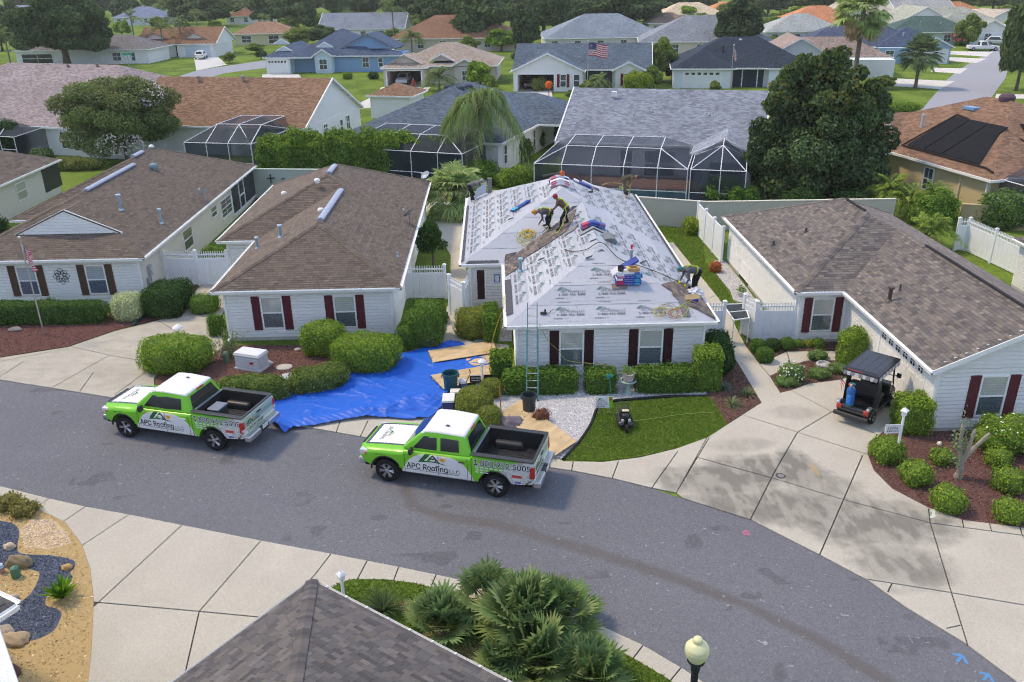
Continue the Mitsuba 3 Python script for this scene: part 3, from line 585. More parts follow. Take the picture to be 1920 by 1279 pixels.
# ---------------------------------------------------------------- the house at the left with the pediment
AX,AY=-17.05,39.25
hA=thing('house','white sided bungalow with brown shutters and a small white roof gable, behind the flagpole','house','bungalows along the street')
m=MB();core_walls(hA,m,[(AX-8.02+.32-1.2,AY+.32)]+std_walls(AX,AY,21.4)[1:],col=(.62,.60,.53));m.put(child(hA,'wall'),'vc')
w1,w2=mid((-23.42,0.52),(-22.41,2.1)),mid((-20.08,0.52),(-19.09,2.07))
fx0,fx1,fy=AX-9.22+.32,AX-.32,AY+.32
wl(hA,(fx0,fy),(fx1,fy),holes=[hole(w,.95,1.5,fx0)for w in(w1,w2)])
for w in(w1,w2):window(hA,(w[0],fy,w[1]),.95,1.5,shutters=True,sh_col=(.085,.05,.036),low=(.10,.13,.20),blind=(.42,.46,.52))
sA=[Hip(AX-9.22,AX,AY,AY+16,hips='wes'),Hip(AX-10.2,AX,AY+7.55,AY+21.4)]
fA=roof_faces(sA);rA=child(hA,'roof');m=MB();deck(m,fA,(.11,.095,.085));m.put(rA,'vc')
put_shingles(rA,shingle_set(fA,BROWN),260)
for a,b in[((AX-9.22,AY,2.45),(AX-4.61,AY+4.61,4.52)),((AX,AY,2.45),(AX-4.61,AY+4.61,4.52)),((AX-4.61,AY+4.61,4.52),(AX-4.61,AY+12.1,4.52)),((AX-10.2,AY+7.55,2.45),(AX-5.1,AY+12.65,4.745)),((AX-5.1,AY+12.65,4.745),(AX-5.1,AY+16.3,4.745)),((AX,AY+21.4,2.45),(AX-5.1,AY+16.3,4.745))]:caps(rA,a,b,BROWN)
m=MB();gutter(m,(AX-9.22,AY),(AX,AY));gutter(m,(AX,AY),(AX,AY+21.4),out=(1,0));gutter(m,(AX-10.2,AY+7.55),(AX-9.22,AY+7.55));downspout(m,fx1-.05,fy-.05);m.put(child(hA,'gutter'),'vc_satin')
# pediment
pl,pr_,pa=np.array((-23.53,40.84,3.17)),np.array((-18.8,40.85,3.17)),None
py=min(pl[1],pr_[1])+.15;zb_=2.45+.45*(py-AY);xc=(pl[0]+pr_[0])/2;hw=(pr_[0]-pl[0])/2;ph=hw*.45
k=child(hA,'roof_gable','small white triangular gable on the front slope');m=MB()
m.add([(xc-hw,py,zb_),(xc+hw,py,zb_),(xc,py,zb_+ph)],[[0,1,2]],WHT)
m.put(k,'vc');siding(k,(xc-hw,py),(xc+hw,py),zb_,zb_+ph,zmax=lambda u:zb_+ph*(1-abs(u-hw)/hw),boards=False)
m=MB()
for s in(-1,1):
 a,b=np.array([xc+s*(hw+.25),py-.02,zb_-.05]),np.array([xc,py-.02,zb_+ph+.08]);d=(b-a)/np.linalg.norm(b-a);m.box((a+b)/2,(np.linalg.norm(b-a),.05,.17),TRIM,rm=np.stack([d,[0,1,0],np.cross(d,[0,1,0])],1))
m.put(child(k,'rake_board'),'vc_satin')
gf=[(Polygon([(xc-hw-.2,py-.08),(xc,py-.08),(xc,py+ph/.45+.1)]),(.45,0,zb_+ph+.12-.45*xc)),(Polygon([(xc+hw+.2,py-.08),(xc,py+ph/.45+.1),(xc,py-.08)]),(-.45,0,zb_+ph+.12+.45*xc))]
m=MB();deck(m,gf,(.11,.095,.085),.05);m.put(child(k,'cover'),'vc');sh=shingle_set(gf,BROWN);m=MB();[m.add(*s)for s in sh];m.put(child(k,'shingle_field',kind='stuff'),'vc')
ridge_vent(hA,(AX-4.61,44.6,4.54),(AX-4.61,51.2,4.54));ridge_vent(hA,(AX-5.1,52.5,4.77),(AX-5.1,54,4.77))
vent_pipe(hA,(-19.67,43.88,3.63),.85,.075);vent_pipe(hA,(-17.8,44.16,2.79),.82,.06);dome_vent(hA,(AX-5.1,55.6,4.72))
m=MB();p=np.array((-20.71,51.76,4.1));m.lathe([(.1,-.1),(.1,.1),(.2,.12),(.23,.25),(.17,.36),(0,.42)],p,(.18,.30,.36),14)
for i in range(10):m.box(p+rz(i*.628)@np.array([.2,0,.23]),(.02,.07,.22),(.24,.38,.45),rot=i*.628+.5)
m.put(child(hA,'turbine_vent'),'vc_satin',40)
sat_dish('grey satellite dish on the right slope of the roof behind the flagpole bungalow',(-17.25,49.79,2.54),az=2.6)
# right wall of that house
sx=AX-.32
def side_win(c0,c1,X,out,**k):
 (y0,z0),(y1,z1)=c0,c1;window(hA,(X,(y0+y1)/2,(z0+z1)/2),abs(y1-y0),abs(z1-z0),out=out,**k)
side_win((45.57,0.73),(47.09,1.9),sx,(1,0),blind=(.2,.2,.19),low=(.12,.12,.12));side_win((50.75,1.21),(51.87,1.88),sx,(1,0),blind=(.2,.2,.2),low=(.12,.12,.13));side_win((52.7,0.64),(54.99,1.8),sx,(1,0),blind=(.2,.2,.2),low=(.12,.12,.13),grid=True)
m=MB();(ya,_),(yb,_2)=(55.05,0.24),(61.01,1.59)
m.bx(sx+.003,sx+.02,ya,yb,.3,2.3,(.03,.035,.04));m.put(child(hA,'porch_screen','dark screened porch opening'),'vc_satin')
m=MB()
for y in(ya,ya+(yb-ya)*.3,ya+(yb-ya)*.5,yb):m.bx(sx+.01,sx+.07,y-.04,y+.04,.25,2.4,TRIM)
for z in(.28,2.34):m.bx(sx+.012,sx+.065,ya,yb,z-.04,z+.04,TRIM)
m.bx(sx+.02,sx+.06,ya+(yb-ya)*.3,ya+(yb-ya)*.5,1.1,1.18,TRIM);m.put(child(hA,'porch_frame'),'vc_satin')
kx=thing('utility_box','grey electric meter boxes and conduits on the side wall above the clipped hedge','meter box');m=MB()
m.bx(sx,sx+.14,AY+1.0,AY+1.35,1.15,1.7,(.36,.38,.40));m.bx(sx,sx+.12,AY+.75,AY+.98,.6,1.15,(.32,.34,.36));m.tube([(sx+.06,AY+1.17,1.15),(sx+.06,AY+1.17,.05)],.025,(.35,.36,.38));m.lathe([(.1,0),(.1,.06),(0,.08)],(sx+.14,AY+1.17,1.45),(.5,.52,.55),14,rm=ry(PI/2));m.put(kx,'vc_satin')
k=thing('wall_ornament','round wrought iron scroll ornament between the two front windows','wall ornament');c=(-21.25,1.52);m=MB();g=np.linspace(0,2*PI,160)
for rr,nn,ph in((.36,4,0),(.34,4,PI/4)):
 r_=rr*(.62+.38*np.abs(np.cos(nn/2*(g-ph)))**1.5)*np.abs(np.cos(nn/2*(g-ph)))**.35+.03;m.tube(np.c_[c[0]+r_*np.cos(g),np.full(160,fy-.05),c[1]+r_*1.05*np.sin(g)],.011,(.05,.05,.055),5)
for a_ in range(8):m.tube([(c[0]+.2*math.cos(a_*PI/4+.4)+.09*math.cos(t_),fy-.06,c[1]+.2*math.sin(a_*PI/4+.4)+.09*math.sin(t_))for t_ in np.linspace(0,2*PI,16)],.009,(.05,.05,.055),5)
m.tube([(c[0]+.1*math.cos(t_),fy-.055,c[1]+.1*math.sin(t_))for t_ in np.linspace(0,2*PI,18)],.011,(.05,.05,.055),5);m.put(k,'vc_satin',50)

# house beyond at the far left: brown roof over a cream wall
hL=thing('house','cream walled bungalow with brown roof cut off by the left edge, behind the flagpole bungalow','house','bungalows along the street')
LX,LY=(-32.56,64.31);LY2=55.01
m=MB();m.slab(Polygon([(LX-.3,LY-.3),(LX-9,LY-.3),(LX-9,LY2-14),(LX-.3,LY2-14)]),0,2.42,(.62,.60,.53));m.put(child(hL,'wall'),'vc')
fL=roof_faces([Hip(LX-9.6,LX,LY2-15,LY)]);r_=child(hL,'roof');m=MB();deck(m,fL,(.11,.095,.085));m.put(r_,'vc');put_shingles(r_,shingle_set(fL,BROWN,tab=.5,course=.2),0)
m=MB();gutter(m,(LX,LY2-15),(LX,LY),out=(1,0));m.put(child(hL,'gutter'),'vc_satin')
m=MB();(ya,za),(yb,zb)=(61.77,1.54),(64.33,2.21);m.bx(LX-.3,LX-.27,ya,yb,.5,2.3,(.03,.035,.04));m.put(child(hL,'porch_screen'),'vc_satin')
(ya,za),(yb,zb)=(58.0,1.54),(59.33,2.2);window(hL,(LX-.3,(ya+yb)/2,1.4),abs(yb-ya),1.2,out=(1,0),low=(.4,.4,.38))
# wing front of the flagpole bungalow with its dark window
wy=AY+7.87
window(hA,(AX-9.9,wy,1.3),.9,1.3,blind=(.06,.07,.08),low=(.05,.06,.07))

# ---------------------------------------------------------------- the house being re-roofed
CX,CY=8.36,29.68
hC=thing('house','white sided bungalow being reroofed, its roof covered in pale printed underlayment','house','bungalows along the street')
m=MB();core_walls(hC,m,std_walls(CX,CY));m.put(child(hC,'wall'),'vc')
w1,w2=mid((2.38,0.55),(3.3,2.03)),mid((5.55,0.54),(6.3,2.03))
fx0,fx1,fy=CX-8.02+.32,CX-.32,CY+.32
DKR=(.035,.012,.014)
wl(hC,(fx0,fy),(fx1,fy),holes=[hole(w,.95,1.5,fx0)for w in(w1,w2)])
for w in(w1,w2):window(hC,(w[0],fy,w[1]),.95,1.5,shutters=True,sh_col=DKR,low=(.13,.17,.19))
wl(hC,(CX-10+.32,CY+7.87),(CX-8.02+.32,CY+7.87),col=(.68,.68,.66));wk=mid((-0.6,0.6),(0.27,2.04));kW=window(hC,(wk[0],CY+7.87,wk[1]),.82,1.35,low=(.10,.14,.17))
m=MB();m.bx(wk[0]-.41-.36,wk[0]-.43,CY+7.81,CY+7.87,wk[1]-.72,wk[1]+.72,DKR);m.put(child(hC,'shutter'),'vc')
m=MB();m.bx(wk[0]+.02,wk[0]+.3,CY+7.835,CY+7.85,wk[1]+.1,wk[1]+.5,(.03,.12,.45));m.bx(wk[0]+.06,wk[0]+.26,CY+7.83,CY+7.845,wk[1]+.14,wk[1]+.46,(.6,.62,.64));m.put(child(kW,'permit_notice','white paper notice with a blue border in the window'),'vc')
fC=roof_faces(std_solids(CX,CY));rC=child(hC,'roof','roof covered with pale grey printed underlayment');m=MB();deck(m,fC,(.33,.35,.39));m.put(rC,'vc')
# underlayment sheets in courses of 1.1 m, each lapping over the one below
SHEET=[(.395,.42,.485),(.37,.397,.465),(.42,.442,.50)]
def lift_poly(g,o,t,s,n,d0,d1=None):
 v,f=flat(g,0);return o+v[:,:1]*t+v[:,1:2]*s+d0*n,f
for g,p in fC:
 o,t,s,n=frame(p);u=to_uv(g,p);u0,v0,u1,v1=u.bounds;r=0
 while v0+r*1.1<v1:
  q=u.intersection(sbox(u0-1,v0+r*1.1-(.08 if r else 0),u1+1,v0+(r+1)*1.1))
  for y in geoms(q):
   if y.area<.05:continue
   y=y.segmentize(.25);v,f=grid_fill(y,.3,lambda a,b:.006+.004*np.sin(a*9+b*4+r)+.003*np.sin(b*23+a*3))if y.area>.6 else flat(y,.006)
   d=v[:,2:3]+.014*np.clip(1-(v[:,1:2]-(v0+r*1.1-.08))/.3,0,1)*(r>0)
   V=o+v[:,:1]*t+v[:,1:2]*s+d*n;MB().add(V,f,np.array(SHEET[(r+int(abs(n[0])*3))%3])*R_.uniform(.97,1.03)).put(child(rC,'underlayment_sheet'),'vc_sheet',True)
  r+=1
scene['vc_sheet']=two(pr(VC,.5,.35))
# the print on the sheets
PR=(.05,.06,.08);PRG=(.10,.18,.19)
def text_mb(m,text,width,x,y,col,bold=False,height=None):
 q=meshkit.text_mesh(text,.1,.0012,bold);b=q.bounds;sx=width/(b[1][0]-b[0][0]);sy=(height/.1)if height else sx
 v=np.array(q.vertices);v[:,0]=(v[:,0]-b[0][0])*sx+x;v[:,1]=v[:,1]*sy+y;return m.add(v,q.faces,col)
def logo(m,x,y,w,c1=(.03,.16,.05),c2=(.10,.30,.08),c3=(.22,.26,.28),sun=None,h=.0012,k=1.0):
 "the roofing emblem: two slanted roof planes, a gable chevron and a swoosh; width w, standing on y"
 def P(pts,c,dz=0):m.slab(Polygon([(x+a*w,y+b*w*k)for a,b in pts]),dz,h+dz,c)
 P([(.0,.06),(.20,.40),(.38,.40),(.16,.06)],c1);P([(.20,.40),(.26,.47),(.44,.47),(.38,.40)],c2)
 P([(.24,.06),(.42,.36),(.50,.36),(.34,.06)],c2);P([(.42,.36),(.50,.44),(.72,.08),(.66,.08),(.50,.33),(.46,.36)],c3)
 P([(.55,.10),(.57,.20),(.59,.20),(.60,.10)],c3)
 a=np.linspace(0,1,14);up=[(t_*.95-.03,.02+.10*math.sin(PI*t_)**.8)for t_ in a];lo=[(t_*.95-.03,-.01+.075*math.sin(PI*t_))for t_ in a];P(up+lo[::-1],c1)
 if sun is not None:
  c=(.82,.24)
  m.slab(Point(x+c[0]*w,y+c[1]*w*k).buffer(.075*w),0,h,sun)
  for i in range(12):
   g=i*PI/6;q=[(c[0]+.095*math.cos(g-.12),c[1]+.095*math.sin(g-.12)),(c[0]+(.17 if i%2 else .14)*math.cos(g),c[1]+(.17 if i%2 else .14)*math.sin(g)),(c[0]+.095*math.cos(g+.12),c[1]+.095*math.sin(g+.12))]
   m.slab(Polygon([(x+a_*w,y+b_*w)for a_,b_ in q]),0,h,sun)
pm=MB()
text_mb(pm,'1-800-912-5005',1.05,0,0,PR,True,.105);text_mb(pm,'APC Roofing LLC',.98,.10,.17,(.16,.18,.20),False,.13);logo(pm,-.05,.30,.62,PRG,(.24,.36,.36),(.28,.32,.34),k=.62)
for i in range(7):pm.bx(-.14+i*.05,-.10+i*.05,-.17,-.125,0,.0012,(.18,.20,.22))
text_mb(pm,'1717',.17,.26,-.17,(.2,.22,.24),False,.05)
for i in range(9):pm.bx(.06+i*.055,.10+i*.055,.70,.745,0,.0012,(.22,.24,.27))
for i in range(5):pm.bx(-.35+i*.32,-.1+i*.32,-.32,-.312,0,.0012,(.26,.29,.33))
print_ply=pm.ply('vc');PB=sbox(-.15,-.2,1.1,.75)
for g,p in fC:
 o,t,s,n=frame(p);u=to_uv(g,p).buffer(-.02);u0,v0,u1,v1=u.bounds;r=0
 fr_=abs(p[0])<.01;RP,CP=(1.1,1.58)if fr_ else(.82,1.3)
 while v0+.42+r*RP<v1:
  ph=R_.uniform(0,1.5);ph=2.28-1.58*6+(0.13 if r%2 else 0)if abs(p[0])<.01 and r<3 else ph-30
  k0=int((u0-ph)/CP)-1
  for k in range(k0,k0+40):
   a,b=ph+k*CP,v0+.42+r*RP
   import shapely.affinity as aff
   if u.contains(aff.translate(sbox(0,-.17,1.06,.5),a,b)):
    M=np.eye(4);M[:3,0],M[:3,1],M[:3,2],M[:3,3]=t,s,n,o+t*a+s*b+n*.0275
    scene[child(rC,'print')]={**print_ply,'to_world':xf(M)}
  r+=1
m=MB();gutter(m,(CX-8.02,CY),(CX,CY));gutter(m,(CX,CY),(CX,CY+20.2),out=(1,0));gutter(m,(CX-8.02,CY+7.55),(CX-8.02,CY),out=(-1,0));gutter(m,(CX-10,CY+7.55),(CX-8.02,CY+7.55));gutter(m,(CX-10,CY+20.2),(CX-10,CY+7.55),out=(-1,0));downspout(m,fx0+.06,fy-.05);downspout(m,fx1-.06,fy-.05);downspout(m,CX-9.6,CY+7.82);m.put(child(hC,'gutter'),'vc_satin')
def strip(key,p,plan,off,col,th=.004,bsdf='vc'):
 "a thin flat strip on a roof plane"
 g=to_uv(clean(plan),p);o,t,s,n=frame(p);m=MB();m.slab(g,off,off+th,col);v,f,c=m.arrays();m2=MB();m2.add(o+v[:,:1]*t+v[:,1:2]*s+v[:,2:]*n,f,c);m2.put(key,bsdf)
PL,PFm,PRt,PRF,PL2=(.45,0,2.45-.45*(CX-8.02)),(0,.45,2.45-.45*CY),(-.45,0,2.45+.45*CX),(0,.45,2.45-.45*(CY+7.55)),(.45,0,2.45-.45*(CX-10))
e0=CX-8.02
DE=(.075,.08,.095)
for p,pl in((PL,[(e0,CY+.9),(e0+.27,CY+.9),(e0+.27,CY+4.9),(e0,CY+5.1)]),(PRF,[(CX-9.8,CY+7.55),(e0-.25,CY+7.55),(e0-.25,CY+7.72),(CX-9.65,CY+7.72)]),(PRt,[(CX-.16,CY+4.5),(CX,CY+4.5),(CX,CY+20),(CX-.16,CY+20)]),(PL2,[(CX-10,CY+7.7),(CX-9.86,CY+7.8),(CX-9.86,CY+18),(CX-10,CY+18)])):strip(child(rC,'eave_strip'),p,pl,.03,DE)
# the old shingles still lying along the valley and at the right front corner
OLDS=[sgb(106,98,95),sgb(94,88,87),sgb(116,106,101),sgb(88,83,84),sgb(122,112,104)]
oa,ob=clean([(e0+.05,CY+7.5),(e0+.05,CY+5.6),(e0+.6,CY+5.9),(1.31,36.55),(2.44,37.1),(3.3,37.7),(3.75,39.2),(4.0,40.5)]),clean([(e0+.02,CY+7.6),(.42,37.75),(1.0,37.9),(1.36,38.3),(1.9,38.75),(2.5,39.5),(3.0,39.75),(3.24,40.1),(4.2,41.1)])
oc,od=clean([(7.0,31.6),(6.86,31.0),(7.2,30.5),(7.62,30.3),(8.0,29.98),(8.3,29.72),(8.4,29.7),(6.5,31.6)]),clean([(6.5,31.5),(6.9,32.2),(7.35,32.9),(7.83,33.3),(8.33,33.6),(8.34,29.9),(8.3,29.74)])
def face_of(p,plan):return[(y,p)for g,q in fC if q==p for y in geoms(g.intersection(plan))]
ol=[]
for p,plan in((PL,oa),(PRF,ob),(PFm,oc),(PRt,od)):ol+=shingle_set(face_of(p,plan),OLDS,off=.034,lift=.02)
put_shingles(rC,ol,300)
# loose pieces of shingle and metal lying on the sheets
for lb_,p,q,c in(('dark grey felt offcut beside the old shingles at the right front corner',PFm,[(7.05,30.9),(7.3,30.85),(7.4,29.9),(7.1,29.9)],(.16,.16,.18)),('brown shingle strip beside the front bundle stack',PFm,[(4.55,31.35),(5.15,31.35),(5.15,31.62),(4.55,31.62)],(.20,.16,.15)),('tan cardboard strip on the old shingles at the right corner',PFm,[(7.35,30.95),(7.9,31.0),(7.95,30.75),(7.3,30.7)],(.35,.27,.15)),('thin dark sliver on the rear slope behind the roofers',PRF,[(4.05,40.6),(4.3,42.0),(4.3,42.05)],(.10,.10,.12))):
 k=thing('shingle_piece',None,'shingle piece','loose shingle pieces on the pale roof');labels[k]['label']=lb_;strip(k,p,q,.045,c,.008)
k=thing('felt_sheet','dark grey felt offcut lying on the ridge behind the two bending roofers','felt sheet');strip(k,PRF,[(3.24,40.06),(3.81,40.87),(4.18,40.9),(3.57,40.24)],.05,(.06,.065,.08),.008)
k=thing('felt_sheet','grey metal valley strip lying beside the blue shingle bundles on the lower ridge','metal strip');strip(k,PL,[(3.06,37.07),(3.51,37.82),(3.88,38.02),(3.61,37.3)],.05,(.2,.2,.21),.006)
# small ridge pieces: angled metal, off-ridge vent box, pipes
for(yy,col,w)in((CY+3.75,(.09,.095,.11),.05),(CY+6.6,(.25,.26,.27),.16)):
 k=thing('ridge_flashing',('dark bent metal strip straddling the ridge near its front end' if w<.1 else 'grey folded flashing straddling the ridge in front of the blue bundles'),'flashing');m=MB();x=CX-4.01;z=2.45+.45*min(4.01,yy-CY)
 for sg in(-1,1):m.add([(x,yy,z+.07),(x,yy+w*2,z+.07),(x+sg*.62,yy+w*2-.15,z+.07-.28),(x+sg*.62,yy-.15,z+.07-.28)],[[0,1,2],[0,2,3]],col)
 m.put(k,'vc_satin')
k=child(hC,'off_ridge_vent','grey metal box vent on the right slope');m=MB();b=np.array((4.92,35.52,4.0));o,t,s,n=frame(PRt);rm=np.stack([s,-t,n],1)
pr2=Polygon([(-.28,0),(.28,0),(.28,.05),(.05,.2),(-.1,.22),(-.28,.16)]);q=trimesh.creation.extrude_polygon(pr2,.95);v=np.array(q.vertices);v=v[:,[0,2,1]]*[1,1,1]-[0,.47,0];m.add(b+v@rm.T,q.faces[:,::-1],(.14,.155,.16));m.put(k,'vc_satin')
vent_pipe(hC,(1.04,35.08,2.76),.62,.065,col=(.19,.30,.36));vent_pipe(hC,(5.48,32.71,3.75),.68,.06,col=(.28,.30,.34));k=child(hC,'pipe_flag');b=np.array((5.48,32.71,3.75));MB().tube([b+[0,0,.7],b+[0,0,.86]],.045,(.55,.03,.05),10).put(k,'vc')
for px,lb_ in zip([(1.95,35.17,3.18),(3.82,39.04,4.02),(0.73,40.62,3.52),(6.12,33.6,3.46),(4.04,33.8,4.39),(3.78,32.97,3.93)],('on the left slope beside the standing pipe','near the rear ridge right of the felt sheet','on the rear left slope above the yellow rope','on the right slope beside the front bundle stack','just below the bent metal ridge strip','left of the front bundle stack, low on the hip')):
 k=thing('sheet_slit','dark scrap in the pale underlayment '+lb_,'scrap','dark slits in the pale underlayment');m=MB();p=np.array(px)+[0,0,.03];m.add([p+[-.16,-.05,.0],p+[.14,.0,.10],p+[.16,.1,.14],p+[-.1,.08,.06],p+[0,.02,.09]],[[0,1,4],[1,2,4],[2,3,4],[3,0,4]],(.07,.08,.10));m.put(k,'vc')

# ---------------------------------------------------------------- the house at the right with the garage
hD=thing('house','white bungalow with grey shingle roof and a garage, beside the parked golf cart','house','bungalows along the street')
DX0,DX1,DY,GX,GY=12.42,21.42,32.6,14.4,24.85
sD=[Hip(DX0,DX1,DY,44.5),Hip(GX,DX1,GY,DY+6,hips='we')]
m=MB();m.slab(Polygon([(DX0+.3,DY+.3),(GX+.3,DY+.3),(GX+.3,GY+.3),(DX1-.3,GY+.3),(DX1-.3,44.2),(DX0+.3,44.2)]),0,2.42,WHT);m.put(child(hD,'wall'),'vc')
fD=roof_faces(sD);rD=child(hD,'roof');m=MB();deck(m,fD,(.13,.125,.125));m.put(rD,'vc');put_shingles(rD,shingle_set(fD,GREYB),300)
zg=2.45+.45*(DX1-GX)/2;xg=(GX+DX1)/2;zm=2.45+.45*4.5;xm=(DX0+DX1)/2
for a,b in[((DX0,DY,2.45),(xm,DY+4.5,zm)),((xm,DY+4.5,zm),(xm,40,zm)),((DX0,44.5,2.45),(xm,40,zm)),((DX1,44.5,2.45),(xm,40,zm)),((xg,GY,zg),(xg,DY+3.4,zg))]:caps(rD,a,b,GREYB)
m=MB();m.bx(xg-.05,xg+.05,25.3,33.4,zg+.05,zg+.11,(.03,.03,.035));m.put(child(hD,'ridge_vent'),'vc');m=MB();m.bx(xm-.05,xm+.05,37.4,39.6,zm+.05,zm+.11,(.03,.03,.035));m.put(child(hD,'ridge_vent'),'vc')
wD1,wD2=mid((13.33,0.55),(14.13,2.04)),mid((16.3,0.61),(17.09,2.08))
MAR=(.10,.026,.032)
wl(hD,(DX0+.3,DY+.3),(GX+.28,DY+.3),holes=[hole(wD1,.92,1.5,DX0+.3)]);window(hD,(wD1[0],DY+.3,wD1[1]),.92,1.5,shutters=True,sh_col=MAR,sw=.34)
hwD=(DX1-GX)/2-.3
gk=wl(hD,(GX+.3,GY+.3),(DX1-.3,GY+.3),z1=2.45+.45*hwD-.05,holes=[hole(wD2,.95,1.55,GX+.3)],zmax=lambda u:2.45+.45*min(u+.4,2*hwD-u+.2),corner=False);window(hD,(wD2[0],GY+.3,wD2[1]),.95,1.55,shutters=True,sh_col=MAR,sw=.36)
m=MB();m.add([(GX+.3,GY+.29,2.4),(DX1-.3,GY+.29,2.4),(xg,GY+.29,2.45+.45*hwD)],[[0,1,2]],WHT)
for sg in(-1,1):
 a,b=np.array([xg+sg*(xg-GX+.06),GY-.01,2.40]),np.array([xg,GY-.01,zg-.02]);d=(b-a)/np.linalg.norm(b-a);m.box((a+b)/2,(np.linalg.norm(b-a),.035,.17),TRIM,rm=np.stack([d,[0,1,0],np.cross(d,[0,1,0])],1))
m.bx(GX+.3,GX+.40,GY+.26,GY+.3,.16,2.4,TRIM);m.put(child(hD,'rake_board'),'vc_satin')
wl(hD,(DX0+.3,44.2),(DX0+.3,DY+.3),out=(-1,0));
(ya,_a),(yb,_b)=(29.43,1.85),(25.89,2.07)
gy0,gy1=min(ya,yb),max(ya,yb)
wl(hD,(GX+.3,DY+.28),(GX+.3,gy1+.12),out=(-1,0));wl(hD,(GX+.3,gy0-.12),(GX+.3,GY+.3),out=(-1,0))
gd=child(hD,'garage_door','white panelled garage door with a row of small windows');m=MB();x=GX+.3
m.bx(x-.04,x+.01,gy0-.1,gy0,0,2.2,TRIM);m.bx(x-.04,x+.01,gy1,gy1+.1,0,2.2,TRIM);m.bx(x-.04,x+.01,gy0-.1,gy1+.1,2.2,2.34,TRIM);m.put(child(gd,'frame'),'vc_satin')
for r in range(4):
 m=MB();m.bx(x-.012,x+.01,gy0,gy1,.02+r*.545,.02+(r+1)*.545-.012,WHT);n_=6
 if r<3:
  for i in range(n_):w_=(gy1-gy0)/n_;m.bx(x-.024,x-.01,gy0+(i+.12)*w_,gy0+(i+.88)*w_,.12+r*.545,.46+r*.545,(.76,.76,.76))
 m.put(child(gd,'panel'),'vc_satin')
for i in range(6):
 w_=(gy1-gy0)/6;a,b=gy0+(i+.18)*w_,gy0+(i+.82)*w_;m=MB()
 m.bx(x-.03,x-.008,a,b,1.78,2.08,(.02,.024,.03));
 for y in(a,(a+b)/2,b):m.bx(x-.04,x-.01,y-.018,y+.018,1.77,2.09,TRIM)
 for z in(1.78,1.93,2.08):m.bx(x-.038,x-.011,a,b,z-.012,z+.012,TRIM)
 m.put(child(gd,'window'),'vc_satin')
side_win((41.76,-1.04),(39.86,0.97),DX0+.3,(-1,0),blind=(.10,.10,.11),low=(.10,.10,.11))
m=MB();gutter(m,(DX0,44.5),(DX0,DY),out=(-1,0));gutter(m,(DX0,DY),(GX,DY));gutter(m,(GX,DY),(GX,GY),out=(-1,0));m.put(child(hD,'gutter'),'vc_satin')
for b_,hh,r,c in(((15.23,30.36,2.82),.62,.075,(.06,.045,.04)),((15.81,30.81,3.08),.28,.035,(.05,.045,.045)),((13.1,38.09,2.76),.22,.05,(.03,.03,.035)),((14.54,38.0,3.4),.22,.05,(.03,.03,.035))):vent_pipe(hD,b_,hh,r,c,cap=r>.07)
# next house at the right edge
hD2=thing('house','corner of a white sided bungalow cut off by the right edge','house','bungalows along the street')
ex,ey=(25.39,39.45)
m=MB();m.slab(Polygon([(ex+.3,ey-.3),(ex+9,ey-.3),(ex+9,ey-9),(ex+.3,ey-9)]),0,2.42,WHT);m.put(child(hD2,'wall'),'vc');wl(hD2,(ex+.3,ey-.3),(ex+.3,ey-9),out=(-1,0))
f2=roof_faces([Hip(ex,ex+9.6,ey-10,ey)]);r2=child(hD2,'roof');m=MB();deck(m,f2,(.12,.12,.12));m.put(r2,'vc');put_shingles(r2,shingle_set(f2,GREYB),0);m=MB();gutter(m,(ex,ey),(ex,ey-10),out=(-1,0));m.put(child(hD2,'gutter'),'vc_satin')

# ---------------------------------------------------------------- the two houses at the bottom edge, turned to the bend of the road
def turned(shs,M):return[(v@M[:3,:3].T+M[:3,3],f,c)for v,f,c in shs]
hE=thing('house','dark grey shingle hip roof with white gutter in the bottom foreground','house')
M=mat(rz(math.atan2(-.587,.81)),(-4.27,15.17,0));fE=roof_faces([Hip(0,9,-9,0,hips='wn')])
m0=MB();deck(m0,fE,(.10,.10,.105));rE=child(hE,'roof');v,f,c=m0.arrays();MB().add(v@M[:3,:3].T+M[:3,3],f,c).put(rE,'vc')
put_shingles(rE,turned(shingle_set(fE,DARKG,tab=.26,course=.135,lift=.016),M),300)
A_=lambda q:M[:3,:3]@np.array(q,float)+M[:3,3]
caps(rE,A_((0,0,2.45)),A_((4.5,-4.5,2.45+2.025)),DARKG,w=.14,step=.15)
m0=MB();m0.slab(Polygon([(.35,-.35),(9,-.35),(9,-9),(.35,-9)]),0,2.42,WHT);v,f,c=m0.arrays();MB().add(v@M[:3,:3].T+M[:3,3],f,c).put(child(hE,'wall'),'vc')
m0=MB();gutter(m0,(0,0),(9,0),out=(0,.55),col=(.6,.6,.6));gutter(m0,(0,-9),(0,0),out=(-.55,0),col=(.6,.6,.6));v,f,c=m0.arrays();MB().add(v@M[:3,:3].T+M[:3,3],f,c).put(child(hE,'gutter'),'vc_satin')
for i in range(18):
 m0=MB();m0.bx(.4+i*.6,.44+i*.6,.0,.075,2.44,2.455,(.7,.7,.7));v,f,c=m0.arrays();MB().add(v@M[:3,:3].T+M[:3,3],f,c).put(child(hE,'gutter_hanger'),'vc_satin')
hF=thing('house','roof corner with white gutter and white porch cover at the lower left edge','house')
M=mat(rz(math.atan2(-.29,-.16)+PI/2),(-10.56,14.67)+(0,));fF=roof_faces([Hip(-6,0,-6,0)])
m0=MB();deck(m0,fF,(.10,.10,.105));rF=child(hF,'roof');v,f,c=m0.arrays();MB().add(v@M[:3,:3].T+M[:3,3],f,c).put(rF,'vc');put_shingles(rF,turned(shingle_set(fF,DARKG),M),0)
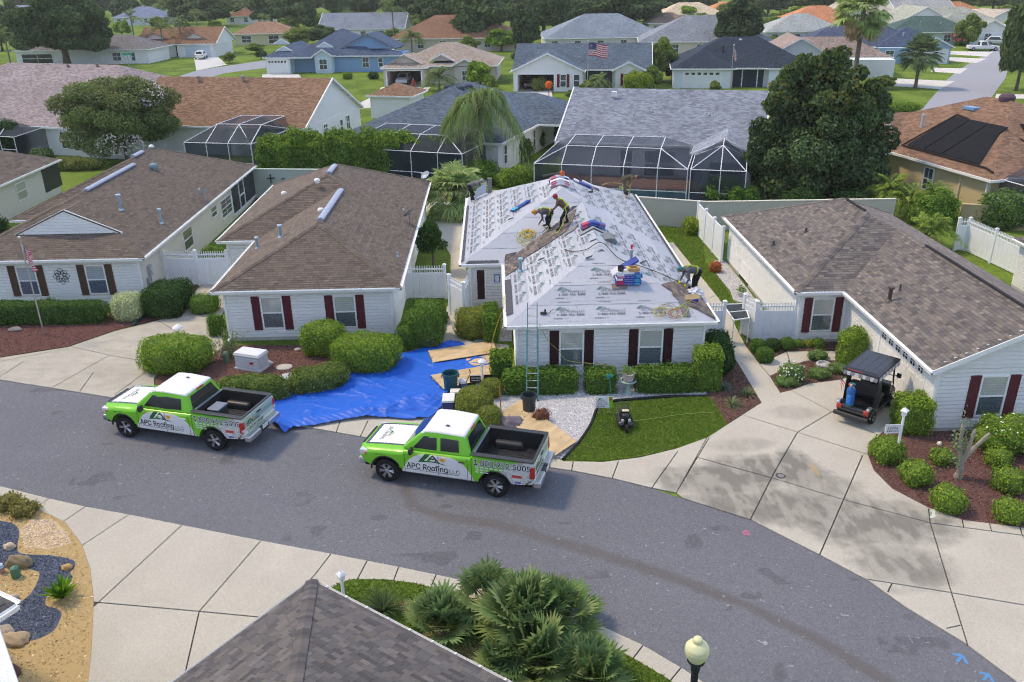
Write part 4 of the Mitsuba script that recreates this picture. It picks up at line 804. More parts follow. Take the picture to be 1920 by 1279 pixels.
m0=MB();gutter(m0,(0,0),(-6,0),out=(0,1));gutter(m0,(0,-6),(0,0),out=(1,0));v,f,c=m0.arrays();MB().add(v@M[:3,:3].T+M[:3,3],f,c).put(child(hF,'gutter'),'vc_satin')
m0=MB();m0.slab(Polygon([(-.4,-.4),(-6,-.4),(-6,-6),(-.4,-6)]),0,2.42,WHT);v,f,c=m0.arrays();MB().add(v@M[:3,:3].T+M[:3,3],f,c).put(child(hF,'wall'),'vc')
q0,q1=np.array((-10.9,14.39)),np.array((-9.3,12.3));d=(q1-q0)/np.linalg.norm(q1-q0);nl=np.array([d[1],-d[0]]);nl=nl if nl[0]<0 else-nl;e=q1+d*2
m=MB();m.slab(Polygon([tuple(q0),tuple(e),tuple(e+nl*3),tuple(q0+nl*3)]),2.18,2.3,(.62,.66,.72));m.tube([(*q0,2.3),(*e,2.3)],.05,TRIM,8);m.put(child(hF,'porch_cover','white flat porch cover'),'vc_satin')

# ---------------------------------------------------------------- fences
FW=(.74,.77,.82)
def fence(label,pts,h=1.75,top=.28,post_h=.14,picket=True,group='white vinyl fences between the houses',z0=.05):
 k=thing('vinyl_fence',label,'fence',group)
 for i,(a,b)in enumerate(zip(pts[:-1],pts[1:])):
  a,b=np.array(a,float),np.array(b,float);L=np.linalg.norm(b-a);n_=max(1,round(L/1.9));d=(b-a)/L;ang=math.atan2(d[1],d[0])
  for j in range(n_+(1 if i==len(pts)-2 else 0)):
   p=a+d*L*j/n_;m=MB();m.box((*p,(h+post_h)/2),(.13,.13,h+post_h),FW,ang);m.box((*p,h+post_h+.02),(.17,.17,.04),(.8,.82,.85),ang);m.box((*p,h+post_h+.055),(.09,.09,.03),(.8,.82,.85),ang);m.put(child(k,'post'),'vc_satin')
  for j in range(n_):
   p0,p1=a+d*(L*j/n_+.065),a+d*(L*(j+1)/n_-.065);l=np.linalg.norm(p1-p0);c=(p0+p1)/2;hh=h-(top if picket else 0)
   nb=max(1,int(l/.3))
   for q in range(nb):
    pc=p0+d*l*(q+.5)/nb;m=MB();m.box((*pc,(hh+z0)/2),(l/nb-.008,.035,hh-z0),np.array(FW)*R_.uniform(.985,1.01),ang);m.put(child(k,'board'),'vc_satin')
   for zc,th,sv in((hh-.03,.055,.10),(z0+.08,.055,.12))+(((h-.07,.05,.06),)if picket else()):m=MB();m.box((*c,zc),(l,th,sv),FW,ang);m.put(child(k,'rail'),'vc_satin')
   if picket:
    np_=int(l/.115)
    for q in range(np_):
     pc=p0+d*l*(q+.5)/np_;m=MB();m.box((*pc,h-top/2+.05),(.045,.022,top+.10),FW,ang);m.put(child(k,'picket'),'vc_satin')
 return k
fence('white vinyl fence with picket top between the flagpole bungalow and the maroon shuttered one',[(-17.2,42.1),(-13.9,42.0)])
fence('white vinyl fence with picket top behind the tall clipped bush right of the tarp house',[(-4.5,39.35),(-2.55,39.25)],h=1.62)
fence('open white vinyl gate beside the window with the dark shutter',[(-2.23,37.09),(-1.52,35.93),(-1.32,37.6)],h=1.85)
fence('short white vinyl fence piece at the right front corner of the reroofed house',[(8.2,33.3),(9.65,33.25)],h=1.7)
fence('white vinyl fence with picket top in front of the right grey roofed bungalow',[(11.0,33.15),(12.68,33.1)],h=1.7)
k=fence('open white gate leaf standing ajar at the end of the walkway',[(10.72,34.0),(10.98,33.25)],h=1.72)
fence('tall plain white vinyl fence panels along the side lawn',[(12.2,49.4),(12.3,43.9)],h=1.9,picket=False)
fence('white vinyl fence with picket top at the right edge behind the grey roof',[(25.82,45.12),(26.4,45.08),(26.89,40.66)],h=1.75)
def masonry(label,pts,h,col,th=.16):
 k=thing('masonry_wall',label,'wall','plastered garden walls')
 for a,b in zip(pts[:-1],pts[1:]):
  m=MB();a,b=np.array(a,float),np.array(b,float);L=np.linalg.norm(b-a);c=(a+b)/2;ang=math.atan2(*(b-a)[::-1]);m.box((*c,h/2),(L,th,h),col,ang);m.put(child(k,'panel'),'vc');m=MB();m.box((*c,h+.03),(L,th+.06,.06),np.array(col)*1.12,ang);m.put(child(k,'coping'),'vc')
masonry('cream plastered wall behind the reroofed house and its side lawn',[(-2.17,54.74),(9.17,51.9),(12.9,50.4),(24.5,50.2)],1.72,(.47,.45,.40))
masonry('pale green plastered wall with iron crosses beyond the screened porch',[(-20.5,61.3),(-12.2,60.2)],2.1,(.42,.48,.43))
masonry('tan plastered wall below the yellow house at the right edge',[(28.48,49.84),(33.8,48.04)],1.4,(.42,.34,.20))
for i,p in enumerate([(-16.06,1.5),(-15.03,1.44)]):
 k=thing('wall_cross',('left','right')[i]+' one of the two iron crosses on the pale green wall','ornament','iron crosses on the green wall');m=MB();y=60.55;m.bx(p[0]-.04,p[0]+.04,y-.05,y-.01,p[1]-.32,p[1]+.32,(.05,.05,.05));m.bx(p[0]-.28,p[0]+.28,y-.055,y-.012,p[1]-.02,p[1]+.06,(.05,.05,.05));m.put(k,'vc')
k=thing('utility_cover','black framed screen panel lying over the gap beside the white gate','panel');m=MB();z=1.2
q=[(9.95,34.55,1.2),(10.9,34.62,1.2),(10.66,32.94,1.2),(9.95,32.74,1.2)];q=np.array(q)
m.add(q,[[0,1,2],[0,2,3]],(.04,.05,.06));m.put(child(k,'mesh'),'vc');m=MB()
for i in range(4):m.tube([q[i],q[(i+1)%4]],.03,TRIM,6)
m.tube([(q[0]+q[3])/2,(q[1]+q[2])/2],.025,TRIM,6)
for i in range(4):m.tube([q[i],q[i]*[1,1,0]],.025,TRIM,6)
m.put(child(k,'frame'),'vc_satin')

# ---------------------------------------------------------------- houses of the rows behind
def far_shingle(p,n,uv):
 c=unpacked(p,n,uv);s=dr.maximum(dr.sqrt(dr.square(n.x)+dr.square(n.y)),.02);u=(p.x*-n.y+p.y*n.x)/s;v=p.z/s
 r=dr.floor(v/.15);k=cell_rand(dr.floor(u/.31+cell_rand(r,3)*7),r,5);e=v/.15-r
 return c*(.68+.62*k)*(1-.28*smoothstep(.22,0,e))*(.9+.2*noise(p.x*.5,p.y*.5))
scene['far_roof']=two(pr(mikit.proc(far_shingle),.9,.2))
FAR_HOUSES=[]
class FH:
 "a house in its own frame: x along the front, y to the back, the origin at the front left eave corner"
 def __init__(s,label,org,rot,group='houses of the rows behind'):
  s.k=thing('house',label,'house',group);s.M=mat(rz(math.radians(rot)),(org[0],org[1],0));FAR_HOUSES.append((s.k,s.M));s.rot=math.radians(rot)
 def put(s,m,name,bsdf='vc',smooth=False,parent=None,label=None,kind=None):
  if not m.n:return None
  v,f,c=m.arrays();return MB().add(v@s.M[:3,:3].T+s.M[:3,3],f,c).put(child(parent or s.k,name,label,kind),bsdf,smooth)
 def walls(s,rects,col,z=2.5):
  m=MB()
  for x0,x1,y0,y1 in rects:m.bx(x0,x1,y0,y1,0,z,col)
  s.put(m,'wall');return s
 def roof(s,solids,col,trim=TRIM,gables=(),eaves=True):
  fs=roof_faces(solids);m=MB()
  for i,(g,p)in enumerate(fs):deck(m,[(g,p)],np.array(col)*(1+.0*i),.16)
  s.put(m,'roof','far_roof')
  if eaves:
   m=MB()
   for h in solids:
    (x0,y0),(x1,_),(_,y1)=h.rect[0],h.rect[1],h.rect[2];pl=h.planes;k=h.k
    for(a,b,d,sl)in(((x0,y0),(x1,y0),(0,-1),(0,k)),((x1,y0),(x1,y1),(1,0),(-k,0)),((x0,y1),(x0,y0),(-1,0),(k,0))):
     if any(abs(q[0]-sl[0])<1e-6 and abs(q[1]-sl[1])<1e-6 for q in pl):
      c=((a[0]+b[0])/2+d[0]*.04,(a[1]+b[1])/2+d[1]*.04,h.ze-.08);m.box(c,(abs(b[0]-a[0])+.08*abs(d[0]),abs(b[1]-a[1])+.08*abs(d[1]),.16),trim)
   s.put(m,'fascia','vc_satin')
  return s
 def gable(s,x0,x1,y,ze,k,col,trim=TRIM,over=.35,side='s'):
  "the wall triangle and rake boards of a gable end; for side e or w, x0..x1 run along y at x = y"
  xm,w=(x0+x1)/2,(x1-x0)/2;P=(lambda a,o,z:(a,y+o,z))if side=='s' else((lambda a,o,z:(y-o,a,z))if side=='e' else(lambda a,o,z:(y+o,a,z)))
  m=MB();m.add([P(x0+over,over,ze-.1),P(x1-over,over,ze-.1),P(x1-over,over,ze+k*over),P(xm,over,ze+k*w),P(x0+over,over,ze+k*over)],[[0,1,2],[0,2,4],[2,3,4]],col);s.put(m,'gable_wall');m=MB()
  for a in(x0,x1):
   q=[P(a,-.02,ze-.14),P(a,-.02,ze+.06),P(xm,-.02,ze+k*w+.06),P(xm,-.02,ze+k*w-.14)];q2=[P(a,.08,ze-.14),P(a,.08,ze+.06),P(xm,.08,ze+k*w+.06),P(xm,.08,ze+k*w-.14)];m.add(q+q2,[[0,1,2],[0,2,3],[4,5,6],[4,6,7],[1,5,6],[1,6,2],[0,4,7],[0,7,3]],trim)
  s.put(m,'rake_board','vc_satin');return s
 def win(s,x,y,z,w,h,side='s',shutters=None,trim=TRIM,glass=(.05,.065,.08),bars=True):
  d={'s':(1,0,0,-1),'e':(0,1,1,0),'w':(0,1,-1,0)}[side];m=MB();g=MB()
  def B(mm,u,v,su,sv,off,th,c):mm.box((x+d[0]*u+d[2]*off,y+d[1]*u+d[3]*off,z+v),(abs(d[0])*su+abs(d[2])*th,abs(d[1])*su+abs(d[3])*th,sv),c)
  for u in(-w/2,w/2):B(m,u,0,.09,h+.09,.03,.08,trim)
  for v in(-h/2,h/2)+((0,)if bars else()):B(m,0,v,w,.08,.03,.07,trim)
  if bars and w>.8:B(m,0,0,.04,h,.028,.06,trim)
  k=child(s.k,'window');B(g,0,0,w,h,.01,.03,glass);v_,f,c=g.arrays();MB().add(v_@s.M[:3,:3].T+s.M[:3,3],f,c).put(child(k,'pane'),'vc_gloss');s.put(m,'frame','vc_satin',parent=k)
  if shutters is not None:
   for sg in(-1,1):q=MB();B(q,sg*(w/2+.25),0,.34,h+.1,.03,.06,shutters);s.put(q,'shutter')
  return s
 def garage(s,x,y,w=4.8,h=2.2,col=(.72,.73,.75),windows=True,open_=False,side='s'):
  k=child(s.k,'garage_opening' if open_ else 'garage_door');m=MB()
  for u in(-w/2-.08,w/2+.08):m.bx(x+u-.08,x+u+.08,y-.06,y+.02,0,h+.08,TRIM)
  m.bx(x-w/2,x+w/2,y-.06,y+.02,h,h+.16,TRIM);s.put(m,'frame','vc_satin',parent=k)
  if open_:return s
  for r in range(4):m=MB();m.bx(x-w/2,x+w/2,y-.03,y+.01,r*h/4+.01,(r+1)*h/4-.012,col);s.put(m,'panel','vc_satin',parent=k)
  if windows:
   for i in range(6):m=MB();m.bx(x-w/2+(i+.2)*w/6,x-w/2+(i+.8)*w/6,y-.05,y-.02,h*.80,h*.93,(.04,.05,.06));s.put(m,'window','vc_gloss',parent=k)
  return s
 def vents(s,pts,col=(.6,.6,.6),r=.16):
  for x,y,z in pts:m=MB();m.lathe([(r*.6,-.2),(r*.6,.1),(r,.12),(r*.9,.22),(0,.28)],(x,y,z),col,10);s.put(m,'roof_vent','vc',40)
  return s
 def W(s,x,y,z=0):return s.M[:3,:3]@np.array([x,y,z],float)+s.M[:3,3]
PINK,ORNG,SLATE,GRYR,TERR,BLUR,BEIG,DRK,PALE,GRN=sgb(142,132,134),sgb(128,102,84),sgb(84,97,112),sgb(128,134,148),sgb(128,98,80),sgb(74,88,112),sgb(150,138,130),sgb(48,57,72),sgb(158,158,152),sgb(78,98,98)
GRW=np.array(GRYR);
def screens(name_label,M,posts,panels,bars,bar_r=.032):
 k=thing('screen_enclosure',name_label,'pool enclosure','screened pool enclosures');T_=lambda q:np.asarray(q,float)@M[:3,:3].T+M[:3,3]
 for a,b in posts+bars:
  m=MB();m.tube(T_([a,b]),bar_r,(.72,.74,.78),6);m.put(child(k,'frame_bar'),'vc_satin',50)
 for q in panels:
  m=MB();v=T_(q);m.add(v,[[0,i,i+1]for i in range(1,len(v)-1)],(1,1,1));m.put(child(k,'screen_panel'),'screen')
 return k
# ---- second row
h=FH('long pinkish grey roofed house with white walls at the left behind the brown roofs',(-41.16,79.03),-20)
h.M[:3,3]+=rz(math.radians(-20))@np.array([-13.0,0,0]);h.walls([(.4,23.5,.4,20)],WHT,2.55).roof([Hip(-10.5,24,0,20.4,2.6,.43)],PINK)
h.win(15.2,.4,1.4,1.0,1.5).win(17,.4,1.4,.8,1.4).vents([(8,9.6,6.75),(11.5,9.8,6.85)],(.2,.16,.15))
screens('low screened porch of the pinkish roofed house at the left edge',h.M,[((11.5,-3.2,0),(11.5,-3.2,2.2)),((13.2,-3.2,0),(13.2,-3.2,2.2)),((7,-3.2,0),(7,-3.2,2.2))],[[(7,-3.2,0),(11.5,-3.2,0),(11.5,-3.2,2.2),(7,-3.2,2.2)],[(7,-3.2,2.2),(13.2,-3.2,2.2),(13.2,.3,2.6),(7,.3,2.9)],[(13.2,-3.2,0),(13.2,.3,0),(13.2,.3,2.5),(13.2,-3.2,2.2)]],[((7,-3.2,2.2),(13.2,-3.2,2.2)),((11.5,-3.2,2.2),(9,.3,2.8)),((13.2,-3.2,2.2),(13.2,.3,2.5)),((11.5,-3.2,1.1),(13.2,-3.2,1.1))])
h=FH('brown roofed house with tall white gable end and dark pool screen behind the hedge',(-33.8,79.4),-14)
h.walls([(.4,17.7,.4,13.1)],WHT,2.6).roof([Hip(0,18,0,13.4,2.6,.52,'sn'),Hip(-3.5,4.2,-3.2,5,2.5,.42,'wes')],ORNG).gable(0,13.4,18,2.6,.52,WHT,side='e')
h.walls([(-3,3.6,-2.6,4)],WHT,2.45)
for y,z,w,hh in((2.6,1.3,.7,1.5),(4.6,1.9,.9,.7),(8.2,1.5,.7,1.2),(9.8,1.6,.9,1.3)):h.win(17.7,y,z,w,hh,'e')
h.vents([(4.6,6.0,6.0),(9.2,6.1,6.05)],(.3,.27,.26),.22)
h2=FH('low brown roofed rear wing with white trim beside the brown roofed gable house',(-14.06,97.18),-14);h2.walls([(.3,5,.3,5)],WHT,2.4).roof([Hip(0,5.4,0,5.4,2.5,.42)],ORNG)
h=FH('slate blue hip roofed house with white side wall behind the weeping palm',(-12.9,71.5),-21)
h.walls([(.4,14.0,.4,18)],WHT,2.55).roof([Hip(0,14.4,0,18.4,2.6,.45),Hip(8,17.5,9.5,19,2.6,.42,'sen')],SLATE)
for y in(6.5,9.4,2.0):h.win(14.0,y,1.35,.7,1.5,'e',glass=(.05,.06,.06))
for i,(x,y)in enumerate(((6.3,8.6),(7.2,8.4),(8.0,9.2),(6.9,9.6),(7.7,8.0))):m=MB();m.lathe([(.42,-.1),(.42,.05),(.36,.2),(.2,.28),(0,.3)],(x,y,5.55),(.05,.065,.09),14);h.put(m,'turbine_vent','vc',40)
MG3=h.M
Z0,Z1=2.6,3.9
def enclosure(label,M,xs,yf,yk,yt,yb,zk=3.5,zt=3.7,z0=2.55,base=0.0):
 posts=[((x,yf,base),(x,yf,z0))for x in xs];bars=[((xs[0],yf,z0),(xs[-1],yf,z0))]+[((x,yf,z0),(x,yk,zk))for x in xs[1:-1]]+[((x,yk,zk),(x,yt,zt))for x in xs[1:-1]]+[((xs[1],yk,zk),(xs[-2],yk,zk)),((xs[1],yt,zt),(xs[-2],yt,zt)),((xs[0],yf,z0),(xs[1],yk,zk)),((xs[-1],yf,z0),(xs[-2],yk,zk)),((xs[0],yf,z0),(xs[0],yb,z0)),((xs[-1],yf,z0),(xs[-1],yb,z0)),((xs[1],yk,zk),(xs[0],yb,z0)),((xs[-2],yk,zk),(xs[-1],yb,z0)),((xs[0],yf,1.0),(xs[-1],yf,1.0))]
 pan=[[(a,yf,base),(b,yf,base),(b,yf,z0),(a,yf,z0)]for a,b in zip(xs[:-1],xs[1:])]+[[(a,yf,z0),(b,yf,z0),(b,yk,zk),(a,yk,zk)]for a,b in zip(xs[1:-2],xs[2:-1])]+[[(a,yk,zk),(b,yk,zk),(b,yt,zt),(a,yt,zt)]for a,b in zip(xs[1:-2],xs[2:-1])]
 for s0,s1 in((0,1),(-1,-2)):pan+=[[(xs[s0],yf,z0),(xs[s1],yf,z0),(xs[s1],yk,zk)],[(xs[s0],yf,z0),(xs[s1],yk,zk),(xs[s1],yt,zt),(xs[s0],yb,z0)],[(xs[s0],yf,base),(xs[s0],yb,base),(xs[s0],yb,z0),(xs[s0],yf,z0)]]
 return screens(label,M,posts,pan,bars)
enclosure('dark pool screen half hidden by the weeping palm and the long hedge',MG3,[2.6,4.4,6.6,8.8,11.0,13.0],-4.5,-2.6,.3,.3,3.5,3.7)
E0,E1,E2=[np.array(q)for q in[(-25.12,69.76),(-19.4,68.46),(-16.74,75.16)]]
ea=math.atan2(*(E1-E0)[::-1]);EM=mat(rz(ea),(*E0,0));el=np.linalg.norm(E1-E0);ed=np.linalg.norm(E2-E1)
enclosure('dark pool screen in front of the brown roofed gable house, left of the long hedge',EM,[0,el*.33,el*.66,el,el+.02],.0,2.2,ed*.9,ed,3.7,3.75)
k=screens('long side of the dark pool screen left of the long hedge',EM,[((el,y,0),(el,y,2.5))for y in np.linspace(1.8,ed,5)],[[(el,0,0),(el,ed,0),(el,ed,2.5),(el,0,2.5)],[(el,0,2.5),(el,ed,2.5),(el*.66,ed*.9,3.7),(el*.66,2.2,3.7)]],[((el,y,2.5),(el*.66,max(y,2.2),3.7))for y in np.linspace(0,ed*.9,5)]+[((el,0,2.5),(el,ed,2.5)),((el*.66,2.2,3.7),(el*.66,ed*.9,3.7))])
# grey roofed house with the big enclosure
h=FH('wide grey shingle roofed house behind the big white framed pool enclosure',(4.76,66.74),-16);MG4=h.M
h.walls([(.4,15.6,.4,15)],(.66,.68,.72),2.55).roof([Hip(0,16,0,15.4,2.6,.41,'sn'),Hip(10.6,15.6,-3.2,6,2.6,.42,'we')],GRYR).gable(0,15.4,16,2.6,.41,WHT,side='e').gable(0,15.4,0,2.6,.41,WHT,side='w').gable(10.6,15.6,-3.2,2.6,.42,(.66,.68,.72))
h.walls([(11,15.3,-2.8,.4)],(.66,.68,.72),2.5)
for x,w in((5.6,1.0),(8.2,2.4)):h.win(x,.38,1.1,w,2.0,glass=(.12,.15,.17))
h.win(13.2,-2.82,1.1,2.4,1.9,glass=(.07,.08,.09))
m=MB();m.bx(3.5,3.9,6.0,6.3,5.3,5.7,(.75,.75,.75));h.put(m,'roof_vent');h.vents([(7,4.3,4.3),(11.5,4.0,4.15),(5.6,3.9,4.1)],(.5,.5,.52),.09)
enclosure('large white framed pool screen enclosure behind the reroofed house',MG4,[.26,2.2,4.3,6.5,8.8,10.8],-8.1,-6.2,-2.9,.3)
enclosure('smaller gabled pool screen section at the right end, beside the big dark tree',MG4,[11.0,12.95,14.6],-8.1,-5.6,-3.2,-3.2,3.75,3.8)
k='pool_deck';labels[k]={'kind':'structure'};m=MB();m.slab(Polygon([(.2,-8.3),(14.8,-8.3),(14.8,.3),(.2,.3)]),.01,.06,(.20,.13,.11));v,f,c=m.arrays();MB().add(v@MG4[:3,:3].T+MG4[:3,3],f,c).put(k,'vc')
k='pool_water';labels[k]={'kind':'structure'};m=MB();m.slab(Polygon([(5.2,-7.2),(11.5,-7.2),(11.5,-4.0),(5.2,-4.0)]),.02,.085,(.03,.14,.18));v,f,c=m.arrays();MB().add(v@MG4[:3,:3].T+MG4[:3,3],f,c).put(k,'vc_gloss')
h=FH('tan walled house with orange brown roof carrying black solar panels at the right edge',(30.63,50.89),13)
h.walls([(.4,15.6,.4,18)],(.56,.46,.28),2.55).roof([Hip(0,16,0,18.4,2.6,.42),Hip(-1.5,6,9.5,19,2.6,.40,'wsn')],sgb(126,100,84))
h.win(.4,5.9,1.4,.9,1.5,'w')
for i in range(4):
 m=MB();a0,a1=2.1+i*1.75,2.1+(i+1)*1.75-.1;x0,x1=.95,5.0;a0b,a1b=a0+.0,a1+.0
 q=[(x0,a0+0.2,0),(x0,a1+.2,0),(x1,a1+2.6*0+.9,0),(x1,a0+.9,0)]
 q=[(x,max(y,x+.15)if i==0 else y,2.6+.42*x+.10)for x,y,_ in q];b=[(x,y,z-.06)for x,y,z in q];m.add(q+b,[[0,1,2],[0,2,3],[0,4,5],[0,5,1],[1,5,6],[1,6,2],[2,6,7],[2,7,3],[3,7,4],[3,4,0]],(.006,.007,.011));h.put(m,'solar_panel','vc')
m=MB();zz=lambda x:2.6+.42*x+.12
for a,b in(((.75,1.5),(.75,9.5)),((5.2,3.3),(5.2,9.8)),((.75,9.5),(5.2,9.8)),((.75,1.5),(.5,.55))):m.tube([(a[0],a[1],zz(min(a))),(b[0],b[1],zz(min(b)))],.06,(.03,.02,.02),6)
h.put(m,'solar_pipe','vc')
m=MB();q=[(5.9,6.2,0),(10.1,6.2,0),(9.4,3,0),(6.4,3,0)];m.add([(x,1.3 if False else y,2.6+.42*y+.1)for x,y,_ in[(6.3,5.2,0),(9.7,5.2,0),(12.5,2.2,0),(3.6+1.6,2.2,0)]],[[0,1,2],[0,2,3]],(.006,.007,.011));h.put(m,'solar_panel','vc')
for x,y,z,r,c in((.8+.6,12.3,3.3,.10,(.6,.6,.6)),(1.4+.6,12.8,3.5,.11,(.6,.6,.6)),(3.2,10.8,4.1,.12,(.5,.5,.5))):m=MB();m.tube([(x,y,z-.2),(x,y,z+.8)],r,c,10);h.put(m,'vent_pipe','vc',50)
m=MB();m.bx(6.0,6.7,9.2,10.3,5.2,5.4,(.16,.30,.52));h.put(m,'skylight','vc_gloss');m=MB();m.lathe([(.5,-.1),(.55,.2),(.4,.4),(0,.5)],(8.1,8.6,5.95),(.10,.07,.09),14);h.put(m,'turbine_vent','vc',40)
m=MB();m.bx(.3,.4,2.9,3.0,0,2.5,(.6,.52,.4));m.bx(.24,.42,.5,.62,0,2.5,TRIM);m.bx(-.05,.02,0,18.4,2.42,2.58,TRIM);h.put(m,'gutter','vc_satin');m=MB();m.bx(.28,.4,4.0,4.4,.9,1.3,(.6,.6,.6));h.put(m,'meter_box','vc')
enclosure('white framed screen enclosure in front of the tan walled house',h.M,[.9,3,5.5,8],-3.5,-1.8,.3,.3,3.2,3.4)
# ---- third row
h=FH('light blue house with dark blue roof and white garage door',(-37.58,146.25),-6)
LB=(.22,.36,.58)
h.walls([(.3,4.4,.3,5)],(.6,.68,.76),2.5);h.walls([(4.4,22,2.6,12)],LB,2.55);h.walls([(8.4,11.2,.9,4)],(.5,.6,.7),2.6)
h.roof([Hip(0,8,0,9,2.6,.5,'wes'),Hip(4,18.5,2.2,16,2.6,.55,'wesn'),Hip(8.1,11.5,.6,6,2.7,.62,'we'),Hip(11,22.5,2.2,6.0,2.6,.4,'esn')],BLUR).gable(8.1,11.5,.6,2.7,.62,(.5,.6,.7)).gable(12.2,21,4.2,3.6,.5,LB).garage(2.3,.3,3.2).win(9.8,.88,1.4,1.3,1.6).win(16.5,2.58,1.5,1.1,1.5).win(19.0,2.58,1.5,.8,1.4).roof([Hip(11.9,21.3,4.0,12,3.55,.5,'we')],BLUR,eaves=False)
for x,y in((3.2,1.6),(2.2,3.6),(9.8,2.6)):h.gable(x-1.4,x+1.4,y,2.6+.5*y+.1,.55,(.6,.66,.72),over=.15)
h=FH('beige house with an open garage showing a silver car',(-15.88,125.97),-5)
BW=(.52,.48,.45)
h.walls([(.3,.75,.3,6),(5.75,6.2,.3,6),(.3,6.2,6,6.3),(.3,6.2,.3,.6)][:3],BW,2.5);h.walls([(6.2,16,3.0,15),(10.4,13.4,1.4,4)],BW,2.5);m=MB();m.bx(.75,5.75,.35,6,2.3,2.5,BW);m.bx(.5,6,.5,6.2,0,.02,(.3,.3,.3));m.bx(.8,5.7,5.9,6,0,2.3,(.08,.08,.09));h.put(m,'garage_interior','vc')
h.roof([Hip(0,6.6,-.1,9,2.6,.42,'wes'),Hip(1,16.5,2.4,15.6,2.6,.42),Hip(10,13.8,1.0,7,2.7,.5,'we'),Hip(6.6,10,3.2,8,3.3,.5,'we')],BEIG).gable(.8,5.8,.9,3.0,.5,BW).gable(10,13.8,1.0,2.7,.5,BW).gable(6.6,10,3.2,3.3,.5,BW).garage(3.25,.3,4.9,2.15,open_=True).win(11.9,1.38,1.3,.9,1.4).win(7.6,2.98,1.4,.9,1.5).win(16,6,1.4,.8,1.3,'e');MBG=h.M
h.roof([Hip(.7,5.9,.8,5,3.0,.5,'we')],BEIG,eaves=False)
h=FH('white house with slate roof, open garage and a tall flag in front',(2.4,118.02),-8);MWH=h.M
h.walls([(.4,.9,.3,7),(5.9,9.6,.3,7),(.4,9.6,7,7.3)],WHT,2.55);h.walls([(9.6,18.6,3.5,14),(14,17.6,1.6,4)],WHT,2.55);m=MB();m.bx(.9,5.9,.35,7,2.3,2.55,WHT);m.bx(.9,5.9,.35,7,0,.02,(.3,.3,.3));m.bx(.9,5.9,6.8,7,0,2.3,(.05,.05,.06));h.put(m,'garage_interior','vc')
h.roof([Hip(0,19,2.6,14.5,2.6,.5,'sn'),Hip(0,10,0,9,2.6,.46,'we'),Hip(13.6,18,1.2,7,2.6,.48,'we')],SLATE).gable(0,10,0,2.6,.46,WHT).gable(13.6,18,1.2,2.6,.48,WHT).gable(2.6,14.5,19,2.6,.5,WHT,side='e').garage(3.4,.3,4.9,2.2,open_=True)
for x in(7.1,8.9):h.win(x,.28,1.4,.8,1.6,shutters=(.16,.02,.03)if x<8 else None)
h.win(15.7,1.58,1.4,1.1,1.5,shutters=(.16,.02,.03));m=MB();m.bx(10,13.6,3.4,3.5,0,2.4,(.06,.07,.09));h.put(m,'porch_screen','vc')
h.vents([(3.4,5.2,4.6),(9,5,3.9)],(.4,.4,.45),.12)
h=FH('house with very dark hip roof and a white garage door',(24.08,118.29),-10);MDK=h.M
h.walls([(.4,8,.4,8),(8,18.5,2.0,14),(13,18.5,.9,4)],(.66,.70,.76),2.55).roof([Hip(0,19,1,15,2.6,.5),Hip(0,8.6,0,9,2.6,.5,'wes'),Hip(12.6,19,.5,8,2.6,.5,'wes')],DRK).garage(4.2,.4,4.8).win(15.5,.88,1.3,1.0,1.5).win(17.2,.88,1.3,1.0,1.5)
m=MB();m.bx(8.2,12.6,1.9,2.0,0,2.4,(.03,.04,.06));h.put(m,'porch_screen','vc');m=MB()
for x in(8.3,9.6,11.6,12.5):m.bx(x-.06,x+.06,1.8,1.9,0,2.4,TRIM)
m.bx(8.2,12.6,1.8,1.9,2.3,2.5,TRIM);h.put(m,'porch_frame','vc_satin');h.vents([(9.5,7.2,5.6)],(.6,.6,.62),.25);m=MB();m.tube([(7,4.4,4.2),(7,4.4,5.2)],.1,(.03,.03,.04),8);h.put(m,'vent_pipe','vc')
h=FH('brown roofed house with two white roof gables and a white car in its drive',(-72.46,182.67),-4);MBR=h.M
h.walls([(.4,9,.4,10),(9,16.6,-.6,10)],WHT,2.55).roof([Hip(0,17,0,12,2.6,.48,'sn'),Hip(8.6,17,-1,8,2.6,.48,'wes')],TERR).gable(1.2,6.6,1.4,3.4,.42,WHT).gable(9.6,15.2,.6,3.3,.42,WHT).garage(13.2,-.6,5.2,col=(.5,.58,.68),windows=False).win(2.6,.38,1.4,1.6,1.5).gable(0,12,17,2.6,.48,WHT,side='e');m=MB();m.bx(8.7,9.0,-.5,.5,0,2.2,(.02,.025,.04));h.put(m,'entrance','vc')
h.roof([Hip(1.0,6.8,1.3,6,3.4,.42,'we'),Hip(9.4,15.4,.5,6,3.3,.42,'we')],TERR,eaves=False)
h=FH('yellowish house with tan hip roof at the upper left',(-60.5,210.21),3);h.walls([(.4,14,.4,9)],(.55,.52,.34),2.5).roof([Hip(0,14.5,0,10,2.6,.48)],sgb(146,116,98)).win(3.2,.38,1.4,2.2,1.5).win(9.5,.38,1.3,2.4,1.8,glass=(.02,.025,.03))
h=FH('white house corner under the big oak at the upper left',(-90.96,170.77),-4);h.walls([(.4,26,.4,10)],WHT,2.5).roof([Hip(0,26.5,0,11,2.6,.42)],sgb(110,108,112)).win(4.5,.38,1.1,6,1.7,glass=(.02,.022,.025)).win(20,.38,1.3,1.6,1.5).win(23.2,.38,1.3,.8,1.5)
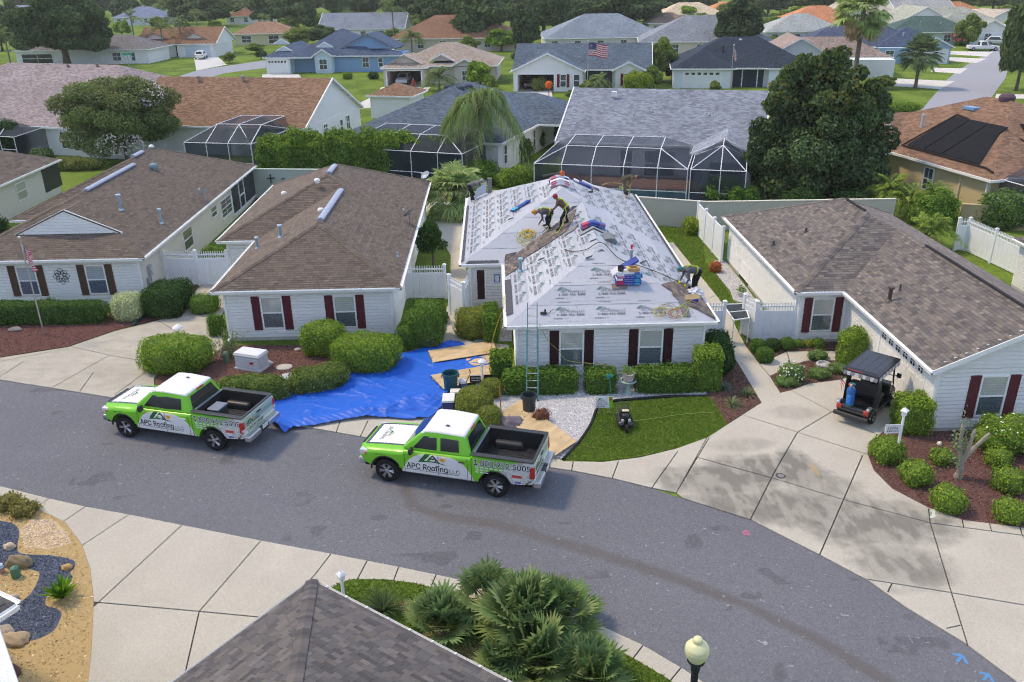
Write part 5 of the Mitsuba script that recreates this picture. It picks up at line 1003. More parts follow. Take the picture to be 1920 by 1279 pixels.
# ---- simpler houses farther away: (label, front left base px, width, depth, rotation, roof colour, wall colour, kind)
for lb,px,w,d,rt,rc,wc,kd in(
 ('pale blue roofed house at the far upper left corner',(-191.43,346.53),16,14,5,sgb(128,138,160),(.6,.64,.7),'g'),
 ('grey blue roofed house behind the big oak at the upper left',(-130.62,314.12),18,14,0,sgb(112,124,150),(.55,.6,.7),'h'),
 ('house with cream walls at the top edge above the tall palm',(-185.33,475.91),15,12,0,sgb(160,146,124),(.7,.64,.48),'h'),
 ('brown roofed white house above the tan hip roof',(-90.07,308.27),15,12,0,sgb(120,84,70),WHT,'h'),
 ('grey gabled house behind the light blue house',(-43.11,223.06),22,14,-4,sgb(118,128,142),(.7,.72,.74),'g'),
 ('dark roofed gable end house behind the terracotta roof',(-23.1,246.12),12,12,0,sgb(76,84,100),WHT,'f'),
 ('terracotta hip roofed house in the middle of the far rows',(-21.44,184.81),27,18,-4,TERR,(.55,.5,.45),'h'),
 ('large grey hip roofed house behind the flag',(10.48,178.25),25,18,0,sgb(120,132,146),(.62,.62,.62),'h'),
 ('grey hip roofed house with cream walls right of the round leafy tree',(27.33,165.52),25,18,-8,sgb(122,128,138),(.66,.58,.50),'h'),
 ('small brown roofed house with dark porch far up the middle',(39.41,225.41),12,10,0,sgb(126,110,100),(.6,.55,.5),'h'),
 ('pale tan hip roofed house near the top middle',(49.76,265.45),20,14,0,sgb(196,180,156),(.66,.6,.5),'h'),
 ('orange roofed house just left of the dark pointed tree',(68.23,283.86),14,12,0,sgb(186,128,92),(.6,.5,.4),'h'),
 ('light grey roofed house with dark screened porch right of the dark pointed tree',(57.41,186.88),17,14,-6,sgb(150,156,158),(.55,.56,.55),'h'),
 ('orange hip roofed house above the hedge at the upper right',(69.31,213.75),20,16,-6,sgb(184,126,94),(.5,.38,.26),'h'),
 ('white gabled house left of the tall palm top',(88.94,238.2),22,16,-8,sgb(164,158,146),(.72,.72,.72),'f'),
 ('blue roofed house between the big dark tree and the tall palm',(51.15,148.91),22,13,-10,sgb(72,82,106),(.6,.64,.68),'h'),
 ('house with white sided gable and pinkish roof in front of the big dark tree top',(39.5,128.54),19,14,-10,sgb(140,126,122),(.62,.66,.68),'f'),
 ('light blue house with small gable beside the round palm on the verge',(63.31,144.87),12,13,-10,sgb(66,80,104),(.30,.42,.58),'s'),
 ('green roofed house right of the tall palm',(80.27,178.97),17,12,-8,sgb(72,94,92),(.5,.6,.6),'h'),
 ('large pale green grey roofed house with white gable at the upper right',(89.08,198.1),26,18,-8,sgb(150,154,144),(.74,.74,.72),'f'),
 ('grey roofed house at the top right above the white gable',(118.24,261.18),18,12,0,sgb(150,152,156),(.66,.66,.66),'g'),
 ('orange roofed house at the top right',(131.75,269.0),16,12,-5,sgb(170,118,84),(.7,.62,.5),'f'),
 ('small orange roofed house behind the branching tree at the upper right',(116.99,230.08),12,10,0,sgb(178,124,90),(.6,.5,.4),'h'),
 ('pale roofed house at the upper right edge behind the branching tree',(114.24,205.88),17,14,-5,sgb(170,162,152),(.7,.68,.62),'f'),
 ('grey roofed house with white garage beside the pink flowers',(88.96,179.79),16,14,-8,sgb(140,146,138),(.74,.74,.72),'s')):
 h=FH(lb,px,rt,'houses in the far rows')
 if kd=='h':h.walls([(.4,w-.4,.4,d-.4)],wc,2.5).roof([Hip(0,w,0,d,2.6,.46)],rc)
 elif kd=='g':h.walls([(.4,w-.4,.4,d-.4)],wc,2.5).roof([Hip(0,w,0,d,2.6,.5,'sn')],rc).gable(0,d,0,2.6,.5,wc,side='w').gable(0,d,w,2.6,.5,wc,side='e')
 elif kd=='f':h.walls([(.4,w-.4,.4,d-.4)],wc,2.5).roof([Hip(0,w,3,d,2.6,.46),Hip(0,w*.55,0,d,2.6,.55,'we')],rc).gable(0,w*.55,0,2.6,.55,wc)
 else:h.walls([(.4,w-.4,.4,d-.4)],wc,2.5).roof([Hip(0,w,1,d,2.6,.48),Hip(w*.5,w,0,d*.6,2.6,.5,'we')],rc).gable(w*.5,w,0,2.6,.5,wc).garage(w*.75,.4,w*.36,windows=False)
 for i in range(int(w/5)):h.win(2.2+i*4.6,.38 if kd!='f' or(2.2+i*4.6)<w*.55 else .38,1.4,1.3,1.4)
 h.vents([(w*.4,d*.3,2.6+.46*d*.3),(w*.62,d*.25,2.6+.46*d*.25)],(.5,.5,.5),.14)

# ---------------------------------------------------------------- plants: leaves as small four-cornered faces
def leaves(pos,nrm,size,cols,tilt=.7,asp=.55,rng=None,cjit=.22):
 rng=rng or RNG;k=len(pos);n=nrm+rng.normal(0,tilt,(k,3));n/=np.linalg.norm(n,axis=1,keepdims=True)+1e-9
 a=np.cross(n,rng.normal(0,1,(k,3)));a/=np.linalg.norm(a,axis=1,keepdims=True)+1e-9;b=np.cross(n,a)
 s=(size*rng.uniform(.65,1.35,k))[:,None];up=n*s*.18
 v=np.stack([pos-a*s,pos+b*s*asp+up,pos+a*s,pos-b*s*asp+up],1).reshape(-1,3)
 i=np.arange(k)[:,None]*4;f=np.vstack([i+[0,1,2],i+[0,2,3]])
 c=np.array(cols)[rng.integers(0,len(cols),k)]*1.95*rng.uniform(1-cjit,1+cjit,(k,1))
 return v,f,np.repeat(c,4,0)
def lump(d,seed,amp=.12,fr=2.2):
 a=seed*1.7;return 1+amp*(np.sin(d[:,0]*fr*2+a)*np.sin(d[:,1]*fr*1.7+a*2)+.6*np.sin(d[:,2]*fr*3+d[:,0]*fr*2.3+a)+.45*np.sin(d[:,1]*fr*4.3+d[:,0]*fr*3.1+a*3))
def dirs(k,rng=None):
 d=(rng or RNG).normal(0,1,(k,3));return d/np.linalg.norm(d,axis=1,keepdims=True)
_ico=trimesh.creation.icosphere(subdivisions=3);_ico1=trimesh.creation.icosphere(subdivisions=2)
def super_r(d,half,e):return(np.sum(np.abs(d/half)**e,1))**(-1/e)
G_HEDGE=[(.045,.095,.016),(.06,.12,.02),(.035,.07,.014),(.085,.15,.025)]
G_DARK=[(.022,.05,.014),(.03,.065,.018),(.016,.038,.012),(.045,.085,.024)]
G_LIME=[(.12,.19,.02),(.16,.23,.028),(.09,.15,.018),(.20,.26,.035)]
G_YEL=[(.15,.18,.022),(.20,.22,.03),(.11,.14,.018),(.09,.13,.02)]
G_OLIVE=[(.10,.115,.03),(.13,.15,.04),(.075,.09,.024),(.16,.18,.06)]
G_GREY=[(.10,.15,.07),(.14,.19,.09),(.08,.12,.055)]
G_LEAF=[(.07,.13,.02),(.10,.18,.03),(.05,.09,.015),(.13,.20,.035)]
def bush(label,c,half,e=2.4,cols=G_HEDGE,rot=0.0,size=.045,dens=420,seed=None,cat='bush',name='clipped_bush',group=None,amp=.085,core=None,flowers=None,z0=0.0,tops=None,tilt=.6,rag=.045):
 "a shrub as a superellipsoid standing on the ground at c; half = half sizes, the lower part cut by the ground"
 seed=seed if seed is not None else R_.uniform(0,9);half=np.array(half,float);k=thing(name,label,cat,group)
 ctr=np.array([c[0],c[1],z0+half[2]*.94])
 v=np.array(_ico.vertices);r=super_r(v,half,e)*lump(v,seed,amp);v=v*(r*.93)[:,None]@rz(rot).T+ctr;v[:,2]=np.maximum(v[:,2],z0+.005)
 MB().add(v,_ico.faces,core if core is not None else np.array(cols).mean(0)*.9).put(child(k,'inner_twigs'),'vc',True)
 area=4*(half[0]*half[1]+half[0]*half[2]+half[1]*half[2])*(1.0 if e<3 else 1.5);n_=int(min(area*dens,16000))
 q=RNG.uniform(-1,1,(int(n_*1.2),3));ax=RNG.integers(0,3,len(q));w=np.array([half[1]*half[2],half[0]*half[2],half[0]*half[1]]);ax=RNG.choice(3,len(q),p=w/w.sum());q[np.arange(len(q)),ax]=np.sign(q[np.arange(len(q)),ax])
 d=q*half;d/=np.linalg.norm(d,axis=1,keepdims=True);r=super_r(d,half,e)*lump(d,seed,amp)+RNG.normal(0,rag,len(d));p=d*r[:,None]
 g=np.sign(p)*np.abs(p/half)**(e-1)/half;g/=np.linalg.norm(g,axis=1,keepdims=True)+1e-9
 p,g=p@rz(rot).T+ctr,g@rz(rot).T;ok=p[:,2]>z0+.03;p,g=p[ok],g[ok]
 m=MB();m.add(*leaves(p,g*1.2,size,cols,tilt));
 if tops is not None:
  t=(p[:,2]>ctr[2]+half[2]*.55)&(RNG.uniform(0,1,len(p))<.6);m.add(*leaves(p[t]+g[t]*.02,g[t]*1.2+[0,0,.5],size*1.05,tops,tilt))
 m.put(child(k,'foliage'),'leaf')
 if flowers:
  col,nf,sz_=flowers;i=RNG.integers(0,len(p),nf);i=i[p[i,2]>ctr[2]-half[2]*.4];m=MB();m.add(*leaves(p[i]+g[i]*.05,g[i]*2,sz_,col,.3,.9));m.put(child(k,'blossom'),'vc')
 return k
def B3(b,**k):return b
# ---- clipped hedges and bushes round the near houses
def hedge_box(label,x0,x1,y0,y1,h,cols=G_HEDGE,**k):return bush(label,((x0+x1)/2,(y0+y1)/2),((x1-x0)/2,(y1-y0)/2,h/2*1.03),e=7,cols=cols,name='clipped_hedge',cat='hedge',amp=.025,**k)
hx=[(0.16,28.5),(3.0,28.35),(3.3,28.46),(4.43,28.4),(5.17,28.32),(7.44,28.07),(7.42,28.42),(8.4,28.37),(-0.32,29.56),(0.49,29.52)]
hedge_box('dark green clipped hedge under the left front window, behind the ladder',hx[0][0],hx[1][0],hx[0][1],hx[0][1]+.95,.86,tops=G_LEAF)
hedge_box('small square clipped hedge between the two front windows, beside the planter',hx[2][0],hx[3][0],hx[2][1],hx[2][1]+.9,.86,tops=G_LEAF)
hedge_box('clipped hedge under the right front window of the reroofed house',hx[4][0],hx[5][0],hx[4][1]+.05,hx[4][1]+1.0,.92,tops=G_LEAF)
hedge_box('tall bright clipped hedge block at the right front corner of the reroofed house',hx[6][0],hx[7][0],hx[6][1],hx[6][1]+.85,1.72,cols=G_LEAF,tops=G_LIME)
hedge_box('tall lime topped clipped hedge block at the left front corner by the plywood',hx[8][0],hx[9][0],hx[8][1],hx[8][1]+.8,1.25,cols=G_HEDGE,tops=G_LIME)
bush('dark straggly bush in the gap at the right wall behind the tall hedge block',(8.82,30.61),(.45,1.2,.75),cols=G_DARK,size=.05)
bush('wide rounded olive bush with a hollow on top beside the plywood sheet',(-0.86,34.58),(.98,.75,.62),e=3.2,cols=G_OLIVE+G_YEL,size=.035,dens=700)
hedge_box('narrow hedge strip against the left wall of the reroofed house',-.62,-.02,33.3,35.4,1.35,tops=G_LEAF)
for lb,b,e_ in(('large domed olive clipped bush behind the cab of the nearer truck',(-0.92,27.06,0.73),2.3),('smaller round olive bush right beside the orange stake',(-0.43,26.36,0.509),2.2),('round olive bush partly behind the lamp post with the black sign',(-0.33,28.63,0.465),2.2)):bush(lb,b[:2],(b[2]*.93,b[2]*.93,b[2]*.8),e=e_,cols=G_YEL+G_OLIVE,size=.032,dens=850,amp=.02,rag=.015)
for lb,c,hf,cols,kw in(
 ('big lime green clipped bush right of the brown mulch in front of the maroon shutters',(-5.37,31.4),(1.45,1.0,.82),G_LEAF+G_LIME,dict(e=3)),
 ('lime green clipped bush under the left maroon shuttered window',(-7.42,33.1),(1.0,.8,.78),G_LIME+G_LEAF,dict(e=3)),
 ('low rounded hedge with brown patches at the edge of the blue tarp',(-7.01,29.64),(1.25,.62,.5),G_HEDGE+G_OLIVE,dict(e=3,rot=.35)),
 ('low olive hedge behind the bed of the farther truck',(-9.38,29.0),(1.55,.6,.5),G_OLIVE+G_HEDGE,dict(e=3.2)),
 ('broad yellow green mounded bush at the corner of the left driveway',(-13.19,31.83),(1.62,1.1,.8),G_LIME+G_LEAF,dict(e=2.6,amp=.09)),
 ('small dark upright bush at the left front corner of the maroon shuttered house',(-12.65,35.27),(.36,.36,.55),G_HEDGE,dict(e=3.5)),
 ('rounded green bush by the narrow path and picket fence on the left',(-14.06,38.16),(.72,.62,.5),G_HEDGE+G_LEAF,dict(e=2.6)),
 ('tall dense clipped bush in front of the picket fence beside the concrete path',(-3.15,34.0),(.85,1.1,1.05),G_LEAF+G_HEDGE,dict(e=3.2)),
 ('medium green hedge at the right wall of the maroon shuttered house',(-3.93,33.35),(.40,.6,.62),G_HEDGE,dict(e=4)),
 ('long low dark hedge under the brown shuttered windows',(-21.1,37.37),(3.0,.55,.58),G_DARK+G_HEDGE,dict(e=8)),
 ('dark clipped box hedge beside the wall with the meter boxes',(-15.88,38.42),(1.05,1.35,.78),G_DARK,dict(e=4)),
 ('leafy shrub behind the picket fence against the cream wall',(-15.63,45.12),(.9,.6,.7),G_LEAF,dict(e=2.2,amp=.15)),
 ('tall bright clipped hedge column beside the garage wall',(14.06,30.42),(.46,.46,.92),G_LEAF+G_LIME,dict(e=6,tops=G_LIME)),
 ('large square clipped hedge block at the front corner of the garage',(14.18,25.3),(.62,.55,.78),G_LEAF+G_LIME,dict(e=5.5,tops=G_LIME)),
 ('sprawling green shrub with pale blue flowers under the right maroon window',(16.66,23.79),(1.1,.8,.72),G_LEAF+G_LIME,dict(e=2.1,amp=.14,flowers=([(.45,.48,.75)],90,.035)))):
 bush(lb,c,tuple(np.array(hf)*[.92,.92,.88]),cols=cols,size=.042,**kw)
b=(-17.41,37.54,0.679);bush('round pale variegated bush at the end of the dark hedge',b[:2],(b[2],b[2],b[2]*.95),e=2.8,cols=[(.24,.28,.13),(.34,.37,.22),(.15,.20,.07),(.42,.44,.30)],size=.035,dens=700,amp=.02)
ROWB=[(10.84,32.04,0.379),(11.54,32.18,0.347),(12.16,32.28,0.337),(12.73,32.45,0.226),(13.14,32.45,0.215),(13.53,32.36,0.271),(10.86,31.12,0.403)]
for i,b in enumerate(ROWB):bush(('leftmost round bush in the row along the white fence','second round bush from the left in the row by the white fence','third round bush in the row under the white fence','smallest round bush left of the yellow one below the right window','yellowish little ball bush in the row below the shuttered window','rightmost ball bush in the row below the shuttered window','single round bush in front of the row by the white fence')[i],b[:2],(b[2]*.88,b[2]*.88,b[2]*.8),e=2.3,cols=(G_HEDGE,G_DARK,G_HEDGE,G_LEAF,G_YEL,G_LEAF,G_HEDGE)[i],size=.03,dens=900,amp=.02,group='round bushes along the white fence',rag=.015)
CORN=[(12.55,23.42,0.606),(12.86,22.07,0.546),(14.21,23.13,0.387),(13.17,20.66,0.551),(15.93,22.91,0.444),(15.49,21.55,0.537),(14.63,20.03,0.492)]
for i,b in enumerate(CORN):bush(('low round bush behind the numbered lamp post in the mulch bed','round bush at the driveway side of the mulch bed, right of the lamp post','round bush just left of the pruned bare trunk','round bush nearest the sidewalk in front of the pruned trunk','round bush behind and right of the pruned trunk','wide round bush at the right edge level with the trunk base','nearest round bush at the right edge of the mulch bed')[i],b[:2],(b[2]*.84,b[2]*.84,b[2]*.66),e=2.3,cols=G_LEAF+G_LIME,size=.04,dens=520,amp=.08,group='round bushes in the corner mulch bed')
b=(11.99,49.51,0.583);bush('yellow green ball bush on the side lawn by the cream wall',b[:2],(b[2],b[2],b[2]*.9),cols=G_YEL+G_LIME,size=.06)
b=(11.62,42.37,0.297);bush('small red leaved ball bush on the pebbles by the white wall',b[:2],(b[2],b[2],b[2]),cols=[(.28,.05,.03),(.22,.10,.02),(.35,.09,.05),(.16,.12,.03)],size=.04,dens=600)
b=(11.35,29.28,0.476);bush('shrub covered in white blossoms in the round bed',b[:2],(b[2],b[2]*.8,b[2]*.8),cols=G_LEAF+G_GREY,size=.04,flowers=([(.75,.75,.72)],130,.035))
for px,lb in((11.05,28.95),'low green spreading plant in front of the white blossom shrub'),((12.55,29.53),'low grey green plant in front of the stone bowl'),((13.06,31.19),'small grey green herb clump at the rear of the round bed'),((13.41,29.96),'low plant at the right end of the round bed near the golf cart'):bush(lb,px,(.42,.34,.2),e=2,cols=G_GREY+G_LEAF,size=.035,amp=.2,name='low_plant',cat='plant')
b=(1.49,26.58,0.229);bush('small rusty brown shrub behind the plywood on white pebbles',b[:2],(b[2]*1.2,b[2],b[2]),cols=[(.13,.055,.04),(.18,.08,.05),(.09,.05,.035)],size=.035,amp=.25,rag=.06)
for px,lb in((-2.96,33.3),'small dark plant at the foot of the tall bush by the tarp'),((-2.6,36.06),'little flowering plant at the path edge under the tall bush'):bush(lb,px,(.33,.33,.3),e=2,cols=G_DARK+G_GREY,size=.04,amp=.2,name='low_plant',cat='plant')
for(px,lb)in((-15.01,21.94),'feathery olive shrub at the left edge of the tan gravel'),((-14.35,21.58),'feathery olive shrub on the pale gravel near the left edge'):bush(lb,px,(.34,.3,.22),e=2,cols=[(.16,.15,.045),(.20,.18,.06),(.11,.11,.03)],size=.05,amp=.3,rag=.07,tilt=1.2,dens=500,name='low_plant',cat='plant')

# ---- grass like tufts, cycads and yuccas
def tuft(label,c,n,L,w,cols,spread=1.0,arch=.5,z0=.03,name='grass_tuft',cat='plant',group=None,seg=3):
 k=thing(name,label,cat,group);m=MB();a=RNG.uniform(0,2*PI,n);el=RNG.uniform(.25,1.0,n)*spread;l=L*RNG.uniform(.7,1.15,n);col=np.array(cols)[RNG.integers(0,len(cols),n)]*RNG.uniform(.8,1.2,(n,1))
 t=np.linspace(0,1,seg+1);rr=np.sin(el)[:,None]*t+arch*el[:,None]*t**2*.5;zz=np.cos(el)[:,None]*t-arch*el[:,None]*t**2.2*.9
 p=np.stack([np.cos(a)[:,None]*rr,np.sin(a)[:,None]*rr,zz],-1)*l[:,None,None]+np.array([c[0],c[1],z0]);sd=np.stack([-np.sin(a),np.cos(a),a*0],-1)[:,None]*(w*(1-t**2)+.002)[None,:,None]
 v=np.stack([p-sd,p+sd],2).reshape(n,-1,3);i=np.arange(seg)*2;f1=np.vstack([np.c_[i,i+1,i+3],np.c_[i,i+3,i+2]]);f=(f1[None]+(np.arange(n)*2*(seg+1))[:,None,None]).reshape(-1,3)
 m.add(v.reshape(-1,3),f,np.repeat(col,2*(seg+1),0));m.put(child(k,'foliage'),'leaf');return k
for px,lb in((8.62,28.67),'blue green strappy tuft nearest the tall hedge block'),((9.34,28.14),'pale striped grass tuft beside the walkway'),((8.54,27.41),'yellow green grass tuft nearest the front lawn'):tuft(lb,px,70,.42,.02,[(.22,.28,.14),(.30,.33,.16),(.14,.2,.09)]if 'blue' not in lb else[(.14,.2,.15),(.2,.26,.18)],spread=1.15)
tuft('bright green spiky plant on the gravel at the lower left',(-11.5,17.74),90,.62,.05,[(.14,.30,.02),(.20,.38,.03),(.09,.22,.02)],spread=.85,arch=.25)
tuft('tuft of thin green grass left of the fan palms near the dark roof',(-3.07,16.84),160,.8,.014,[(.10,.15,.06),(.14,.2,.09),(.08,.12,.05)],spread=1.1)

# ---- palms
def fronds_fan(m,c,n,L,R,cols,rng,el=(.1,1.5),seg=18,droop=.35,petiole=(.10,.12,.03),wfac=.075):
 "fan palm leaves: a stalk and a fan of pointed blades"
 for _ in range(n):
  a,e=rng.uniform(0,2*PI),rng.uniform(*el);l=L*rng.uniform(.75,1.1);r=R*rng.uniform(.8,1.15)
  d=np.array([math.cos(a)*math.sin(e),math.sin(a)*math.sin(e),math.cos(e)]);s=np.array([-math.sin(a),math.cos(a),0]);u=np.cross(d,s);u=u if u[2]>0 else-u
  t=np.linspace(0,1,4)[:,None];pt=c+d*l*t-np.array([0,0,1])*droop*.4*l*t**2;m.tube(pt,.012,petiole,4,False);p=pt[-1];dd=pt[-1]-pt[-2];dd/=np.linalg.norm(dd)
  col=np.array(cols[rng.integers(len(cols))])*1.7*rng.uniform(.8,1.2)
  b=np.linspace(-1.75,1.75,seg)+rng.normal(0,.05,seg);q=np.cos(b)[:,None]*dd+np.sin(b)[:,None]*s;q+=u*(.12+.1*np.abs(np.sin(b)))[:,None];q/=np.linalg.norm(q,axis=1,keepdims=True);rl=r*(1-.18*np.abs(b)/1.75)*rng.uniform(.9,1.08,seg);sp=np.cross(q,u);sp/=np.linalg.norm(sp,axis=1,keepdims=True)
  mid_=p+q*(rl*.55)[:,None];tip=p+q*rl[:,None]-np.array([0,0,1])*(droop*r*.45*rng.uniform(.5,1.3,seg))[:,None];w=(r*wfac)
  v=np.stack([np.repeat(p[None],seg,0),mid_-sp*w,mid_+sp*w,tip],1).reshape(-1,3);i=np.arange(seg)[:,None]*4;m.add(v,np.vstack([i+[0,1,2],i+[2,1,3]]),np.repeat(col*rng.uniform(.85,1.15,(seg,1)),4,0))
def fronds_feather(m,c,n,L,cols,rng,el=(.2,1.5),droop=.8,leaflets=26,ll=.45,lw=.035,hang=.3,rach=(.10,.12,.03)):
 "feather palm leaves: an arching midrib with two rows of leaflets"
 for _ in range(n):
  a,e=rng.uniform(0,2*PI),rng.uniform(*el);l=L*rng.uniform(.8,1.1);t=np.linspace(0,1,9)[:,None]
  h=np.array([math.cos(a),math.sin(a),0]);pt=c+h*(math.sin(e)*t+.12*t**2)*l+np.array([0,0,1])*(math.cos(e)*t-droop*(.35+.65*math.sin(e))*t**2.3)*l
  m.tube(pt,np.linspace(.028,.006,9),rach,4,False)
  k=leaflets;tt=np.linspace(.16,.99,k);p=np.stack([np.interp(tt,t[:,0],pt[:,i])for i in range(3)],1);g=np.gradient(p,axis=0);g/=np.linalg.norm(g,axis=1,keepdims=True)
  col=np.array(cols[rng.integers(len(cols))])*1.5*rng.uniform(.8,1.2);s0=np.array([-math.sin(a),math.cos(a),0]);w=ll*(.5+1.0*np.sin(PI*np.clip(tt*.95,0,1))**.7)*rng.uniform(.85,1.1,k)
  for sg in(-1,1):
   q=g*.55+s0*sg*.75+np.array([0,0,.12])+rng.normal(0,.08,(k,3));q/=np.linalg.norm(q,axis=1,keepdims=True);mid_=p+q*(w*.5)[:,None];tip=p+q*(w*.8)[:,None]-np.array([0,0,1])*(w*hang)[:,None]-0;ww=np.cross(q,[0,0,1.0]);ww/=np.linalg.norm(ww,axis=1,keepdims=True)+1e-9
   v=np.stack([p,mid_-ww*lw,mid_+ww*lw,tip],1).reshape(-1,3);i=np.arange(k)[:,None]*4;m.add(v,np.vstack([i+[0,1,2],i+[2,1,3]]),np.repeat(np.repeat(col[None],k,0)*rng.uniform(.85,1.15,(k,1)),4,0))
def trunk(m,c,h,r,col,lean=(0,0),flare=1.5,n=9,base=0.0):
 t=np.linspace(0,1,n)[:,None];p=np.array([c[0],c[1],base])+np.c_[t*lean[0],t*lean[1],t*h];rr=r*(1+(flare-1)*np.exp(-t[:,0]*8))*(1+.05*np.sin(t[:,0]*40));m.tube(p,rr,col,10);return p[-1]
FAN=[(.075,.13,.035),(.10,.16,.05),(.055,.10,.028),(.13,.18,.06),(.16,.19,.05)]
def fan_palm(label,c,h,L,R,n,group=None,cols=FAN,droop=.35,el=(.05,1.75),dead=0,seed=1,r=.16,lean=(0,0),wfac=.075,name='fan_palm'):
 rng=np.random.default_rng(seed);k=thing(name,label,'palm',group);m=MB();top=trunk(m,c,h,r,(.16,.13,.10),lean);m.put(child(k,'trunk'),'vc',40);m=MB();fronds_fan(m,top,n,L,R,cols,rng,el,droop=droop,wfac=wfac);m.put(child(k,'crown'),'leaf')
 if dead:m=MB();fronds_fan(m,top-[0,0,.3],dead,L*.8,R,[(.30,.22,.12),(.24,.17,.09)],rng,(2.2,2.9),droop=.2);m.put(child(k,'dry_skirt'),'leaf')
 return k
def feather_palm(label,c,h,L,n,group=None,cols=FAN,seed=1,r=.14,droop=.8,el=(.15,1.6),ll=.45,leaflets=26,lean=(0,0),name='feather_palm',hang=.3,lw=.035):
 rng=np.random.default_rng(seed);k=thing(name,label,'palm',group);m=MB();top=trunk(m,c,h,r,(.20,.18,.15),lean);m.put(child(k,'trunk'),'vc',40);m=MB();fronds_feather(m,top,n,L,cols,rng,el,droop,leaflets,ll,lw,hang);m.put(child(k,'crown'),'leaf');return k
# the fan palms at the bottom
for i,(px,h_,L,R,n_,lb)in enumerate((((0.48,15.86),.45,.8,.72,64,'largest fan palm in the middle of the clump by the road bend'),((-0.42,16.73),.4,.65,.6,40,'fan palm at the upper left of the clump, touching the kerb'),((-1.53,16.03),.2,.65,.58,40,'small fan palm left of the clump, next to the dark roof'),((1.35,16.13),.35,.65,.6,40,'fan palm at the right of the clump over the kerb'),((0.75,14.74),.3,.75,.68,50,'fan palm in the lower part of the clump'),((1.86,14.23),.25,.65,.6,40,'fan palm at the bottom edge of the picture'),((-0.05,14.74),.2,.5,.5,30,'low fan palm by the gravel at the dark roof gutter'))):fan_palm(lb,px,h_,L,R,n_,'fan palms in the bottom planting',[(.09,.15,.055),(.12,.185,.075),(.07,.115,.042),(.15,.2,.07),(.18,.22,.09)],droop=.22,el=(.05,1.55),seed=20+i,r=.10,wfac=.075)

# ---------------------------------------------------------------- broad leaved trees: limbs and a crown of leaf clumps
def crown_points(cl,n,rng,shell=.55):
 "points in a set of clumps (centre, half sizes), denser towards their skins"
 w=np.array([h[0]*h[1]+h[0]*h[2]+h[1]*h[2]for _,h in cl]);i=rng.choice(len(cl),n,p=w/w.sum());d=dirs(n,rng);r=shell+(1-shell)*rng.uniform(0,1,n)**.5
 C=np.array([c for c,_ in cl])[i];H=np.array([h for _,h in cl])[i];p=C+d*H*r[:,None];return p,d,i
def clumps(rng,k,half,ctr,rel=(.28,.45),low=-.7,bias=.78):
 out=[]
 while len(out)<k:
  d=dirs(1,rng)[0]
  if d[2]<low:continue
  s=rng.uniform(*rel);out.append((np.array(ctr)+d*np.array(half)*(bias+rng.uniform(-.2,.15))*(1-s*.35),np.array(half)*s*np.array([1,1,.8])))
 out.append((np.array(ctr),np.array(half)*.62));return out
def cone_clumps(rng,k,half,ctr,rel):
 out=[]
 for i in range(k):
  t=rng.uniform(0,1)**1.15;r=np.interp(t,[0,.15,.35,.55,.75,.9,1],[.74,.96,1.0,.93,.76,.50,.2]);a=rng.uniform(0,2*PI);q=r*rng.uniform(.62,1.0);s=rng.uniform(*rel)*(1.1-.45*t)
  out.append((np.array([ctr[0]+math.cos(a)*half[0]*q*.86,ctr[1]+math.sin(a)*half[1]*q*.86,ctr[2]+half[2]*(2*t-1)*.92]),np.array([half[0],half[1],half[2]*.9])*s))
 for t in(.15,.4,.62,.8):r=np.interp(t,[0,.35,.75,1],[.7,.8,.45,.15])*.8;out.append((np.array([ctr[0],ctr[1],ctr[2]+half[2]*(2*t-1)*.9]),np.array([half[0]*r,half[1]*r,half[2]*.3])))
 return out
def tree_mesh(seed,half,ctr_z,n,size,cols,k=22,trunk_r=.18,trunk_col=(.10,.085,.07),rel=(.28,.45),limbs=7,asp=.6,tilt=.9,low=-.7,shell=.55,topcols=None,cone=False):
 "(trunk ply, crown ply) of a tree standing at the origin"
 rng=np.random.default_rng(seed);ctr=(0,0,ctr_z);cl=clumps(rng,k,half,ctr,rel,low)if not cone else cone_clumps(rng,k,half,ctr,rel);m=MB();p,d,i=crown_points(cl,n,rng,shell);tone=rng.uniform(.72,1.28,len(cl))
 v,f,c=leaves(p,d*1.1+[0,0,.25],size,cols,tilt,asp,rng);c=c*np.repeat(tone[i],4)[:,None];m.add(v,f,c)
 if topcols is not None:t=p[:,2]>ctr_z+half[2]*.25;t&=rng.uniform(0,1,len(t))<.35;m.add(*leaves(p[t]*1.01,d[t]+[0,0,.5],size,topcols,tilt,asp,rng))
 b=MB();h0=ctr_z-half[2]*.45;b.tube([(0,0,-.1),(.04,.02,h0*.5),(0,0,h0),(0,0,ctr_z+half[2]*.3)],[trunk_r*1.35,trunk_r,trunk_r*.9,trunk_r*.25],trunk_col,9)
 for j in range(limbs):
  c_,hh=cl[rng.integers(len(cl)-1)];s0=np.array([0,0,h0*rng.uniform(.75,1.05)]);q=s0+(c_-s0)*.55+[0,0,.15];b.tube([s0,q,c_],[trunk_r*.5,trunk_r*.32,trunk_r*.1],trunk_col,6)
 return b.ply('vc',True),m.ply('leaf')
def place_tree(label,meshes,c,sc,rot=0.0,group=None,name='tree',cat='tree'):
 k=thing(name,label,cat,group);sc=np.broadcast_to(sc,(3,));M=mat(rz(rot)@np.diag(sc),(c[0],c[1],0))
 for nm,p in zip(('trunk','crown'),meshes):scene[child(k,nm)]={**p,'to_world':xf(M)}
 return k
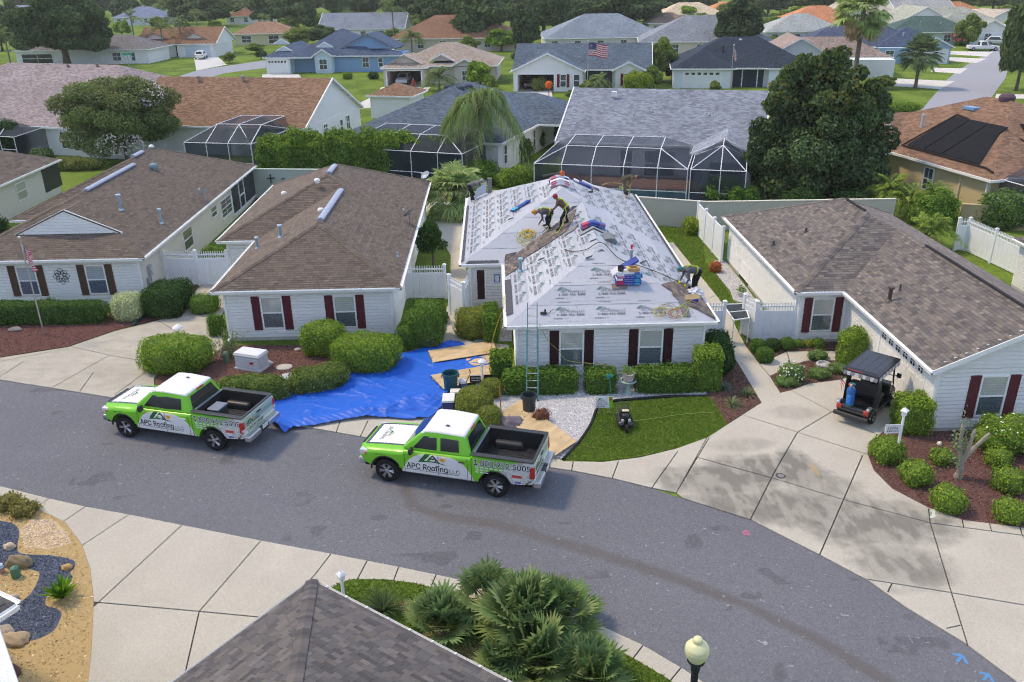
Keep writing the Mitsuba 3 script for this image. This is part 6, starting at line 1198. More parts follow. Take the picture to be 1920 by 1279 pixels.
# the big near ones, each its own
T_MAG=tree_mesh(5,(5.0,4.4,4.3),4.4,46000,.15,[(.035,.062,.022),(.05,.08,.03),(.026,.048,.017),(.07,.105,.045),(.09,.12,.065)],k=95,trunk_r=.2,rel=(.15,.25),low=-.95,cone=True,topcols=[(.10,.09,.02),(.06,.09,.02),(.08,.11,.05)])
MG=(22.58,57.45);place_tree('large dense dark green broadleaf tree right of the pool enclosure',T_MAG,(MG[0]-.35,MG[1]+.6),(1.06,1.0,1.14))
T_MYR=tree_mesh(8,(5.0,4.2,3.9),3.9,52000,.12,[(.085,.115,.04),(.11,.145,.05),(.07,.095,.034),(.135,.17,.065)],k=40,trunk_r=.12,rel=(.2,.34),limbs=14,trunk_col=(.2,.17,.13),shell=.3,asp=.4,topcols=[(.15,.17,.06),(.17,.17,.10)])
MY=(-32.65,76.01);place_tree('wide loose olive green flowering tree in front of the pinkish roof',T_MYR,MY,(1.08,1.0,.98))
m=MB();rng=np.random.default_rng(3);p,d,i=crown_points([(np.array([MY[0]+3.4,MY[1]-.5,5.6]),np.array([1.2,1.6,1.0])),(np.array([MY[0]+1.2,MY[1]-3.4,2.0]),np.array([2.2,.7,1.0]))],500,rng);m.add(*leaves(p,d,.11,[(.5,.46,.46),(.4,.36,.36)],.9));m.put(child('tree_001','blossom'),'leaf')
T_OAK=tree_mesh(9,(8.2,7.5,6.2),6.9,42000,.26,[(.045,.072,.032),(.06,.09,.04),(.034,.056,.024),(.08,.11,.052)],k=60,trunk_r=.5,rel=(.17,.30),limbs=12,tilt=1.0)
OK_=(-78.14,162.65);place_tree('huge dark spreading oak at the upper left corner',T_OAK,(OK_[0],OK_[1]+2),(1.18,1.0,1.0))
T_TOP=tree_mesh(12,(.85,.85,.85),1.75,6500,.05,G_DARK,k=26,trunk_r=.05,rel=(.3,.42),trunk_col=(.12,.1,.08))
b=(-3.5,44.18,1.074);tp=(-3.46,43.56);place_tree('round dark clipped tree on a thin trunk between the two brown and pale roofs',T_TOP,tp,(1.05,1.0,1.08))
# prototypes for the rest
T_LIVE=[tree_mesh(30+i,(4.2,4.0,3.8),4.0,9000,.30,[(.052,.08,.034),(.068,.098,.042),(.04,.062,.026),(.088,.12,.052)],k=30,trunk_r=.25,rel=(.2,.36))for i in range(3)]
T_LITE=[tree_mesh(40+i,(2.6,2.5,2.6),2.9,5000,.22,[(.09,.13,.03),(.12,.16,.04),(.065,.10,.022),(.15,.18,.05)],k=22,trunk_r=.14,rel=(.22,.4))for i in range(2)]
T_LIME=tree_mesh(50,(1.7,1.6,1.5),1.75,4200,.15,G_LIME+G_LEAF,k=24,trunk_r=.1,rel=(.25,.4))
T_CONE=tree_mesh(52,(3.0,2.9,5.0),5.3,9000,.24,[(.038,.062,.027),(.052,.078,.035),(.028,.046,.02),(.068,.092,.045)],k=36,trunk_r=.22,rel=(.2,.34),low=-.95)
ANCH=[]
def near(x,y,what):
 "a label that tells one far tree from the next by the house it stands beside"
 if not ANCH:
  for k_,M_ in FAR_HOUSES:ANCH.append((M_[:2,3]+M_[:2,0]*8+M_[:2,1]*6,labels[k_]['label']))
 order=sorted(ANCH,key=lambda q:np.hypot(q[0][0]-x,q[0][1]-y));used={v.get('label')for v in labels.values()}
 for pre in('','another ','a third ','a fourth '):
  for c_,n_ in order[:4]:
   b0,b1=math.atan2(x,y),math.atan2(c_[0],c_[1]);dd=np.hypot(x,y)-np.hypot(*c_);rel=('behind' if dd>9 else 'in front of')if abs(b0-b1)*np.hypot(x,y)<7 else('left of' if b0<b1 else 'right of');l_=f'{pre}{what} {rel} the {n_}'
   w_=l_.split()
   if len(w_)>16:l_=' '.join(w_[:16])
   if l_ not in used:return l_
 return what+' among the far roofs'
def pt(px,kind,label,group=None,i=0,rot=None,sx=1.0):
 "px = (x, y, height in metres, width in metres)"
 ms={'live':T_LIVE[i%3],'lite':T_LITE[i%2],'lime':T_LIME,'cone':T_CONE}[kind];H0,W0={'live':(7.8,8.4),'lite':(5.5,5.2),'lime':(3.25,3.4),'cone':(10.3,6.0)}[kind]
 return place_tree(label,ms,px[:2],(px[3]/W0,px[3]/W0,px[2]/H0),rot if rot is not None else R_.uniform(0,6),group)
for a in(
 ((6.15,163.18,9.5,float(6.29)),'cone','dark narrow evergreen behind the white flag house'),
 ((45.43,164.16,10.29,float(9.13)),'cone','dark pointed evergreen among the far roofs right of centre'),
 ((24.29,126.89,6.13,float(4.8)),'lite','round leafy tree in the yard between flag house and dark roof'),
 ((-1.74,120.9,4.07,float(4.28)),'lime','bright lime green round tree beside the beige garage house'),
 ((91.31,168.77,6.5,float(5.73)),'lite','pale branching tree with a light trunk by the far white pickup'),
 ((66.74,109.87,11.94,float(5.85)),'live','dark grey green tree cut off by the right edge'),
 ((80.0,133.57,6.9,float(4.91)),'live','lower dark tree beside the street at the right edge'),
 ((48.86,231.25,3.23,float(8.29)),'lite','yellowish tree in front of the pale tan roof')):pt(*a)
FT=[((-1.93,191.43,12.66,float(14.9)),'live'),((-12.33,226.75,12.43,float(16.19)),'live'),((-23.54,246.24,11.85,float(11.69)),'live'),((23.93,237.98,11.75,float(18.43)),'live'),((12.96,220.45,12.59,float(15.78)),'live'),((35.55,234.84,12.12,float(22.42)),'live'),((53.53,282.23,9.9,float(15.1)),'live'),((5.61,242.92,13.28,float(15.89)),'live'),((-55.38,259.37,11.33,float(12.27)),'live'),((-70.23,290.01,11.36,float(15.39)),'live'),((-91.7,296.33,9.68,float(19.19)),'live'),((-106.1,316.49,10.48,float(13.02)),'live'),((-40.58,212.15,4.26,float(8.83)),'live'),((-43.8,203.44,4.54,float(6.78)),'lite'),((-112.7,207.83,7.47,float(7.38)),'live'),((-134.86,257.25,9.83,float(9.08)),'live'),((-52.36,316.67,10.68,float(13.06)),'live'),((-44.66,328.9,10.72,float(13.56)),'live'),((73.64,318.8,10.1,float(17.02)),'live'),((93.69,303.44,9.31,float(16.24)),'live'),((110.77,321.72,9.51,float(17.21)),'lite'),((120.85,317.78,9.06,float(15.12)),'live'),((137.07,329.51,9.02,float(15.68)),'live'),((145.23,316.95,9.04,float(16.99)),'lite'),((160.69,329.33,8.31,float(13.73)),'live'),((166.42,317.41,8.72,float(15.14)),'lite'),((171.77,306.3,7.76,float(14.63)),'lite'),((164.44,277.73,9.19,float(14.96)),'live'),((82.05,250.23,4.18,float(8.97)),'lite'),((81.2,222.52,2.5,float(8.01)),'lite'),((65.97,176.76,3.81,float(7.47)),'lite'),((86.57,198.71,3.59,float(4.79)),'lite'),((121.25,260.2,4.63,float(6.23)),'lite'),((121.03,211.78,4.76,float(6.38)),'lite'),((111.18,187.89,4.78,float(5.68)),'lime'),((101.97,182.52,2.9,float(4.42)),'lime'),((-109.36,397.08,8.6,float(13.96)),'lite'),((-141.06,388.74,10.5,float(13.65)),'lite'),((-137.27,344.3,10.07,float(12.1)),'live'),((-173.09,400.38,11.65,float(16.37)),'live'),((-220.11,439.32,13.2,float(23.03)),'live'),((-225.9,479.11,12.85,float(25.1)),'lite'),((-22.18,204.78,3.67,float(6.11)),'lite'),((40.22,229.32,2.82,float(5.48)),'lime'),((26.28,127.91,2.83,float(3.12)),'live'),((21.69,117.49,3.3,float(2.59)),'lite'),((19.6,116.67,1.51,float(2.57)),'lime'),((-0.28,109.08,3.21,float(2.01)),'lite'),((12.24,113.38,1.87,float(2.09)),'lite'),((-10.43,290.0,11.38,float(15.44)),'live'),((35.75,288.01,11.64,float(17.09)),'live'),((-72.37,241.7,2.95,float(4.86)),'lite'),((-49.54,187.98,2.12,float(4.48)),'lite'),((38.77,174.88,3.57,float(4.22)),'live'),((57.32,228.97,3.84,float(6.85)),'lite'),((67.53,226.21,3.8,float(6.77)),'lite'),((-47.13,363.74,10.65,float(17.11)),'lite'),((-24.81,322.16,10.86,float(17.11)),'live'),((56.66,181.45,2.27,float(5.47)),'lime'),((60.16,175.42,2.0,float(5.3)),'lime'),((51.38,113.18,1.87,float(2.79)),'lite'),((61.18,136.81,1.99,float(2.34)),'live'),((28.69,112.12,1.72,float(1.66)),'lite')]
FTL=['dark spreading tree in the far rows','light green tree in the far rows','lime green rounded shrub tree in the far rows']
where=lambda x,y:'far tree line'
for i,(p,kd)in enumerate(FT):pt(p,kd,near(p[0],p[1],{'live':'dark tree','lite':'lighter green tree','lime':'small bright tree'}[kd]),'trees among the far roofs',i)
rng=np.random.default_rng(77);NW=0
for i in range(110): # the wooded skyline beyond the last roofs
 x=rng.uniform(-520,620);y=rng.uniform(330,620);s=rng.uniform(.9,1.7)
 if abs(x)>y*.68:continue
 kd=T_LIVE[i%3]if i%4 else T_LITE[i%2]
 labels['far_woods']={'label':'dark woods along the skyline beyond the last roofs','category':'woods','kind':'stuff'}
 for p_ in kd:NW+=1;scene[f'far_woods__{NW:03d}']={**p_,'to_world':xf(mat(rz(rng.uniform(0,6))@np.diag([s*1.3,s*1.3,s]),(x,y,0)))}
# hedges and loose shrubs behind the near houses
HP=[(520,318,262),(560,322,258),(603,324,258),(648,325,254),(690,324,256),(735,324,258),(780,322,258),(820,322,262)]
HP=[(np.array(a),w)for a,w in[((-17.35,67.78),3.32),((-15.45,66.84),3.74),((-13.54,66.3),3.72),((-11.6,65.94),4.11),((-9.85,65.97),3.8),((-7.96,65.8),3.79),((-6.1,66.0),3.62),((-4.41,65.85),3.34)]]
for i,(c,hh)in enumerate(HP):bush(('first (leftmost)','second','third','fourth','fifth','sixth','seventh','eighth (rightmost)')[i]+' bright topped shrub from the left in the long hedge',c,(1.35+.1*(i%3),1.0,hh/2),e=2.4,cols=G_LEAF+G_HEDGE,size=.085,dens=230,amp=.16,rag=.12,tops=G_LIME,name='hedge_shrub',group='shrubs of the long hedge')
for px,hf,cols,lb in(((-0.93,63.9),(1.3,.9,.9),G_LEAF,'leafy shrub under the weeping palm'),((1.48,62.47),(1.3,.8,.75),G_LEAF+G_LIME,'yellowish shrub between the weeping palm and the pool screen'),((3.67,62.28),(1.2,.7,.6),G_LEAF,'low shrub in front of the left end of the pool screen'),((2.21,72.62),(1.0,1.0,1.0),G_DARK+G_LEAF,'dark shrub beside the slate roofed house wall'),((3.7,77.76),(.9,.9,.9),G_HEDGE,'rounded shrub along the slate roofed house side'),((5.59,81.86),(.8,.9,1.0),G_DARK,'shrub at the rear corner of the slate roofed house'),((15.4,56.11),(1.3,.8,1.0),G_LEAF,'tall weedy shrub behind the cream wall left of the big dark tree'),((16.49,55.03),(1.0,.8,.8),G_HEDGE,'shrub at the foot of the big dark tree'),((31.31,49.62),(1.7,1.2,1.1),G_HEDGE+G_GREY,'dense shrub in front of the tan house screen at the right edge'),((26.94,49.95),(1.2,.9,1.1),G_LEAF,'dense leafy shrub below the tan wall'),((45.1,94.56),(2.4,.8,.5),G_LEAF+G_LIME,'low hedge at the near end of the verge lawn'),((-44.65,79.6),(1.5,1.2,1.5),G_DARK,'dark shrub at the left edge in front of the screened porch'),((-39.86,75.55),(.9,.8,.6),G_GREY+G_DARK,'low plants by the white walled house at the left'),((-35.13,72.24),(2.2,.8,.5),G_OLIVE,'dry tangled hedge behind the brown roofs'),((6.25,118.59),(1,.8,.9),G_OLIVE,'shrub by the open garage of the flag house'),((20.21,54.32),(1.4,.8,.7),G_DARK,'dark undergrowth beneath the big dark tree'),((23.5,53.65),(1.3,.8,.7),G_DARK,'shrub beneath the right side of the big dark tree'),((-29.02,48.19),(.5,.8,1.2),G_DARK,'dark shrub cut by the left edge beside the front wall'),((-18.41,136.34),(.8,.6,.5),G_DARK,'small shrub at the blue house wall'),((-22.46,136.98),(.7,.6,.5),G_LEAF,'small round shrub at the blue house corner'),((19.22,115.62),(1.9,1.4,1.3),G_LIME+G_YEL,'wide dome shaped lime bush in the yard of the flag house')):
 bush(lb,px,hf,e=2.2,cols=cols,size=.085,dens=220,amp=.15,rag=.09,name='shrub')
k=thing('twiggy_shrub','leafless pale twiggy shrub between the brown roof and the long hedge','shrub');m=MB();c=(-13.84,66.32)
for _ in range(70):
 a,e,l=R_.uniform(0,6.28),R_.uniform(.1,.9),R_.uniform(1.2,2.4);d=np.array([math.cos(a)*math.sin(e),math.sin(a)*math.sin(e),math.cos(e)]);m.tube([(c[0],c[1],.1),np.array([c[0],c[1],.1])+d*l*.5+[0,0,.1],np.array([c[0],c[1],.1])+d*l],[.018,.013,.005],(.30,.24,.19),4,False)
m.put(k,'vc')
# palms
feather_palm('weeping palm with long hanging fronds in front of the slate blue roof',(-1.03,66.68),5.3,3.6,40,seed=3,r=.17,droop=1.25,el=(.3,1.35),ll=.95,leaflets=46,cols=[(.17,.24,.08),(.22,.29,.11),(.12,.18,.055),(.28,.33,.15)],hang=.9,lw=.024)
k=thing('palm_spear','upright pale new frond rising from the weeping palm','palm frond');c=(-1.03,66.68);MB().tube([(c[0],c[1],4.9),(c[0],c[1],6.4),(c[0]+.02,c[1],7.3)],[.06,.05,.01],(.30,.36,.14),6).put(k,'leaf')
fan_palm('dense shaggy fan palm in front of the hedge beside the weeping palm',(-2.63,54.78),1.7,1.6,1.1,120,seed=4,cols=[(.22,.29,.11),(.27,.34,.14),(.16,.23,.08),(.33,.37,.18)],droop=.7,el=(.05,2.1),dead=18,r=.25,wfac=.05)
fan_palm('tall fan palm with a dry skirt among the roofs at the upper right',(49.11,118.09),9.6,2.6,1.9,70,seed=5,cols=[(.16,.22,.07),(.22,.28,.10),(.12,.17,.05)],droop=.8,el=(.1,2.0),dead=30,r=.28)
fan_palm('round headed palm with two leaning trunks on the verge lawn',(55.79,114.2),4.4,1.9,1.3,120,seed=6,cols=[(.12,.17,.08),(.16,.21,.10),(.09,.13,.06)],droop=.5,el=(0,2.4),r=.2)
for i,(px,h_,L,n_,lb)in enumerate((((-66.19,181.45),5.5,2.4,24,'tall feather palm at the left corner of the brown roofed house'),((-64.49,184.71),2.5,2.0,30,'short bushy palm in front of the brown roofed house window'),((-63.87,185.82),6.5,2.2,18,'slim palm in front of the brown roofed house centre'),((-73.71,186.53),7.5,2.6,20,'palm with pale trunk beside the big oak'),((-118.95,330.96),6,4,34,'full crowned palm above the brown roofed house'),((-86.71,267.83),4.5,3.6,26,'bright palm to the right behind the brown roofed house'),((-89.99,328.92),6,4,30,'palm between far roofs at the upper left'),((-63.96,256.96),3.6,3,22,'palm in front of the tan hip roofed house'),((-21.23,195.6),8.5,3.4,22,'grey palm rising beside the terracotta roof'),((-16.17,181.21),3.2,2.8,40,'low shaggy palm in front of the terracotta roof'),((-12.23,247.73),4.5,4.5,34,'big spreading palm behind the terracotta roof'),((-34.98,311.02),6,3.8,26,'palm at the top left of centre'),((-7.32,120.55),1.6,2.6,40,'grey green palm in front of the beige house'),((13.76,112.13),1.6,2.0,34,'yellow green palm in front of the flag house'),((-37.23,232.95),5,3.4,22,'palm beside the grey gabled house'),((-94.22,175.53),5,3,20,'palm at the left edge behind the oak'))):feather_palm(lb,px,h_,L,n_,'feather palms of the back rows',[(.15,.2,.08),(.2,.26,.10),(.11,.15,.06)],seed=60+i,ll=.7,leaflets=16,lw=.05,droop=.75)
for i,(px,h_,lb)in enumerate((((25.44,53.23),1.4,'arching palm below the right side of the big dark tree'),((26.22,51.86),1.0,'bright feathery palm clump beside the tan wall'),((27.59,51.5),1.1,'drooping yellow green palm clump against the tan wall'),((24.44,45.42),.8,'blurred feathery palm behind the grey roof by the white fence'),((19.13,63.92),1.2,'small yellow palm at the left edge of the big dark tree'))):feather_palm(lb,px,h_,1.9,46,'feathery palms behind the right wall',[(.18,.26,.05),(.25,.32,.07),(.13,.19,.05)],seed=90+i,ll=.4,leaflets=24,lw=.022,droop=.7)
# pruned bare trunk in the corner bed
k=thing('pruned_tree','bare pruned tree with pale stubby limbs in the mulch bed','tree');c=np.array([*(14.31,22.23),0]);BK=(.30,.27,.23)
def stub(name,pts,r):m=MB();q=catmull(pts,4);m.tube(c+q,np.linspace(r,r*.55,len(q))*(1+.15*np.sin(np.arange(len(q))*2.1)),BK,8);m.put(child(k,name),'vc',60)
stub('trunk',[(0,0,0),(.02,0,.4),(0,0,.8)],.13)
for pts in([(0,0,.5),(.1,-.05,1.2),(.2,0,1.75)],[(0,0,.6),(.35,.1,1.0),(.75,.1,1.55)],[(0,0,.6),(-.12,.05,1.2),(-.15,.1,1.9)]):stub('limb',pts,.085)
m=MB();p=c+np.array([-.15,.05,1.2])+RNG.normal(0,1,(260,3))*[.13,.13,.42];m.add(*leaves(p,dirs(260),.05,[(.10,.15,.07),(.14,.19,.1)],.8));m.put(child(k,'sprouts'),'leaf')
k=thing('weedy_shrub','loose grey green shrub beside the left corner of the maroon shuttered house','shrub');c=np.array([*(-11.34,32.67),0]);m=MB();m2=MB()
for _ in range(26):
 a,e,l=R_.uniform(0,6.28),R_.uniform(.05,.7),R_.uniform(.7,1.35);d=np.array([math.cos(a)*math.sin(e),math.sin(a)*math.sin(e),math.cos(e)]);m.tube([c,c+d*l],[.012,.004],(.14,.11,.07),4,False);p=c+d*l*np.linspace(.4,1,14)[:,None]+RNG.normal(0,.05,(14,3));m2.add(*leaves(p,dirs(14),.05,G_GREY,.8))
m.put(child(k,'stems'),'vc');m2.put(child(k,'foliage'),'leaf')
# more garden trees and shrubs between the rows
rng=np.random.default_rng(91);ADD=[(-147.66,279.17,6.42,float(9.83)),(-49.29,167.3,2.09,float(2.6)),(-81.08,266.31,3.53,float(4.71)),(-45.25,175.12,1.79,float(2.51)),(-56.73,255.04,4.79,float(6.64)),(-52.52,268.49,4.74,float(6.98)),(-35.37,232.49,4.13,float(6.9)),(-26.03,196.63,3.31,float(4.69)),(-31.05,184.22,2.7,float(4.84)),(-22.41,160.41,2.2,float(3.47)),(-4.26,167.28,4.17,float(5.03)),(1.97,182.54,4.73,float(6.57)),(4.63,146.55,3.53,float(3.55)),(11.32,241.38,6.68,float(10.05)),(23.08,279.53,8.29,float(13.27)),(28.42,228.28,5.59,float(8.17)),(29.65,199.24,4.47,float(5.97)),(25.03,151.81,2.61,float(2.76)),(31.65,141.9,2.78,float(2.93)),(53.44,230.02,4.87,float(6.87)),(44.31,173.73,3.94,float(4.19)),(43.05,148.54,2.9,float(3.07)),(68.98,217.69,4.15,float(6.53)),(49.9,147.3,2.38,float(3.22)),(73.83,205.3,3.92,float(6.17)),(63.35,165.07,3.2,float(4.0)),(84.32,209.9,4.24,float(5.55)),(71.06,168.17,3.26,float(4.07)),(67.87,153.47,3.0,float(3.17)),(92.84,200.57,2.94,float(3.63)),(104.48,216.25,3.16,float(4.42)),(108.53,215.15,3.63,float(4.4)),(128.47,246.61,4.13,float(5.91)),(126.64,231.97,4.15,float(5.57)),(139.9,243.04,4.88,float(7.3)),(124.94,210.73,4.27,float(5.08)),(101.1,234.68,4.2,float(5.63)),(103.12,266.09,5.02,float(7.94)),(89.46,258.8,4.88,float(7.73)),(75.16,257.67,4.86,float(7.69)),(72.95,275.91,5.49,float(8.21)),(58.95,268.33,5.34,float(7.99)),(43.58,232.68,3.89,float(4.17)),(39.01,274.55,6.06,float(8.16)),(-3.35,270.29,7.43,float(12.82)),(-10.44,247.25,6.83,float(10.28)),(-18.75,240.59,5.33,float(8.57)),(-42.58,255.92,5.65,float(7.58)),(-37.33,185.5,1.68,float(3.32)),(-62.5,239.24,3.19,float(4.82)),(-72.14,222.78,2.48,float(3.96)),(-87.92,258.65,3.43,float(5.49)),(-97.3,265.8,4.68,float(5.64)),(-101.51,248.95,4.67,float(5.88)),(-79.4,188.89,2.55,float(4.04)),(-75.13,172.03,2.14,float(3.08)),(-89.66,174.7,2.76,float(4.16)),(2.28,104.14,1.36,float(1.67)),(9.82,109.66,1.17,float(1.62)),(19.47,108.84,1.23,float(1.61))]
for i,p in enumerate(ADD):pt(p,'live' if i%3==0 else('lite' if i%3==1 else 'lime'),near(p[0],p[1],('dark tree','lighter green tree','small bright tree')[i%3]),'trees among the far roofs',i)

# ---------------------------------------------------------------- the two pickup trucks: x forward from the front axle, y left, z up
def truck_paint(p,n,uv):
 x,z=uv.x,uv.y;g=mi.Color3f(.155,.50,.012);w=mi.Color3f(.68,.69,.71)
 t=(x+1.72)/1.22;zc=.40+.80*(1-dr.square(t*t));inside=smoothstep(-.012,.012,zc-z)*smoothstep(-3.05,-2.98,x);rim=smoothstep(.07,.0,dr.abs(z-zc))*smoothstep(-3.0,-2.9,x)*smoothstep(-.45,-.6,x)
 c=mix(g,mi.Color3f(.55,.55,.06),rim*.35);c=mix(c,w,inside)
 bed=smoothstep(-2.93,-2.99,x);a=fbm(x*3.1,z*4.3,1.0,4);b=fbm(x*9,z*11,5.0,3)
 col=mix((.42,.43,.41),(.62,.63,.62),a);col=mix(col,(.085,.075,.06),smoothstep(.54,.64,b)*smoothstep(1.05,.6,z));col=mix(col,(.30,.24,.17),smoothstep(.5,.62,fbm(x*5+3,z*6,2.0,3))*smoothstep(-3.6,-4.6,x)*.8)
 grn=smoothstep(-.12,.12,(z-.75)*.9+(x+3.55)*.75+(a-.5)*.25);col=mix(col,mix((.13,.38,.03),g,smoothstep(-3.5,-2.9,x)),grn);c=mix(c,col,bed)
 tail=smoothstep(-4.775,-4.785,x);tc=mix((.60,.62,.60),(.16,.38,.08),smoothstep(.55,.42,b)*.5);tc=mix(tc,(.05,.18,.13),smoothstep(.57,.66,a)*.6);c=mix(c,tc,tail*.9)
 return mix(c,w,smoothstep(1.79,1.83,z)*smoothstep(.35,.5,n.z))
scene['truck_paint']=two(pr(mikit.proc(truck_paint),.30,.5,clearcoat=.7,clearcoat_gloss=.92))
HOODZ=lambda x:np.interp(x,[-.62,.3,.8,.95],[1.235,1.18,1.12,1.04])
def truck_body():
 xs=np.array([.95,.90,.78,.5,.2,-.2,-.55,-.66,-.8,-1.6,-2.4,-2.78,-2.86,-3.4,-4.2,-4.7,-4.80]);V,n_=[],None
 for x in xs:
  w=np.interp(x,[-4.8,-4.6,-2.9,-.6,.4,.75,.95],[.955,.975,.985,.985,.97,.93,.80]);zb=np.interp(x,[-4.8,-4.2,-3.0,-.6,.6,.95],[.56,.5,.42,.42,.46,.60])
  zt=HOODZ(x)if x>-.6 else np.interp(x,[-4.8,-2.86,-2.80,-.66],[1.385,1.375,1.29,1.26]);zs=zt-(.07 if x>-.6 else .02)
  h=[(0,zb),(w-.10,zb),(w-.02,zb+.07),(w,zb+.22),(w,zs-.12),(w-.025,zs-.04),(w-.09,zs),(w*.72,zt),(0,zt)]
  ring=h+[(-y,z)for y,z in h[-2:0:-1]];n_=len(ring);V+=[(x,y,z)for y,z in ring]
 i,j=np.meshgrid(np.arange(len(xs)-1),np.arange(n_),indexing='ij');j2=(j+1)%n_;F=np.stack([i*n_+j,i*n_+j2,(i+1)*n_+j2,(i+1)*n_+j],-1).reshape(-1,4);F=np.vstack([F[:,[0,1,2]],F[:,[0,2,3]]])
 V=np.array(V,float);k=len(V);V=np.vstack([V,[[xs[0],0,1.0],[xs[-1],0,1.0]]]);q=np.arange(n_);F=np.vstack([F,np.c_[(q+1)%n_,q,q*0+k],np.c_[q+(len(xs)-1)*n_,(q+1)%n_+(len(xs)-1)*n_,q*0+k+1]])
 m=trimesh.Trimesh(V,F);m.fix_normals();b=m3.Manifold(m3.Mesh(np.asarray(m.vertices,np.float32),np.asarray(m.faces,np.uint32)))
 for x in(0,-3.57):
  for s in(-1,1):
   c=m3.Manifold.cylinder(.45,.50,.50,28).rotate([90,0,0]).translate([x,s*.82+.225,.41]);b=b-c
 b=b-m3.Manifold.cube([1.86,1.58,1.2]).translate([-4.73,-.79,.80])
 q=b.to_mesh();return q.vert_properties[:,:3],q.tri_verts
TBODY=truck_body()
def wheel(m_t,m_r,c,side,R=.40,w=.27,rim=.255,spokes=6,col=(.45,.46,.48)):
 c=np.array(c,float);rm=rx(-side*PI/2)
 m_t.lathe([(rim-.01,-w/2+.03),(rim+.02,-w/2),(R-.05,-w/2),(R-.012,-w/2+.03),(R,-w/2+.07),(R,w/2-.07),(R-.012,w/2-.03),(R-.05,w/2),(rim+.02,w/2),(rim-.01,w/2-.03)],c,(.014,.014,.016),28,rm)
 m_r.lathe([(rim,w/2-.03),(rim-.02,w/2-.02),(rim-.03,w/2-.09),(rim-.035,-.02),(0,-.02)],c,np.array(col)*.35,24,rm)
 for i in range(spokes):
  g=i*2*PI/spokes
  for dg in(-.14,.14):
   r0,r1=.05,rim-.012;p0=np.array([math.cos(g+dg*.6)*r0,math.sin(g+dg*.6)*r0,w/2-.035]);p1=np.array([math.cos(g+dg)*r1,math.sin(g+dg)*r1,w/2-.025]);m_r.tube([c+rm@p0,c+rm@p1],[.024,.026],col,5)
 m_r.lathe([(.07,w/2-.06),(.07,w/2-.012),(.05,w/2),(0,w/2+.004)],c,col,14,rm)
def make_truck(label,pos,yaw,variant):
 k=thing('pickup_truck',label,'pickup truck','green and white company trucks');M=mat(rz(yaw),(*pos,.012));T_=lambda v:np.asarray(v,float)@M[:3,:3].T+M[:3,3]
 def P(m,name,bsdf='vc',smooth=False,parent=None,label=None):
  v,f,c=m.arrays();return MB().add(T_(v),f,c).put(child(parent or k,name,label),bsdf,smooth)
 def painted(v,f,name,ang=35):
  v,f,c=split(np.asarray(v,float),np.asarray(f),np.full((len(v),3),.5),ang);uv=v[:,[0,2]].copy();scene[child(k,name)]=mikit.ply((T_(v),f),'truck_paint',smooth=True,uv=uv)
 painted(*TBODY,'body')
 r=.09;pts=[(-.66,s*.815,1.29)for s in(-1,1)]+[(-1.30,s*.655,1.83)for s in(-1,1)]+[(-1.75,s*.665,1.85)for s in(-1,1)]+[(-2.50,s*.645,1.81)for s in(-1,1)]+[(-2.70,s*.81,1.29)for s in(-1,1)]
 cab=m3.Manifold.batch_hull([m3.Manifold.sphere(r,20).translate(list(q))for q in pts]);q=cab.to_mesh();painted(q.vert_properties[:,:3],q.tri_verts,'cab')
 # glass
 def quadglass(a,b,c,d,name,off=.006,col=(.012,.016,.02)):
  q=np.array([a,b,c,d],float);n=np.cross(q[1]-q[0],q[3]-q[0]);n/=np.linalg.norm(n);q=q+n*off;m=MB();m.add(np.vstack([q,q-n*.02]),[[0,1,2],[0,2,3],[0,4,5],[0,5,1],[1,5,6],[1,6,2],[2,6,7],[2,7,3],[3,7,4],[3,4,0]],col)
  v,f,c_=m.arrays();scene[child(k,name)]=mikit.ply((T_(v),f),'dark_glass')
 def pl(a,b,n0,r_=r): # a point on the tangent plane of the cab
  return np.array(a)+np.array(n0)/np.linalg.norm(n0)*r_
 nw=(.54,0,.64);quadglass(pl((-.70,-.76,1.325),0,nw),pl((-.70,.76,1.325),0,nw),pl((-1.25,.62,1.79),0,nw),pl((-1.25,-.62,1.79),0,nw),'windshield')
 nr=(-.52,0,.19);quadglass(pl((-2.683,.74,1.335),0,nr),pl((-2.683,-.74,1.335),0,nr),pl((-2.53,-.58,1.735),0,nr),pl((-2.53,.58,1.735),0,nr),'rear_window')
 for s in(1,-1):
  ns=(0,s*.54,.155);y=lambda z:np.interp(z,[1.29,1.83],[.815,.66])
  def W(x,z):return pl((x,s*y(z),z),0,ns)
  def SG(l,nm,col=(.012,.016,.02)):
   q=[W(*a)for a in(l[::-1]if s<0 else l)]
   if len(q)==4:quadglass(*q,nm,.007,col)
  bp=(-1.70 if variant==2 else-1.74)
  SG([(-.92,1.32),(bp,1.32),(bp+.02,1.72),(-1.26,1.71)],'side_window');SG([(bp-.12,1.32),(-2.42,1.34),(-2.38,1.70),(bp-.10,1.72)],'side_window')
  if variant==1:SG([(bp+.005,1.31),(bp-.125,1.31),(bp-.105,1.73),(bp+.015,1.73)],'pillar',(.02,.02,.022))
 # hood panel
 hx=np.linspace(.70,-.56,8);m=MB();yy=.60
 for x0,x1 in zip(hx[:-1],hx[1:]):m.add([(x0,-yy,HOODZ(x0)+.008),(x0,yy,HOODZ(x0)+.008),(x1,yy,HOODZ(x1)+.008),(x1,-yy,HOODZ(x1)+.008)],[[0,1,2],[0,2,3]],(.70,.71,.73))
 P(m,'hood_panel','vc_gloss',True);m=MB();BR=(.07,.075,.10)
 for y0,y1 in((yy,yy+.075),(-yy-.075,-yy)):
  for x0,x1 in zip(hx[:-1],hx[1:]):m.add([(x0,y0,HOODZ(x0)+.009),(x0,y1,HOODZ(x0)+.004),(x1,y1,HOODZ(x1)+.004),(x1,y0,HOODZ(x1)+.009)],[[0,1,2],[0,2,3]],BR)
